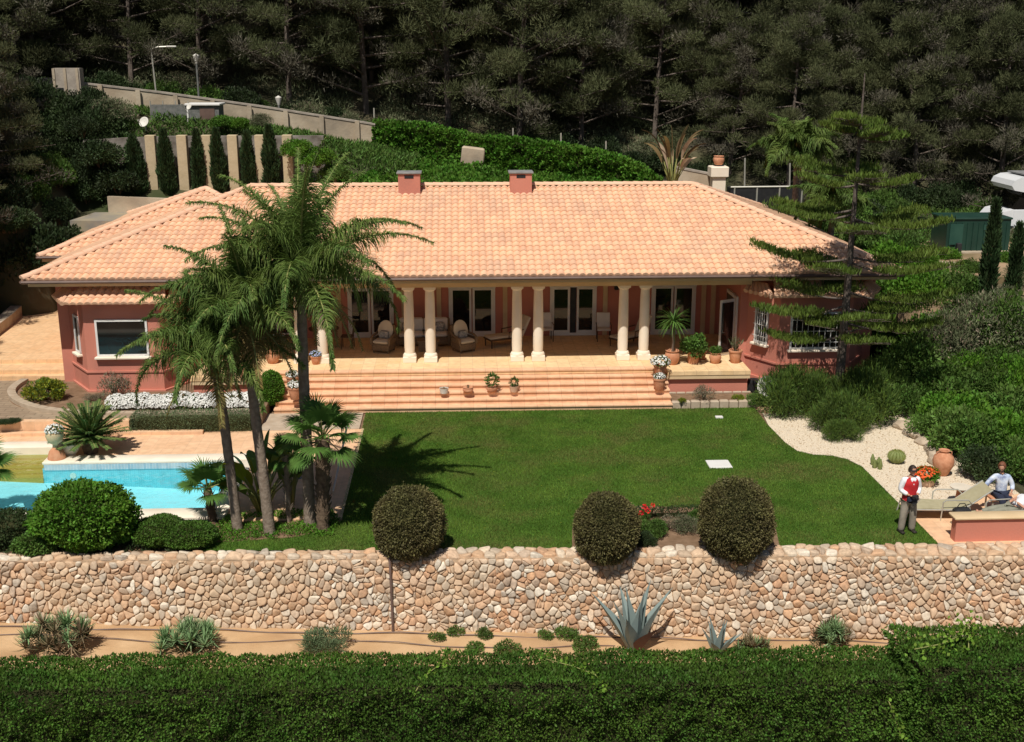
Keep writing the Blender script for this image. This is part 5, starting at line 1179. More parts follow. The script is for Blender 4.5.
b = MB(); b.lathe([(0, .44), (.27, .44), (.28, .47), (0, .48)], n=20); b.build('tabletop', M['cushion'], t, True); b = MB(); b.lathe([(.2, 0), (.12, .1), (.1, .36), (.18, .44)], n=14); b.build('pedestal', M['terra'], t, True)

# ================================================================== PEOPLE
M['skin'] = pmat('skin', (.50, .27, .18), (.56, .31, .21), 8, .6)
M['skintan'] = pmat('skin_tanned', (.48, .25, .16), (.54, .29, .19), 8, .6)
M['hairdark'] = pmat('dark_hair', (.02, .014, .01), (.04, .025, .018), 20, .6)
M['hairred'] = pmat('auburn_hair', (.14, .05, .025), (.2, .08, .04), 20, .6)
M['hairfair'] = pmat('fair_hair', (.32, .30, .22), (.4, .37, .28), 20, .6)
M['vestred'] = pmat('red_vest_fabric', (.48, .02, .025), (.58, .03, .035), 10, .85, .2, 40)
M['shirtw'] = pmat('white_shirt_fabric', (.76, .77, .80), (.82, .82, .84), 5, .85, .2, 30)
M['khaki'] = pmat('khaki_fabric', (.24, .21, .17), (.36, .32, .26), 3, .9, .2, 30)
M['shoes'] = pmat('dark_shoes', (.02, .016, .014), (.03, .025, .02), 5, .5)
M['blouse'] = pmat('blue_white_blouse', (.40, .50, .68), (.74, .78, .84), 7, .85, c3=(.10, .14, .32), s3=5)
M['navy'] = pmat('navy_fabric', (.02, .025, .05), (.03, .04, .07), 5, .9)
M['denim'] = pmat('pale_trousers', (.22, .22, .17), (.28, .28, .22), 5, .9)
def skin_obj(name, chains, mat, parent=None, sub=2, loc=None):
    """chains: list of (points, radii, links) islands; grown with the Skin modifier then baked to a mesh"""
    V = []; E_ = []; Rr = []; roots = []
    for pts, rads, edges in chains:
        b0 = len(V); V += [tuple(p) for p in pts]; Rr += list(rads); E_ += [(a+b0, c+b0) for a, c in edges]; roots.append(b0)
    me = bpy.data.meshes.new(name); me.from_pydata(V, E_, []); o = bpy.data.objects.new(name, me); C.objects.link(o)
    md = o.modifiers.new('skin', 'SKIN'); md.use_smooth_shade = True; md.branch_smoothing = .4
    sk = o.data.skin_vertices[0].data if len(o.data.skin_vertices) else o.data.skin_vertices.new(name='sv').data if hasattr(o.data.skin_vertices, 'new') else None
    for i, r in enumerate(Rr): sk[i].radius = (r, r) if not hasattr(r, '__len__') else r
    for r in roots: sk[r].use_root = True
    m2 = o.modifiers.new('ss', 'SUBSURF'); m2.levels = sub; m2.render_levels = sub
    dg = bpy.context.evaluated_depsgraph_get(); dg.update(); ev = o.evaluated_get(dg); nm = bpy.data.meshes.new_from_object(ev)
    bpy.data.objects.remove(o); nm.name = name; nm.materials.clear(); nm.materials.append(mat)
    nm.polygons.foreach_set('use_smooth', [True]*len(nm.polygons))
    q = link(name, nm, parent); return q
def chain(pts, rads): return (pts, rads, [(i, i+1) for i in range(len(pts)-1)])
def head_mesh(center, r, yaw, pitch=0.0):
    """egg shaped head with brow, nose, chin, lips, ears and eyes; returns verts/faces"""
    mb = MB(); n, m = 20, 16; R = Matrix.Rotation(yaw, 3, 'Z') @ Matrix.Rotation(pitch, 3, 'X'); c = Vector(center); vs = []
    for j in range(m+1):
        ph = PI*j/m
        for i in range(n):
            a = 2*PI*i/n; x = math.sin(ph)*math.sin(a); y = -math.sin(ph)*math.cos(a); z = math.cos(ph)
            p = Vector((x*.76, y*.92, z*1.12))
            if z < 0: p.x *= 1+.28*z; p.y *= 1+.14*z
            f = max(0, -y)
            p.y -= .20*math.exp(-((x*.76/.11)**2+((z+.12)/.16)**2))*(f > .3)     # nose
            p.y += .07*math.exp(-(((abs(x)-.34)/.14)**2+((z-.08)/.10)**2))*(f > .3) # eye sockets
            p.y -= .05*math.exp(-((x/.25)**2+((z+.47)/.06)**2))*(f > .3); p.y -= .07*math.exp(-((x/.25)**2+((z+.82)/.14)**2))*(f > .2)
            vs.append(c + R @ (p*r))
    fs = [(j*n+i, (j+1)*n+i, (j+1)*n+(i+1) % n, j*n+(i+1) % n) for j in range(m) for i in range(n)]
    mb.add(vs, fs)
    for s in (-1, 1):
        e = c + R @ Vector((s*.76*r, .05*r, -.05*r)); mb.tube([e+R@Vector((0, 0, -.16*r)), e+R@Vector((s*.06*r, .03*r, .02*r)), e+R@Vector((0, 0, .2*r))], [.04*r, .09*r, .05*r], 6)
    return mb
def hand(wrist, direction, palmn, s, curl=.5):
    """palm plus five fingers as skin chains; wrist Vector, s = +1/-1 thumb side"""
    w_ = Vector(wrist); d = Vector(direction).normalized(); n = Vector(palmn).normalized(); x = d.cross(n).normalized()*s; out = []
    out.append(chain([w_, w_+d*.04, w_+d*.085], [(.026, .018), (.036, .017), (.036, .015)]))
    for k, (off, L) in enumerate(((-.027, .062), (-.009, .076), (.010, .072), (.027, .056))):
        p = w_+d*.07+x*off; a = d; pts = [p]; 
        for q in range(3): ang_ = curl*(q+1)*.5; dd = (d*math.cos(ang_)+n*math.sin(ang_)); p = p+dd*L*(.45, .33, .27)[q]; pts.append(p)
        out.append(chain(pts, [.0095, .009, .0085, .0075]))
    p = w_+d*.025-x*.028; td = (d*.7-x*.65+n*.3).normalized(); out.append(chain([p, p+td*.03, p+td*.055+n*.01], [.011, .0105, .009])); return out
def join_to(o, mbs, mats=None):
    bm = bmesh.new(); bm.from_mesh(o.data)
    for mb, mi in mbs:
        vv_ = [bm.verts.new(p) for p in mb.v]
        for f in mb.f:
            try: ff = bm.faces.new([vv_[i] for i in f]); ff.smooth = True; ff.material_index = mi
            except ValueError: pass
    bm.to_mesh(o.data); bm.free()
    for m in (mats or []): o.data.materials.append(m)
def bake_person(name, loc, rz, label, chains, headc, hr, hyaw, hpitch, skinm):
    o = skin_obj(name, chains, skinm); join_to(o, [(head_mesh(headc, hr, hyaw, hpitch), 0)])
    o.location = loc; o.rotation_euler = (0, 0, rz); tag(o, label, 'person'); return o
def hair_cap(parent, c, r, yaw, mat, low=.0, back=.5, name='hair', pitch=0.0):
    mb = MB(); n, m = 20, 10; R = Matrix.Rotation(yaw, 3, 'Z') @ Matrix.Rotation(pitch, 3, 'X'); vs = []
    for j in range(m+1):
        for i in range(n):
            a = 2*PI*i/n; front = math.cos(a) > 0; mx_ = .82 if front and abs(math.sin(a)) < .75 else (1.75+back*.5 if not front else 1.5)
            ph = mx_*j/m; x = math.sin(ph)*math.sin(a); y = -math.sin(ph)*math.cos(a); z = math.cos(ph); k = 1.09+.05*noise.noise(Vector((x*4, y*4, z*4)))
            vs.append(Vector(c)+R@(Vector((x*.80, y*.96, z*1.14))*r*k))
    mb.add(vs, [(j*n+i, (j+1)*n+i, (j+1)*n+(i+1) % n, j*n+(i+1) % n) for j in range(m) for i in range(n)]); return mb.build(name, mat, parent, True, angle=rad(80))
# the standing man: faces the camera (-Y), forearms bent, holding a small black camera at the waist
def standing_man():
    hip = .92; sh = 1.42
    J = dict(pel=(0, 0, hip), sp=(0, .0, 1.12), ch=(0, -.01, 1.30), nk=(0, 0, 1.47), hd=(0, -.02, 1.56))
    body = ([(0, 0, hip), (0, 0, 1.12), (0, 0, 1.30), (0, 0, 1.46), (0, -.01, 1.55), (.17, 0, 1.40), (.235, .02, 1.12), (.10, -.20, 1.04), (-.17, 0, 1.40), (-.24, .02, 1.12), (-.10, -.20, 1.04), (.10, 0, .88), (.13, -.03, .48), (.15, .03, .08), (.16, -.09, .035), (-.10, 0, .88), (-.12, -.01, .48), (-.14, .03, .08), (-.17, -.08, .035)],
            [(.13, .095), (.125, .09), (.14, .10), .06, .055, .06, .042, .028, .06, .042, .028, .082, .055, .042, (.04, .03), .082, .055, .042, (.04, .03)],
            [(0, 1), (1, 2), (2, 3), (3, 4), (2, 5), (5, 6), (6, 7), (2, 8), (8, 9), (9, 10), (0, 11), (11, 12), (12, 13), (13, 14), (0, 15), (15, 16), (16, 17), (17, 18)])
    ch = [body]+hand((.10, -.20, 1.04), (-.75, -.5, .05), (0, -.2, -1), 1, .9)+hand((-.10, -.20, 1.04), (.75, -.5, .05), (0, -.2, -1), -1, .9)
    base = at(906, 532); o = bake_person('person', base, .12, 'man in a red vest, white shirt and khaki trousers standing on the lawn', ch, (0, -.03, 1.635), .108, .1, .12, M['skintan'])
    # shirt: torso and sleeves
    c = ([(0, 0, .95), (0, 0, 1.12), (0, 0, 1.32), (0, 0, 1.45), (.18, 0, 1.40), (.245, .02, 1.12), (.13, -.16, 1.05), (-.18, 0, 1.40), (-.25, .02, 1.12), (-.13, -.16, 1.05)], [(.165, .13), (.165, .13), (.18, .135), (.085, .08), .098, .072, .056, .098, .072, .056], [(0, 1), (1, 2), (2, 3), (2, 4), (4, 5), (5, 6), (2, 7), (7, 8), (8, 9)])
    skin_obj('shirt', [c], M['shirtw'], o)
    b = MB(); n = 24; rings = [(.86, .185, .135), (.90, .19, .142), (1.02, .185, .138), (1.15, .19, .142), (1.27, .205, .155), (1.36, .195, .15), (1.42, .15, .12), (1.455, .09, .085)]; vs = []
    for z_, rx_, ry_ in rings:
        for k in range(n): a = 2*PI*k/n; wob = 1+.02*math.sin(a*5+z_*20); vs.append((rx_*math.cos(a)*wob, ry_*math.sin(a)*wob-.005, z_))
    b.add(vs, [(r*n+k, r*n+(k+1) % n, (r+1)*n+(k+1) % n, (r+1)*n+k) for r in range(len(rings)-1) for k in range(n)]); b.build('vest', M['vestred'], o, True, angle=rad(80))
    b = MB(); b.add([(-.075, -.13, 1.425), (.075, -.13, 1.425), (0, -.165, 1.29), (-.05, -.09, 1.465), (.05, -.09, 1.465)], [(0, 2, 1), (0, 1, 4, 3)]); b.build('shirt_front', M['shirtw'], o)
    c = ([(0, 0, .93), (.09, 0, .84), (.125, -.03, .48), (.15, .02, .02), (-.09, 0, .84), (-.12, -.01, .48), (-.14, .02, .02)], [(.18, .14), .115, .095, .085, .115, .095, .085], [(0, 1), (1, 2), (2, 3), (0, 4), (4, 5), (5, 6)])
    skin_obj('trousers', [c], M['khaki'], o)
    for s, x, y in ((1, .155, -.03), (-1, -.155, -.02)): b = MB(); b.box((x, y-.01, .045), (.105, .29, .09), bev=.035); b.build('shoe', M['shoes'], o, True)
    hair_cap(o, (0, -.03, 1.635), .108, .1, M['hairdark'], pitch=.12)
    b = MB(); b.tube([(-.082, -.07, 1.655), (-.05, -.135, 1.65), (0, -.145, 1.652), (.05, -.135, 1.65), (.082, -.07, 1.655)], .02, 6, sq=.9); b.build('sunglasses', M['dark'], o, True)
    # camera in his hands (a thing of its own)
    t = empty('camera_in_hands', (base.x, base.y, 0), .12, 'small black photo camera held at the waist by the standing man', 'camera')
    b = MB(); b.box((0, -.285, 1.03), (.15, .07, .10), bev=.015); b.build('body', M['dark'], t, True); b = MB(); b.tube([(0, -.31, 1.03), (0, -.40, 1.02)], [.036, .034], 12); b.build('lens', M['dark'], t, True)
    b = MB(); b.box((0, -.15, .93), (.26, .09, .15), bev=.03); tag(b.build('waist_pouch', M['navy'], smooth=True), 'dark pouch worn at the front of the standing man', 'pouch'); q = C.objects['waist_pouch']; q.location = (base.x, base.y, 0); q.rotation_euler = (0, 0, .12)
standing_man()
# seated woman, blue and white blouse, leaning to her right on her arm
def seated_woman():
    base = Vector((13.85, 27.75, 0)); z0 = .38
    body = ([(0, 0, z0+.12), (0, .0, z0+.32), (-.02, -.01, z0+.50), (-.03, -.02, z0+.66), (-.04, -.04, z0+.73), (-.19, -.02, z0+.58), (-.36, -.06, z0+.42), (-.50, -.10, z0+.22), (.15, -.02, z0+.58), (.26, -.06, z0+.34), (.18, -.24, z0+.22), (.09, -.06, z0+.08), (.12, -.44, z0+.06), (.13, -.48, .10), (.13, -.60, .05), (-.09, -.06, z0+.08), (-.08, -.44, z0+.06), (-.08, -.48, .10), (-.08, -.60, .05)],
            [(.13, .11), (.11, .09), (.125, .09), .05, .048, .05, .036, .026, .05, .036, .026, .085, .06, .042, .035, .085, .06, .042, .035],
            [(0, 1), (1, 2), (2, 3), (3, 4), (2, 5), (5, 6), (6, 7), (2, 8), (8, 9), (9, 10), (0, 11), (11, 12), (12, 13), (13, 14), (0, 15), (15, 16), (16, 17), (17, 18)])
    ch = [body]+hand((-.50, -.10, z0+.22), (-.6, -.2, -.7), (0, -.4, -.8), 1, .4)+hand((.18, -.24, z0+.22), (-.5, -.8, -.2), (0, 0, -1), -1, .5)
    o = bake_person('person', base, -.1, 'seated woman with auburn hair in a blue and white top, leaning on one arm', ch, (-.06, -.07, z0+.84), .10, -.5, .25, M['skintan'])
    c = ([(0, 0, z0+.06), (0, 0, z0+.32), (-.02, 0, z0+.50), (-.03, -.01, z0+.63), (-.19, -.02, z0+.58), (-.36, -.06, z0+.42), (-.46, -.09, z0+.28), (.15, -.02, z0+.58), (.26, -.06, z0+.34), (.21, -.18, z0+.25)], [(.18, .15), (.155, .13), (.17, .13), .07, .085, .065, .055, .085, .065, .055], [(0, 1), (1, 2), (2, 3), (2, 4), (4, 5), (5, 6), (2, 7), (7, 8), (8, 9)])
    skin_obj('blouse', [c], M['blouse'], o)
    c = ([(0, 0, z0+.12), (.09, -.06, z0+.08), (.12, -.44, z0+.06), (.13, -.48, .06), (-.09, -.06, z0+.08), (-.08, -.44, z0+.06), (-.08, -.48, .06)], [(.175, .16), .125, .095, .075, .125, .095, .075], [(0, 1), (1, 2), (2, 3), (0, 4), (4, 5), (5, 6)])
    skin_obj('trousers', [c], M['navy'], o)
    for x in (.13, -.08): b = MB(); b.box((x, -.56, .045), (.085, .24, .08), bev=.03); b.build('shoe', M['shoes'], o, True)
    hair_cap(o, (-.06, -.06, z0+.85), .116, -.5, M['hairred'], back=1.6, pitch=.25)
    t = empty('garden_chair', (13.85, 27.85, 0), 0, 'low terracotta coloured garden seat under the seated woman', 'seat'); b = MB(); b.box((0, -.02, .36), (.55, .5, .08), bev=.02); b.build('seat', M['terra'], t)
    for sx in (-1, 1):
        for sy in (-1, 1): b = MB(); b.tube([(sx*.22, sy*.2, 0), (sx*.22, sy*.2, .34)], .025, 6); b.build('leg', M['alu'], t)
seated_woman()
# reclining person at the photo edge
def reclining():
    base = Vector((13.72, 26.72, .36))
    # head towards +x, legs towards -x, lying back on the second lounger
    body = ([(0, 0, .12), (.18, 0, .22), (.33, 0, .34), (.44, 0, .45), (.47, -.02, .51), (.33, -.19, .36), (.12, -.28, .22), (-.02, -.12, .34), (.33, .19, .36), (.14, .28, .24), (-.06, .22, .16), (-.08, -.09, .10), (-.46, -.12, .13), (-.86, -.12, .02), (-.93, -.12, .10), (-.08, .09, .10), (-.46, .11, .10), (-.86, .12, .01), (-.93, .12, .09)],
            [(.12, .12), (.12, .11), (.13, .10), .055, .05, .055, .04, .03, .055, .04, .03, .085, .06, .045, .035, .085, .06, .045, .035],
            [(0, 1), (1, 2), (2, 3), (3, 4), (2, 5), (5, 6), (6, 7), (2, 8), (8, 9), (9, 10), (0, 11), (11, 12), (12, 13), (13, 14), (0, 15), (15, 16), (16, 17), (17, 18)])
    ch = [body]+hand((-.02, -.12, .34), (-.6, .5, .5), (0, 1, -.3), 1, .8)+hand((-.06, .22, .16), (-.9, -.2, -.1), (0, 0, -1), -1, .4)
    o = bake_person('person', base, .1, 'reclining fair haired person in a pale top, cut by the right photo edge', ch, (.53, -.03, .61), .105, -1.35, .1, M['skin'])
    c = ([(-.02, 0, .12), (.18, 0, .22), (.33, 0, .34), (.43, 0, .43), (.33, -.19, .36), (.18, -.25, .26), (.33, .19, .36), (.2, .25, .28)], [(.175, .165), (.17, .15), (.175, .14), .075, .09, .075, .09, .075], [(0, 1), (1, 2), (2, 3), (2, 4), (4, 5), (2, 6), (6, 7)])
    skin_obj('shirt', [c], M['shirtw'], o)
    c = ([(0, 0, .12), (-.08, -.09, .10), (-.46, -.12, .13), (-.80, -.12, .04), (-.08, .09, .10), (-.46, .11, .10), (-.80, .12, .03)], [(.165, .155), .125, .095, .08, .125, .095, .08], [(0, 1), (1, 2), (2, 3), (0, 4), (4, 5), (5, 6)])
    skin_obj('trousers', [c], M['denim'], o); hair_cap(o, (.53, -.03, .61), .108, -1.35, M['hairfair'])
reclining()

# ================================================================== ARAUCARIA
def araucaria(base, H, tiers, label, seed=2):
    random.seed(seed); t = empty('norfolk_pine', base, .3, label, 'tree')
    ringtrunk([(0, 0, -.1), (.05, 0, H*.3), (.08, 0, H*.6), (.1, 0, H)], [.17, .13, .08, .015], 'bark', t)
    V1 = []; mb = MB(); mb.cur = 1
    def needles(P0, P1, n, L, up, sp=.05):
        f = RNG.random(n)[:, None]; B = P0*(1-f)+P1*f+RNG.normal(0, sp, (n, 3))*np.array([1, 1, .3]); D = unit(rand_unit(n)*.45+np.array([0, 0, up])); return B, D
    BB = []; DD = []; LL = []
    for z, R, nb, rise in tiers:
        a0 = random.uniform(0, 6)
        for k in range(nb):
            a = a0+2*PI*k/nb+random.uniform(-.2, .2); zb = z+random.uniform(-.28, .28); rs_ = rise+random.uniform(-.08, .12); Rk = R*random.uniform(.85, 1.1); d = np.array([math.cos(a), math.sin(a), 0]); s = np.array([-math.sin(a), math.cos(a), 0]); pts = []
            for i in range(9):
                f = i/8; pts.append(np.array([.08, 0, zb])+d*Rk*f+np.array([0, 0, Rk*(rs_*f-.09*math.sin(PI*f))]))
            mb.tube([tuple(p) for p in pts], list(np.linspace(.045, .012, 9)), 5)
            for i in range(3 if Rk > 1.4 else 2, 9):
                f = i/8; p = pts[i]
                for q in (-1, 1):
                    for rep in range(2):
                        ln = .52*R**.5*(1-abs(f-.6)*.8)*random.uniform(.5, 1.15); pp = pts[i-1]*(rep*.5)+p*(1-rep*.5); e = pp+(s*q*.85+d*.55)*ln+np.array([0, 0, ln*.12]); mb.tube([tuple(pp), tuple(e)], [.015, .006], 3, cap=False)
                        B, D = needles(pp, e, 46, 0, .8, .06); BB.append(B); DD.append(D)
            B, D = needles(pts[5], pts[8], 60, 0, 1.0, .05); BB.append(B); DD.append(D)
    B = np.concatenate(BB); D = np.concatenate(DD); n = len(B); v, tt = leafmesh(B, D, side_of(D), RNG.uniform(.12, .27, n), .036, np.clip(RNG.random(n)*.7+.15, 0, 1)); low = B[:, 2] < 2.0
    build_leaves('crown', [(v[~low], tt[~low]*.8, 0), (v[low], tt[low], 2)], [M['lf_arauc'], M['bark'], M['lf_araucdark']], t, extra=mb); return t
araucaria((12.4, 36.6, 0), 10.8, [(9.05, 1.15, 6, .12), (7.6, 1.8, 5, .08), (6.4, 2.6, 6, .08), (4.9, 2.9, 5, .05), (3.7, 3.0, 6, .04), (2.7, 2.8, 5, .02)], 'tall tiered Norfolk Island pine before the right end of the villa')
for (x, y, s, sz, l, k) in ((10.6, 36.3, 1.0, 1.35, 'dark feathery shrub at the villa corner left of the tiered pine', 'feather'), (11.9, 34.6, .95, 1.0, 'feathery conifer shrub overhanging the gravel in front of the tiered pine', 'feather'), (12.9, 35.6, 1.25, 1.1, 'wide feathery conifer shrub right of the tiered pine trunk', 'feather'), (11.6, 36.3, 1.0, 1.2, 'dark feathery shrub hiding the foot of the tiered pine', 'feather'), (11.6, 33.6, .6, .9, 'smallest feathery conifer shrub at the edge of lawn and gravel', 'feather'), (13.9, 37.0, 1.1, 1.2, 'feathery dark shrub by the right corner of the villa', 'feather')): shrub(k, (x, y, .0), s, l, 'conifer_shrub', 'shrub', sz=s*sz*1.25)
shrub('yellow', at(738, 402, .1), .28, 'small yellow green plant at the corner of the planter', 'small_plant', 'plant')
shrub('mid', at(757, 405, .05), .4, 'green shrub beside the paving slab near the planter', 'low_shrub')
# satellite dish and black bin by the right wing
def sat_dish(loc, rz, label, s=1.0, pole=.7):
    t = empty('satellite_dish', loc, rz, label, 'satellite dish'); b = MB(); b.tube([(0, 0, 0), (0, 0, pole)], .02*s+.01, 8); b.build('mast', M['alu'], t)
    b = MB(); vs = []; n = 20
    R = Matrix.Rotation(rad(62), 3, 'X')
    for j in range(6):
        r = .38*s*j/5+.001
        for i in range(n): a = 2*PI*i/n; vs.append(R@Vector((r*math.cos(a), r*1.08*math.sin(a), (r*r)*.6/s))+Vector((0, -.08, pole+.1)))
    b.add(vs, [(j*n+i, j*n+(i+1) % n, (j+1)*n+(i+1) % n, (j+1)*n+i) for j in range(5) for i in range(n)]); o = b.build('dish', M['offwhite'], t, True)
    m_ = o.modifiers.new('solid', 'SOLIDIFY'); m_.thickness = .015
    b = MB(); b.tube([(0, -.2, pole-.2), (0, -.55, pole+.2)], .012, 6); b.box((0, -.56, pole+.22), (.07, .1, .07)); b.build('feed_arm', M['alu'], t)
sat_dish((10.35, 37.85, 0), .1, 'pale satellite dish in front of the right bay wall', 1.0, .35)
b = MB(); b.lathe([(.17, 0), (.19, .02), (.22, .5), (.2, .62), (0, .64)], n=14); o = b.build('garden_bin', M['dark'], smooth=True); o.location = (10.02, 38.3, 0); tag(o, 'small black bin at the right end of the terrace wall', 'bin')

# ================================================================== LAND BEHIND AND BESIDE THE VILLA
def on_hill(px, py, y0=27.0, y1=140.0):
    d = _ray(px, py); y = y0
    while y < y1:
        t = y/d.y; z = CAMH+d.z*t
        if z <= hill(d.x*t, y): return Vector((d.x*t, y, hill(d.x*t, y)))
        y += .15
    return Vector((d.x*y1/d.y, y1, hill(d.x*y1/d.y, y1)))
def scale_at(p): return FPX/((Vector(p)-Vector((0, 0, CAMH))).dot(_fw))
# rear garden wall
def strip_wall(name, pts, thick, h, mat, label, capm=None, cat='wall'):
    """pts: (x, y, ztop)"""
    root = empty(name, (0, 0, 0), 0, label, cat); b = MB(); cb = MB()
    for i in range(len(pts)-1):
        a, c = Vector(pts[i]), Vector(pts[i+1]); d = Vector((c.x-a.x, c.y-a.y, 0)).normalized(); n = Vector((-d.y, d.x, 0))*thick/2
        vs = [a-n, c-n, c+n, a+n]; b.add([v-Vector((0, 0, h)) for v in vs]+vs, [(0, 3, 2, 1), (4, 5, 6, 7), (0, 1, 5, 4), (1, 2, 6, 5), (2, 3, 7, 6), (3, 0, 4, 7)])
        if capm: n2 = n*1.25; vs = [a-n2, c-n2, c+n2, a+n2]; cb.add([v+Vector((0, 0, .002)) for v in vs]+[v+Vector((0, 0, .09)) for v in vs], [(0, 3, 2, 1), (4, 5, 6, 7), (0, 1, 5, 4), (1, 2, 6, 5), (2, 3, 7, 6), (3, 0, 4, 7)])
    b.build('wall_body', mat, root)
    if capm: cb.build('coping', capm, root)
    return root
M['blockwall'] = tile_mat('block_wall', (.40, .31, .21), (.50, .40, .28), (.33, .26, .19), 1.3, .55, .03, .9, offset=.5)
M['shadestone'] = pmat('grey_stone_with_shade', (.12, .10, .08), (.30, .27, .24), 1.6, .95, .6, 6)  # shading is mixed into this darker wall colour
M['oldtan'] = pmat('weathered_tan', (.46, .37, .23), (.54, .44, .29), 2.5, .9, .3, 10)
M['oldgrey'] = pmat('weathered_grey', (.30, .26, .22), (.42, .37, .31), 2.5, .9, .4, 12)
wp = [atY(82, 84, 60.5), atY(160, 93, 61), atY(260, 107, 61.5), atY(375, 125, 62)]
strip_wall('rear_garden_wall', [tuple(p) for p in wp], .3, 2.4, M['concrete'], 'long cream concrete wall sloping down behind the villa towards the ivy', M['oldgrey'])
for i in range(8):
    f = (i+.5)/8; a = wp[0].lerp(wp[3], f); b = MB(); b.box((a.x, a.y-.2, a.z-.45), (.22, .12, 1.1)); tag(b.build('wall_pier', M['concrete']), 'narrow concrete pier against the rear garden wall', 'pier', 'piers of the rear wall')
# gate post and dark gate at the upper left
gp = atY(68, 68, 60); t = empty('gate_pillar', (gp.x, gp.y, gp.z-2.4), 0, 'broad pebble faced gate pillar at the upper left end of the wall', 'pillar')
b = MB(); b.box((0, 0, 1.2), (1.25, .6, 2.4)); b.build('shaft', M['oldgrey'], t)
for x in (-.62, -.08, .5): b = MB(); b.box((x, -.32, 1.2), (.12, .06, 2.38)); b.build('strip', M['concrete'], t)
b = MB(); b.box((-.36, -.31, 1.35), (.3, .05, .25)); b.build('letter_box', M['dark'], t)
g0 = atY(52, 84, 60); t = empty('entrance_gate', (g0.x-1.6, 60.1, g0.z-1.6), 0, 'dark metal gate beside the pebble faced pillar', 'gate')
b = MB(); b.box((0, 0, .95), (3.3, .06, 1.9)); b.build('panel', M['dark'], t)
for x in (-1.7, 1.68): b = MB(); b.box((x, 0, 1.0), (.1, .1, 2.1)); b.build('post', M['dark'], t)
# columns and retaining wall with cypresses
strip_wall('retaining_wall', [(-17.2, 55.9, 7.5), (-13.6, 55.7, 7.66), (-6.2, 55.7, 7.66)], .3, 4.0, M['shadestone'], 'pale retaining wall behind the row of square pillars and cypresses')
for i, px in enumerate((155, 186, 210, 236, 263, 290)):
    p = atY(px, 194, 55.0); b = MB(); b.box((0, 0, 1.45), (.44, .44, 2.9), bev=.02); o = b.build('square_pillar', M['oldtan']); o.location = (p.x, 55.0, 4.85)
    tag(o, ('leftmost', 'second', 'third', 'fourth', 'fifth', 'rightmost')[i]+' square cream pillar in the row of cypresses behind the villa', 'pillar', 'square pillars behind the villa')
def cypress(loc, h, r, label, n=5200, group=None, name='cypress', lf='lf_cypress'):
    t = empty(name, loc, RNG.uniform(0, 6), label, 'cypress', group)
    z = RNG.random(n)**.9; a = RNG.uniform(0, 2*PI, n); pr = np.minimum(1, (z+.04)*5)*(1-z**3.0)**.8; nz = np.array([noise.noise(Vector((math.cos(b_)*1.5, math.sin(b_)*1.5, c_*h*1.3))) for b_, c_ in zip(a, z)])
    rr_ = r*.82*pr*(.62+.38*RNG.random(n)+.45*nz); B = np.stack([rr_*np.cos(a), rr_*np.sin(a), z*h+.05], 1); D = unit(np.stack([np.cos(a)*.45, np.sin(a)*.45, np.full(n, 1.0)], 1)+rand_unit(n)*.3)
    v, tt = leafmesh(B, D, side_of(D), .22*RNG.uniform(.6, 1.3, n), .06, np.clip(RNG.random(n)*.7+.15+.5*nz, 0, 1)); build_leaves('crown', [(v, tt, 0)], [M[lf]], t)
    b = MB(); b.tube([(0, 0, -.1), (0, 0, h*.5), (0, 0, h*.93)], [r*.5, r*.42, .02], 7); b.build('trunk', M['core'], t); return t
for px, top, r, l in ((168, 132, .42, 'between the first two square pillars'), (200, 133, .30, 'slim one between the second and third square pillars'), (220, 131, .36, 'just right of the third square pillar'), (250, 134, .34, 'between the fourth and fifth square pillars'), (272, 128, .42, 'right of the fifth square pillar'), (137, 138, .55, 'broad and dark, left of the first square pillar')):
    p = atY(px, 194, 54.7); h = atY(px, top, 54.7).z-4.9; cypress((p.x, 54.7, 4.85), h, r, 'dark cypress behind the villa, '+l)
strip_wall('court_wall', [(-15.6, 53.3, 5.2), (-12.0, 53.3, 5.05)], .25, 3.5, M['concrete'], 'low concrete wall behind the rear roof of the villa')
sheet('rear_court', [(-16.5, 50.6), (-12.6, 50.0), (-12.4, 53.2), (-16.2, 53.2)], 4.50, pmat('shade_dappled_paving', (.36, .30, .20), (.24, .22, .19), 1.2, .9), thick=3.8)  # tan and grey noise puts dappled shade into the paving colour
# things on the upper level
m0 = atY(150, 104, 58); m1 = atY(188, 106, 58)
t = empty('screen_fence', (m0.x, 58, m0.z-1.7), 0, 'grey mesh screen fence on the slope above the pillars', 'fence')
M['screen'] = pmat('grey_screen', (.13, .14, .13), (.20, .20, .19), 6, .95, .5, 60)
b = MB(); b.box(((m1.x-m0.x)/2, 0, .85), (m1.x-m0.x, .04, 1.65)); b.build('mesh_panel', M['screen'], t)
for k in range(4): b = MB(); b.tube([((m1.x-m0.x)*k/3, .04, -.2), ((m1.x-m0.x)*k/3, .04, 1.85)], .03, 6); b.build('post', M['alu'], t)
s0 = atY(190, 103, 58.3); t = empty('garden_shed', (s0.x+.65, 58.6, s0.z-1.9), 0, 'small grey shed with a white roof edge behind the pillars', 'shed')
b = MB(); b.box((0, 0, .9), (1.5, 1.2, 1.8)); b.build('walls', M['screen'], t); b = MB(); b.box((0, -.02, 1.84), (1.66, 1.4, .1), bev=.02); b.build('roof', M['white'], t); b = MB(); b.box((.2, -.61, .85), (.7, .04, 1.6)); b.build('door', M['gutter'], t)
for x in (-.72,): b = MB(); b.box((x, -.62, .9), (.07, .06, 1.8)); b.build('trim', M['white'], t)
sat_dish(tuple(atY(146, 131, 56.6)), -.3, 'white satellite dish on the slope left of the grey screen fence', .62, .3)
sat_dish(tuple(atY(191, 110, 57.4)), -.6, 'small white satellite dish in front of the little shed', .4, .05)
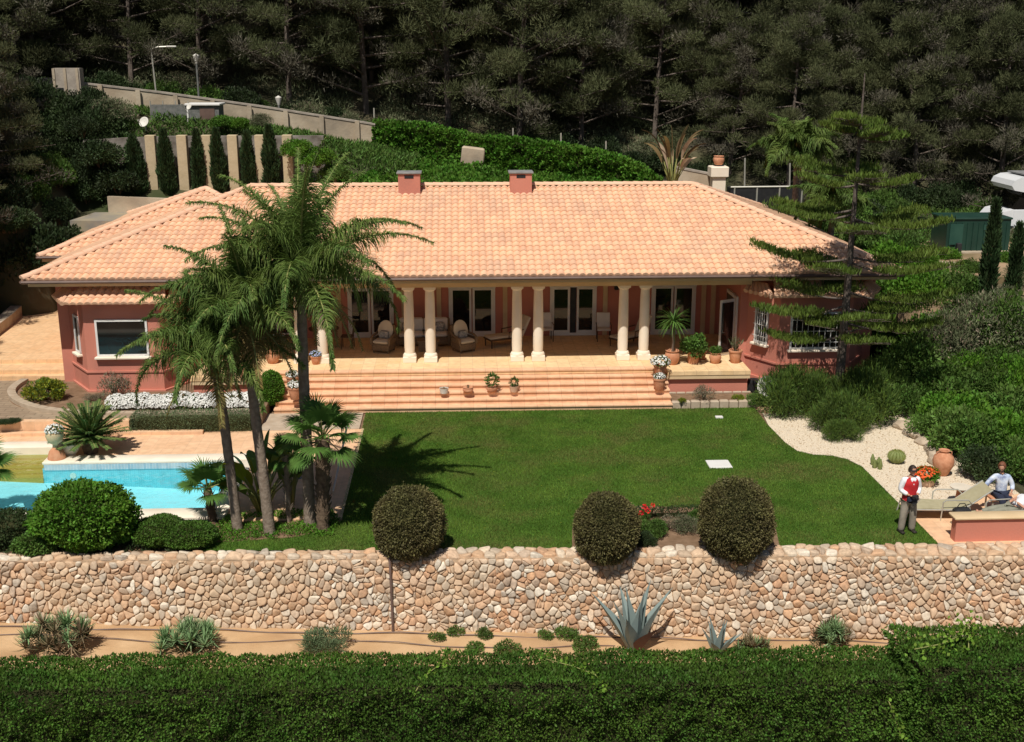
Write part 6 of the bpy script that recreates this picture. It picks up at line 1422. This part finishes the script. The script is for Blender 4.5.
def lamp_post(px, ytop, ybot, Y, kind, label):
    a = atY(px, ybot, Y); h = atY(px, ytop, Y).z-a.z+.6; t = empty('street_lamp', (a.x, Y, a.z-.6), 0, label, 'street lamp')
    if kind == 0:
        b = MB(); b.tube([(0, 0, 0), (0, 0, h-.4)], .05, 8); b.build('pole', M['screen'], t); b = MB(); b.lathe([(.06, h-.42), (.16, h-.1), (.17, h-.02), (0, h+.08)], n=10); b.build('lantern', M['offwhite'], t, True)
    else:
        b = MB(); b.tube([(0, 0, 0), (-.06, 0, h*.6), (-.1, 0, h-.1), (.25, 0, h), (.8, 0, h+.02)], .045, 8); b.build('pole', M['alu'], t); b = MB(); b.box((.9, 0, h+.02), (.5, .2, .09), bev=.03); b.build('lamp_head', M['offwhite'], t)
lamp_post(199, 55, 100, 61.7, 0, 'green lamp post with a pale lantern behind the rear wall')
lamp_post(157, 47, 98, 61.6, 1, 'tall bent street lamp behind the rear wall, left of the lantern post')
lamp_post(279, 97, 110, 62.3, 0, 'short post light on top of the rear garden wall')
# ivy wall and ivy slope
iv_t = [atY(373, 122, 62), atY(420, 126, 61), atY(470, 137, 60), atY(520, 141, 59), atY(580, 150, 58), atY(630, 162, 56.5), atY(662, 182, 55)]
root = None; segs = []
for i in range(len(iv_t)-1):
    a, c = iv_t[i], iv_t[i+1]; dn = Vector((0, -.25, -1.9)); bk = Vector((.1, .8, -.05))
    segs += [(a+dn, c+dn, c, a), (a, c, c+bk, a+bk)]
r_ = hedge_leaves('ivy_wall', segs, 'lf_ivy', 'thick ivy covered wall running down behind the roof ridge', 420, .17, .14, lump=.22, cat='ivy', jit=.08)
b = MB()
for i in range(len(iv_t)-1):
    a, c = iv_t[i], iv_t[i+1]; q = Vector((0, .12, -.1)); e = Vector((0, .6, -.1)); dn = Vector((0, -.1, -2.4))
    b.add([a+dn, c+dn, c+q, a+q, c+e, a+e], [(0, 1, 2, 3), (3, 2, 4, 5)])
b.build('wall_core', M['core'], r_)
pb = MB(); pc = atY(472, 158, 59.55); pb.box((pc.x, 59.5, pc.z-.2), (1.15, .5, 1.5), bev=.08, ry=.12); tag(pb.build('bare_wall_patch', M['concrete']), 'bare cream wall patch left open in the ivy', 'wall')
low = [atY(300, 143, 61.3), atY(345, 148, 61), atY(400, 158, 59.5), atY(470, 166, 58.2), atY(560, 178, 56.6), atY(645, 187, 54.7)]
segs = []
for i in range(len(low)-1):
    a, c = low[i], low[i+1]; a2 = Vector((a.x, 54.3, 5.3)); c2 = Vector((c.x, 54.3, 5.3)); segs.append((a2, c2, c, a))
iv2 = hedge_leaves('ivy_slope', segs, 'lf_ivy', 'bright ivy covering the slope just behind the roof ridge', 330, .17, .13, lump=.28, cat='ivy', jit=.1)
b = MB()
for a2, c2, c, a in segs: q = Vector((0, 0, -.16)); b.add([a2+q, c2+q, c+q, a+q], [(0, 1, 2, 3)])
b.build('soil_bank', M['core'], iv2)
for i, (px, y0, y1, Y) in enumerate(((374, 108, 124, 62.6), (513, 128, 145, 60), (561, 133, 150, 59), (606, 141, 158, 58), (745, 158, 185, 57), (790, 163, 190, 57))):
    a = atY(px, y0, Y); c = atY(px, y1, Y); b = MB(); b.tube([tuple(c-Vector((0, 0, .6))), tuple(a)], .04, 6); tag(b.build('fence_post', M['alu']), ('thin grey post where the rear wall meets the ivy', 'thin grey post above the ivy, left of three', 'thin grey post above the ivy, middle of three', 'thin grey post above the ivy, right of three', 'grey post right of the pot topped pillar', 'grey post left of the bright feather palm')[i], 'post', 'posts of the rear fence')
# right rear: strelitzia, wall, pillar with pot, railing
p = atY(672, 187, 54.0); paddle_clump((p.x, 54.0, p.z-.3), 30, 2.7, 'tall dried bird of paradise plant with pale tips behind the ridge end', 'lf_strel', 'lf_strelpale', seed=21, spread=.62, lw=.085)
strip_wall('side_wall', [tuple(atY(676, 168, 57)), tuple(atY(712, 175, 56.5))], .25, 1.8, M['concrete'], 'short cream wall between the dried plant and the pillar', M['oldgrey'])
pp = atY(718, 176, 56); pp.z += .4; t = empty('pillar', (pp.x, 56, pp.z-2.6), 0, 'cream square pillar with a clay pot on top behind the roof', 'pillar'); b = MB(); b.box((0, 0, 1.1), (.62, .62, 2.3)); b.build('shaft', M['cream'], t); b = MB(); b.box((0, 0, 2.42), (.85, .85, .5), bev=.04); b.build('capital', M['cream'], t)
potted((pp.x, 56, pp.z+.13), .26, .42, 'sparse', 'round clay pot on top of the square cream pillar', 1, scale=.05, cat='plant pot')
a = atY(735, 183, 56.5); t = empty('dark_railing', (a.x, 56.5, a.z-1.0), 0, 'dark low building edge with a grey rail behind the roof', 'railing'); b = MB(); b.box((1.6, .4, .25), (3.6, .8, 1.0)); b.build('panel', M['dark'], t); b = MB(); b.tube([(-.2, 0, .8), (3.4, 0, .82)], .05, 6); b.build('rail', M['alu'], t)
for k in range(4): b = MB(); b.tube([(k*1.1, 0, .0), (k*1.1, 0, .8)], .04, 6); b.build('post', M['alu'], t)
random.seed(5)
hp = atY(797, 150, 50); feather_palm((hp.x+.1, 50, 4.1), (hp.x, 50, hp.z), 'bright yellow green feather palm behind the right end of the roof', 16, 2.4, (1.3, -.1), 31, (0, 0), r0=.16, lw=.05)
hp = atY(833, 205, 46.5); feather_palm((hp.x, 46.5, 3.2), (hp.x, 46.5, hp.z), 'smaller drooping feather palm behind the tiered pine', 13, 2.0, (1.3, -.2), 33, (0, 0), r0=.14, lw=.05)
p = atY(805, 172, 52); potted((p.x, 52, p.z-.3), .3, .5, 'sparse', 'small clay pot seen below the bright feather palm', 1, scale=.05, cat='plant pot')
# right terraces
U1 = [at(a, c, 4.0)[:2] for a, c in ((868, 228), (1060, 228), (1060, 262), (905, 262))]
U2 = [at(a, c, 3.3)[:2] for a, c in ((885, 258), (1060, 262), (1060, 292), (900, 292))]
sheet('upper_terrace', U1, 3.44, M['terrace_earth'], thick=.9); sheet('lower_terrace', U2, 3.0, M['terrace_earth'], thick=1.2)
for (x0, y0, x1, y1, z, l) in ((905, 262, 960, 266, 3.46, 'dry stone edge of the upper earth terrace'), (935, 301, 1050, 304, 2.9, 'long cream block wall below the earth terraces'), (900, 252, 935, 254, 3.46, 'low stone edge before the green container')):
    a = at(x0, y0, z); c = at(x1, y1, z); strip_wall('terrace_edge_wall', [(a.x, a.y, z+.12), (c.x, c.y, z+.12)], .3, 1.5 if z < 3 else .5, M['blockwall'] if z < 3 else M['kerb'], l)
# green container
t = empty('storage_container', (21.35, 48.0, 3.46), 0, 'dark green ribbed metal storage container below the motorhome', 'container'); t.scale = (.9, 1, 1)
M['green'] = pmat('green_sheet_metal', (.008, .036, .024), (.012, .048, .032), 2, .5, spec=.5); M['greenlight'] = pmat('green_panel', (.022, .07, .052), (.03, .085, .062), 2, .5)
b = MB(); b.box((0, 0, .66), (2.95, 1.6, 1.3)); b.build('body', M['green'], t)
b = MB(); b.box((0, 0, 1.35), (3.05, 1.7, .08), bev=.02); b.build('lid', M['green'], t)
for k in range(11): b = MB(); b.box((-1.3+.26*k, -.82, .62), (.05, .05, 1.15)); b.build('rib', M['green'], t)
b = MB(); b.box((-1.05, -.85, .72), (.6, .02, .85)); b.build('panel', M['greenlight'], t); b = MB(); b.box((.35, -.85, 1.0), (.28, .02, .22)); b.build('vent', M['greenlight'], t)
for x in (-.95, .85): b = MB(); b.box((x, -1.0, .16), (.22, .2, .45), bev=.03); b.build('bracket', M['dark'], t)
b = MB(); b.box((0, -.95, -.02), (3.3, .5, .1)); b.build('base_slab', M['concrete'], t)
# motorhome
t = empty('motorhome', (23.6, 51.2, 3.4), 0, 'white motorhome with overcab alcove parked at the right edge', 'motorhome')
M['rvwhite'] = pmat('white_bodywork', (.72, .74, .76), (.78, .79, .80), 1, .3, spec=.5)
def side_prism(b, poly, y0, y1):
    n = len(poly); vs = [(x, y0, z) for x, z in poly]+[(x, y1, z) for x, z in poly]; b.add(vs, [tuple(range(n)), tuple(range(2*n-1, n-1, -1))]+[(i, n+i, n+(i+1) % n, (i+1) % n) for i in range(n)])
b = MB(); side_prism(b, [(1.35, .45), (6.2, .45), (6.2, 2.78), (1.6, 2.82), (.75, 2.76), (.45, 2.62), (.35, 2.4), (.5, 2.2), (1.35, 2.05)], -1.05, 1.05); b.build('body', M['rvwhite'], t)
b = MB(); side_prism(b, [(-.1, .45), (-.1, .95), (.15, 1.25), (.62, 1.36), (1.345, 1.36), (1.345, .45)], -.95, .95); b.build('cab', M['rvwhite'], t)
b = MB(); side_prism(b, [(.62, 1.365), (.95, 2.15), (1.34, 2.04), (1.34, 1.365)], -.9, .9); b.build('cab_glass', M['glass'], t)
b = MB(); b.box((2.75, -1.06, 1.85), (1.1, .03, .55), bev=.01); b.build('window', M['glass'], t); b = MB(); b.box((4.6, -1.06, 1.85), (.9, .03, .5), bev=.01); b.build('window', M['glass'], t)
b = MB(); b.box((.95, -.965, 1.0), (.7, .02, .68), bev=.005); b.build('cab_door', M['rvwhite'], t)
for x in (.45, 4.6):
    for y in (-.88, .88):
        w_ = empty('wheel_mount', (0, 0, 0)); bpy.data.objects.remove(w_); b = MB(); b.tube([(x, y-.11, .34), (x, y+.11, .34)], .34, 18); wh = b.build('wheel', M['dark'], t, True); b = MB(); b.tube([(x, y-.125, .34), (x, y+.125, .34)], .19, 14); b.build('rim', M['alu'], wh, True)
b = MB(); b.box((-.12, 0, .55), (.08, 1.9, .22), bev=.03); b.build('bumper', M['grey'], t)
for y in (-.75, .75): b = MB(); b.box((-.08, y, .88), (.12, .28, .16), bev=.04); b.build('headlight', M['offwhite'], t)
b = MB(); b.box((3.2, 0, 2.86), (4.5, 1.6, .05)); b.build('roof_rail', M['grey'], t)
# thin cypresses at right
p = at(986, 300, 3.0); cypress((p.x, p.y, 2.6), atY(985, 204, p.y).z-2.6, .30, 'slender dark cypress in front of the green container', 4500)
p = at(1012, 296, 3.0); cypress((p.x, p.y, 2.6), atY(1012, 228, p.y).z-2.6, .24, 'thinner cypress right of the container near the photo edge', 3500)
# thicket to the right of the villa
TH = [(880,305,26,'bright'),(905,315,30,'ivyc'),(932,335,30,'mid'),(900,352,30,'ivyc'),(868,350,20,'mid'),(884,388,30,'mid'),(915,385,34,'mid'),(950,365,34,'olive'),(985,350,36,'olive'),(1018,350,32,'olive'),(950,405,34,'mid'),(985,400,32,'mid'),(1018,400,30,'bright'),(905,418,24,'mid'),(935,440,26,'mid'),(965,452,34,'mid'),(1003,452,36,'bright'),(1022,478,28,'mid'),(985,478,26,'dark'),(900,268,20,'bright'),(872,262,22,'mid'),(852,245,20,'mid'),(935,298,24,'ivyc'),(962,300,18,'bright'),(1000,318,26,'olive'),(1022,285,18,'olive'),(885,238,18,'mid'),(862,225,24,'dark'),(925,270,14,'bright'),(945,262,14,'bright'),(968,275,14,'mid'),(1005,265,12,'ivyc'),(940,322,26,'olive'),(965,330,26,'olive'),(975,425,28,'ivyc'),(1000,375,28,'mid'),(925,355,26,'ivyc'),(955,478,12,'dark'),(890,430,14,'feather'),(1024,440,26,'mid'),(830,235,18,'mid'),(800,228,14,'bright'),(780,215,12,'bright'),(845,205,18,'dark'),(880,215,20,'mid'),(1020,245,16,'olive'),(912,300,18,'bright'),(970,385,22,'bright'),(862,262,30,'mid'),(890,285,32,'bright'),(905,262,22,'mid'),(925,318,34,'bright'),(955,312,30,'mid'),(1000,345,34,'mid'),(880,330,28,'mid'),(845,228,22,'mid'),(915,232,14,'dark'),(898,222,16,'mid'),(1015,430,38,'mid'),(955,430,34,'bright')]
LBL = dict(bright='bright green leafy shrub in the thicket right of the villa', mid='medium green bushy shrub in the thicket right of the villa', ivyc='shrub smothered in green creeper right of the villa', olive='grey green olive like bush right of the villa', dark='dark green shrub in the shade right of the villa', feather='feathery shrub at the far edge of the gravel bed')
for px, py, r, k in TH:
    p = on_hill(px, py); 
    if p.x < 15.2 and p.y > 38.5 and p.y < 53: p = on_hill(px+30, py)
    s = r/scale_at(p)*1.15; shrub(k, (p.x, p.y, p.z-.1), s, LBL[k], 'thicket_shrub', 'shrub', 'shrubs of the right hand thicket ('+k+')', sz=s*RNG.uniform(1.0, 1.5))
# shaded bank on the left
random.seed(12)
for i, (x, y, z, s) in enumerate(((-17.3, 49.6, 2.4, 1.5), (-16.3, 49.8, 2.6, 1.25), (-18.6, 50.0, 2.0, 1.6), (-17.4, 52.0, 4.2, .8))): shrub('dark', (x, y, z), s, ('dark', 'broad dark', 'tall dark', 'small dark')[i]+' added shrub standing in for the shadow before the paved rear court', 'bank_shrub', 'shrub', sz=s*1.4)  # dark shrubs added where only shadow lies in front of the court
BK = []
for gy in range(92, 330, 15):
    for gx in range(-30, 112, 19):
        px = gx+random.uniform(-8, 8); py = gy+random.uniform(-6, 6)
        if py > 305-(px-0)*.75 and px > -5: continue
        if px > 95 and py < 125: continue
        if px > 100-(py-190)*.8 and py > 190: continue
        BK.append((px, py))
for px, py in BK:
    p = on_hill(px, py, 40.0); k = 'mid' if (25 < px < 70 and 165 < py < 215) else 'dark'  # bank's shade put into the dark leaf colour, its glow into the greener one
    if p.y > 60.5 or (p.x > -19.7 and p.y < 49): continue
    if -18.2 < p.x and p.y < 53.4: continue
    s = random.uniform(17, 27)/scale_at(p)
    shrub(k, (p.x, p.y, p.z-.2), s, {'dark': 'shrub with shade put into its dark leaf colour on the bank left of the driveway', 'mid': 'shrub with a green glow put into its leaf colour on the bank left of the driveway', 'ivyc': 'creeper covered bush on the shaded bank left of the driveway'}[k], 'bank_shrub', 'shrub', 'shrubs on the shaded left bank ('+k+')', sz=s*random.uniform(1.0, 1.6))
for y in np.arange(43.5, 56, 1.1):
    x = -19.6-(y-43.5)*.10; s = random.uniform(.9, 1.4); k = random.choice(('dark', 'dark', 'mid'))
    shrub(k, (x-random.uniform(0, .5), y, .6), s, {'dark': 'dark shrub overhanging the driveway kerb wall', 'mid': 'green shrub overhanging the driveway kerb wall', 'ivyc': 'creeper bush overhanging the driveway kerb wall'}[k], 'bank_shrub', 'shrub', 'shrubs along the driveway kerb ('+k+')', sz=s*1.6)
for (px, py, r, k, l) in ((115, 118, 24, 'olive', 'grey green round bush below the upper end of the rear wall'), (118, 186, 26, 'dark', 'dark bush left of the square pillars'), (100, 160, 24, 'dark', 'dark bush at the top of the bank, left of the broad cypress'), (82, 130, 18, 'dark', 'dull bush just under the pebble faced gate pillar'), (240, 122, 10, 'bright', 'small light green bush above the third pillar'), (222, 122, 12, 'ivyc', 'creeper hanging beside the little shed'), (262, 120, 12, 'olive', 'small greyish bush above the fifth pillar'), (298, 150, 16, 'bright', 'light green bush right of the last square pillar'), (318, 160, 18, 'bright', 'leafy bush between the last pillar and the ivy slope'), (335, 175, 16, 'mid', 'green bush behind the tallest palm crown')):
    p = atY(px, py, 57.0 if py < 126 else 54.2); s = r/scale_at(p)*1.1; shrub(k, (p.x, p.y, p.z-.3), s, l, 'bush', 'bush')

def hill_cover(name, x0, x1, y0, y1, n, mat, label, L=.22, W=.06, thr=-.3):
    x = RNG.uniform(x0, x1, n); y = RNG.uniform(y0, y1, n); nz = np.array([noise.noise(Vector((a*.5, c*.5, 7))) for a, c in zip(x, y)]); k = nz > thr; x = x[k]; y = y[k]; N = len(x)
    z = np.array([hill(a, c) for a, c in zip(x, y)])+.05+RNG.random(N)*.3; B = np.stack([x, y, z], 1); D = unit(rand_unit(N)*.8+np.array([0, 0, .8])); v, t = leafmesh(B, D, side_of(D), L*RNG.uniform(.6, 1.4, N), W, fold=.2)
    o = build_leaves(name, [(v, t, 0)], [M[mat]]); return tag(o, label, 'ground cover', kind='stuff')
hill_cover('rough_grass', -18.5, -2.0, 56.3, 61.3, 26000, 'lf_mid', 'rough grass and weeds between the pillars and the rear wall')
hill_cover('forest_floor_growth', -34, 34, 62.4, 72, 60000, 'lf_olive', 'dull low growth under the first pines', .3, .05, -.1)
hill_cover('rough_grass', 14, 32, 49.5, 62, 30000, 'lf_mid', 'rough grass behind the green container and the palms', .2, .05)
# ================================================================== PINE WOOD
def pine_proto(seed, H, lean, dry):
    random.seed(seed); rg = np.random.default_rng(seed); mb = MB()
    path = [Vector((0, 0, -.3)), Vector((lean*.3, 0, H*.35)), Vector((lean, lean*.3, H*.7)), Vector((lean*.8, lean*.2, H*.97))]
    b = MB(); b.tube([tuple(p) for p in path], [.16, .12, .08, .03], 7)
    L_ = []; Ld = []
    nb = 40
    for k in range(nb):
        f = .12+.86*(k/nb)**.9; z = H*f; c = path[0].lerp(path[3], f); c.x = lean*f; a = k*2.399+random.uniform(-.5, .5); R = (H*.36*(1-f)**.6+.6)*random.uniform(.65, 1.15); tilt = random.uniform(-.05, .45); e = c+Vector((math.cos(a)*R, math.sin(a)*R, R*tilt)); m_ = c.lerp(e, .5)+Vector((0, 0, random.uniform(-.2, .1)))
        b.tube([tuple(c), tuple(m_), tuple(e)], [.055, .035, .012], 4, cap=False)
        alive = f > .25 or random.random() < .5
        for q in range(5):
            g_ = .35+.65*(q+.5)/5; pc = c.lerp(e, g_)+Vector((random.gauss(0, .28), random.gauss(0, .28), random.gauss(.08, .14))); rr_ = random.uniform(.42, .75)
            n = 190 if alive else 90; u = unit(rg.normal(size=(n, 3))); B = np.array(pc)+u*np.array([rr_, rr_, rr_*.55])*(rg.random(n)**.4)[:, None]; D = unit(u*.6+unit(rg.normal(size=(n, 3)))*.6+np.array([0, 0, .55])); S = unit(np.cross(D, unit(rg.normal(size=(n, 3)))))
            tn = np.clip(rg.random(n)*.4+.3+random.uniform(-.2, .2), 0, 1); lf = leafmesh(B, D, S, .22*rg.uniform(.6, 1.3, n), .045, tn, tri=True)
            (L_ if (alive and random.random() > dry) else Ld).append(lf)
    v, t = cat_(L_); parts = [(v, t, 0)]
    if Ld: v2, t2 = cat_(Ld); parts.append((v2, t2, 1))
    root = empty('pine_tree', (0, 0, 0)); build_leaves('crown', parts, [M['lf_pine'], M['lf_pinedry']], root); b.build('trunk', M['bark'], root, True); return root
protos = [pine_proto(100+i, H, ln, dr) for i, (H, ln, dr) in enumerate(((10.5, .5, .12), (9.2, -.7, .3), (11.2, .2, .1), (9.6, .9, .35), (10.2, -.3, .2), (8.6, .4, .15), (9.8, -.9, .25)))]
used = [False]*len(protos); random.seed(77)
def place_pine(x, y, s, label, group, i=None):
    i = random.randrange(len(protos)) if i is None else i
    o = protos[i] if not used[i] else copy_tree(protos[i]); used[i] = True
    o.location = (x, y, hill(x, y)-.3); o.rotation_euler = (0, 0, random.uniform(0, 6.28)); o.scale = (s, s, s*random.uniform(.95, 1.15)); tag(o, label, 'pine tree', group); return o
rows = [(65.5, 3.7, 'pine in the front row of the wood behind the villa', 'front row pines'), (69.5, 3.9, 'pine in the second row of the dark wood on the hillside', 'second row pines'), (74.5, 4.3, 'pine high on the wooded hillside behind the villa', 'hillside pines'), (80, 4.8, 'pine high on the wooded hillside behind the villa', 'hillside pines'), (87, 5.4, 'pine high on the wooded hillside behind the villa', 'hillside pines')]
for Y, st, lab, grp in rows:
    hw = Y*.47+3; x = -hw+random.uniform(0, st)
    while x < hw+2:
        yy = Y+random.uniform(-1.6, 1.6); place_pine(x, yy, random.uniform(.85, 1.2), lab, grp); x += st*random.uniform(.75, 1.25)
for (x, y, s) in ((17, 60.5, .8), (20.5, 62, .9), (24, 61, .95), (28, 60, 1.0), (31, 57, 1.0), (14.5, 63, .8)): place_pine(x, y, s, 'pine standing behind the palms and the motorhome', 'right hand pines')
for (x, y, s) in ((-22, 33, .95), (-25, 35.5, 1.1), (-21.5, 37.2, .9), (-24.5, 40.5, 1.15), (-28, 43, 1.2), (-28.5, 38, 1.2), (-25, 45.5, 1.0), (-30, 48, 1.2), (-25.5, 50, .9), (-29, 54, 1.1), (-26, 58, 1.0), (-23.3, 62.5, .9), (-30, 62, 1.1), (-23.5, 30, .9), (-20.3, 40.5, .8), (-21.3, 43.8, .95), (-21.5, 47.5, .9), (-22.6, 51.5, .9), (-20.6, 34.5, .9), (-24.5, 55, .95), (-23, 41, 1.2), (-24, 46, 1.25), (-22.8, 49, 1.1), (-19.9, 51, .75), (-21, 37.5, 1.1), (-24.5, 52.5, 1.1), (-26, 41, 1.3), (-21.8, 55.5, .8)): place_pine(x, y, s, 'pine on the shaded bank to the left of the driveway', 'left bank pines')
# undergrowth along the foot of the wood
random.seed(9)
for i in range(60):
    x = -30+i*1.05+random.uniform(-.5, .5); y = random.uniform(62.9, 64.6); k = random.choice(('dark', 'dark', 'mid', 'olive', 'dark')); s = random.uniform(.7, 1.35)
    if x > 12: y -= 4.0
    shrub(k, (x, y, hill(x, y)-.15), s, {'dark': 'dark undergrowth bush along the foot of the pine wood', 'mid': 'green undergrowth bush along the foot of the pine wood', 'olive': 'greyish undergrowth bush along the foot of the pine wood'}[k], 'undergrowth_bush', 'bush', 'undergrowth at the foot of the wood ('+k+')', sz=s*random.uniform(.9, 1.4))
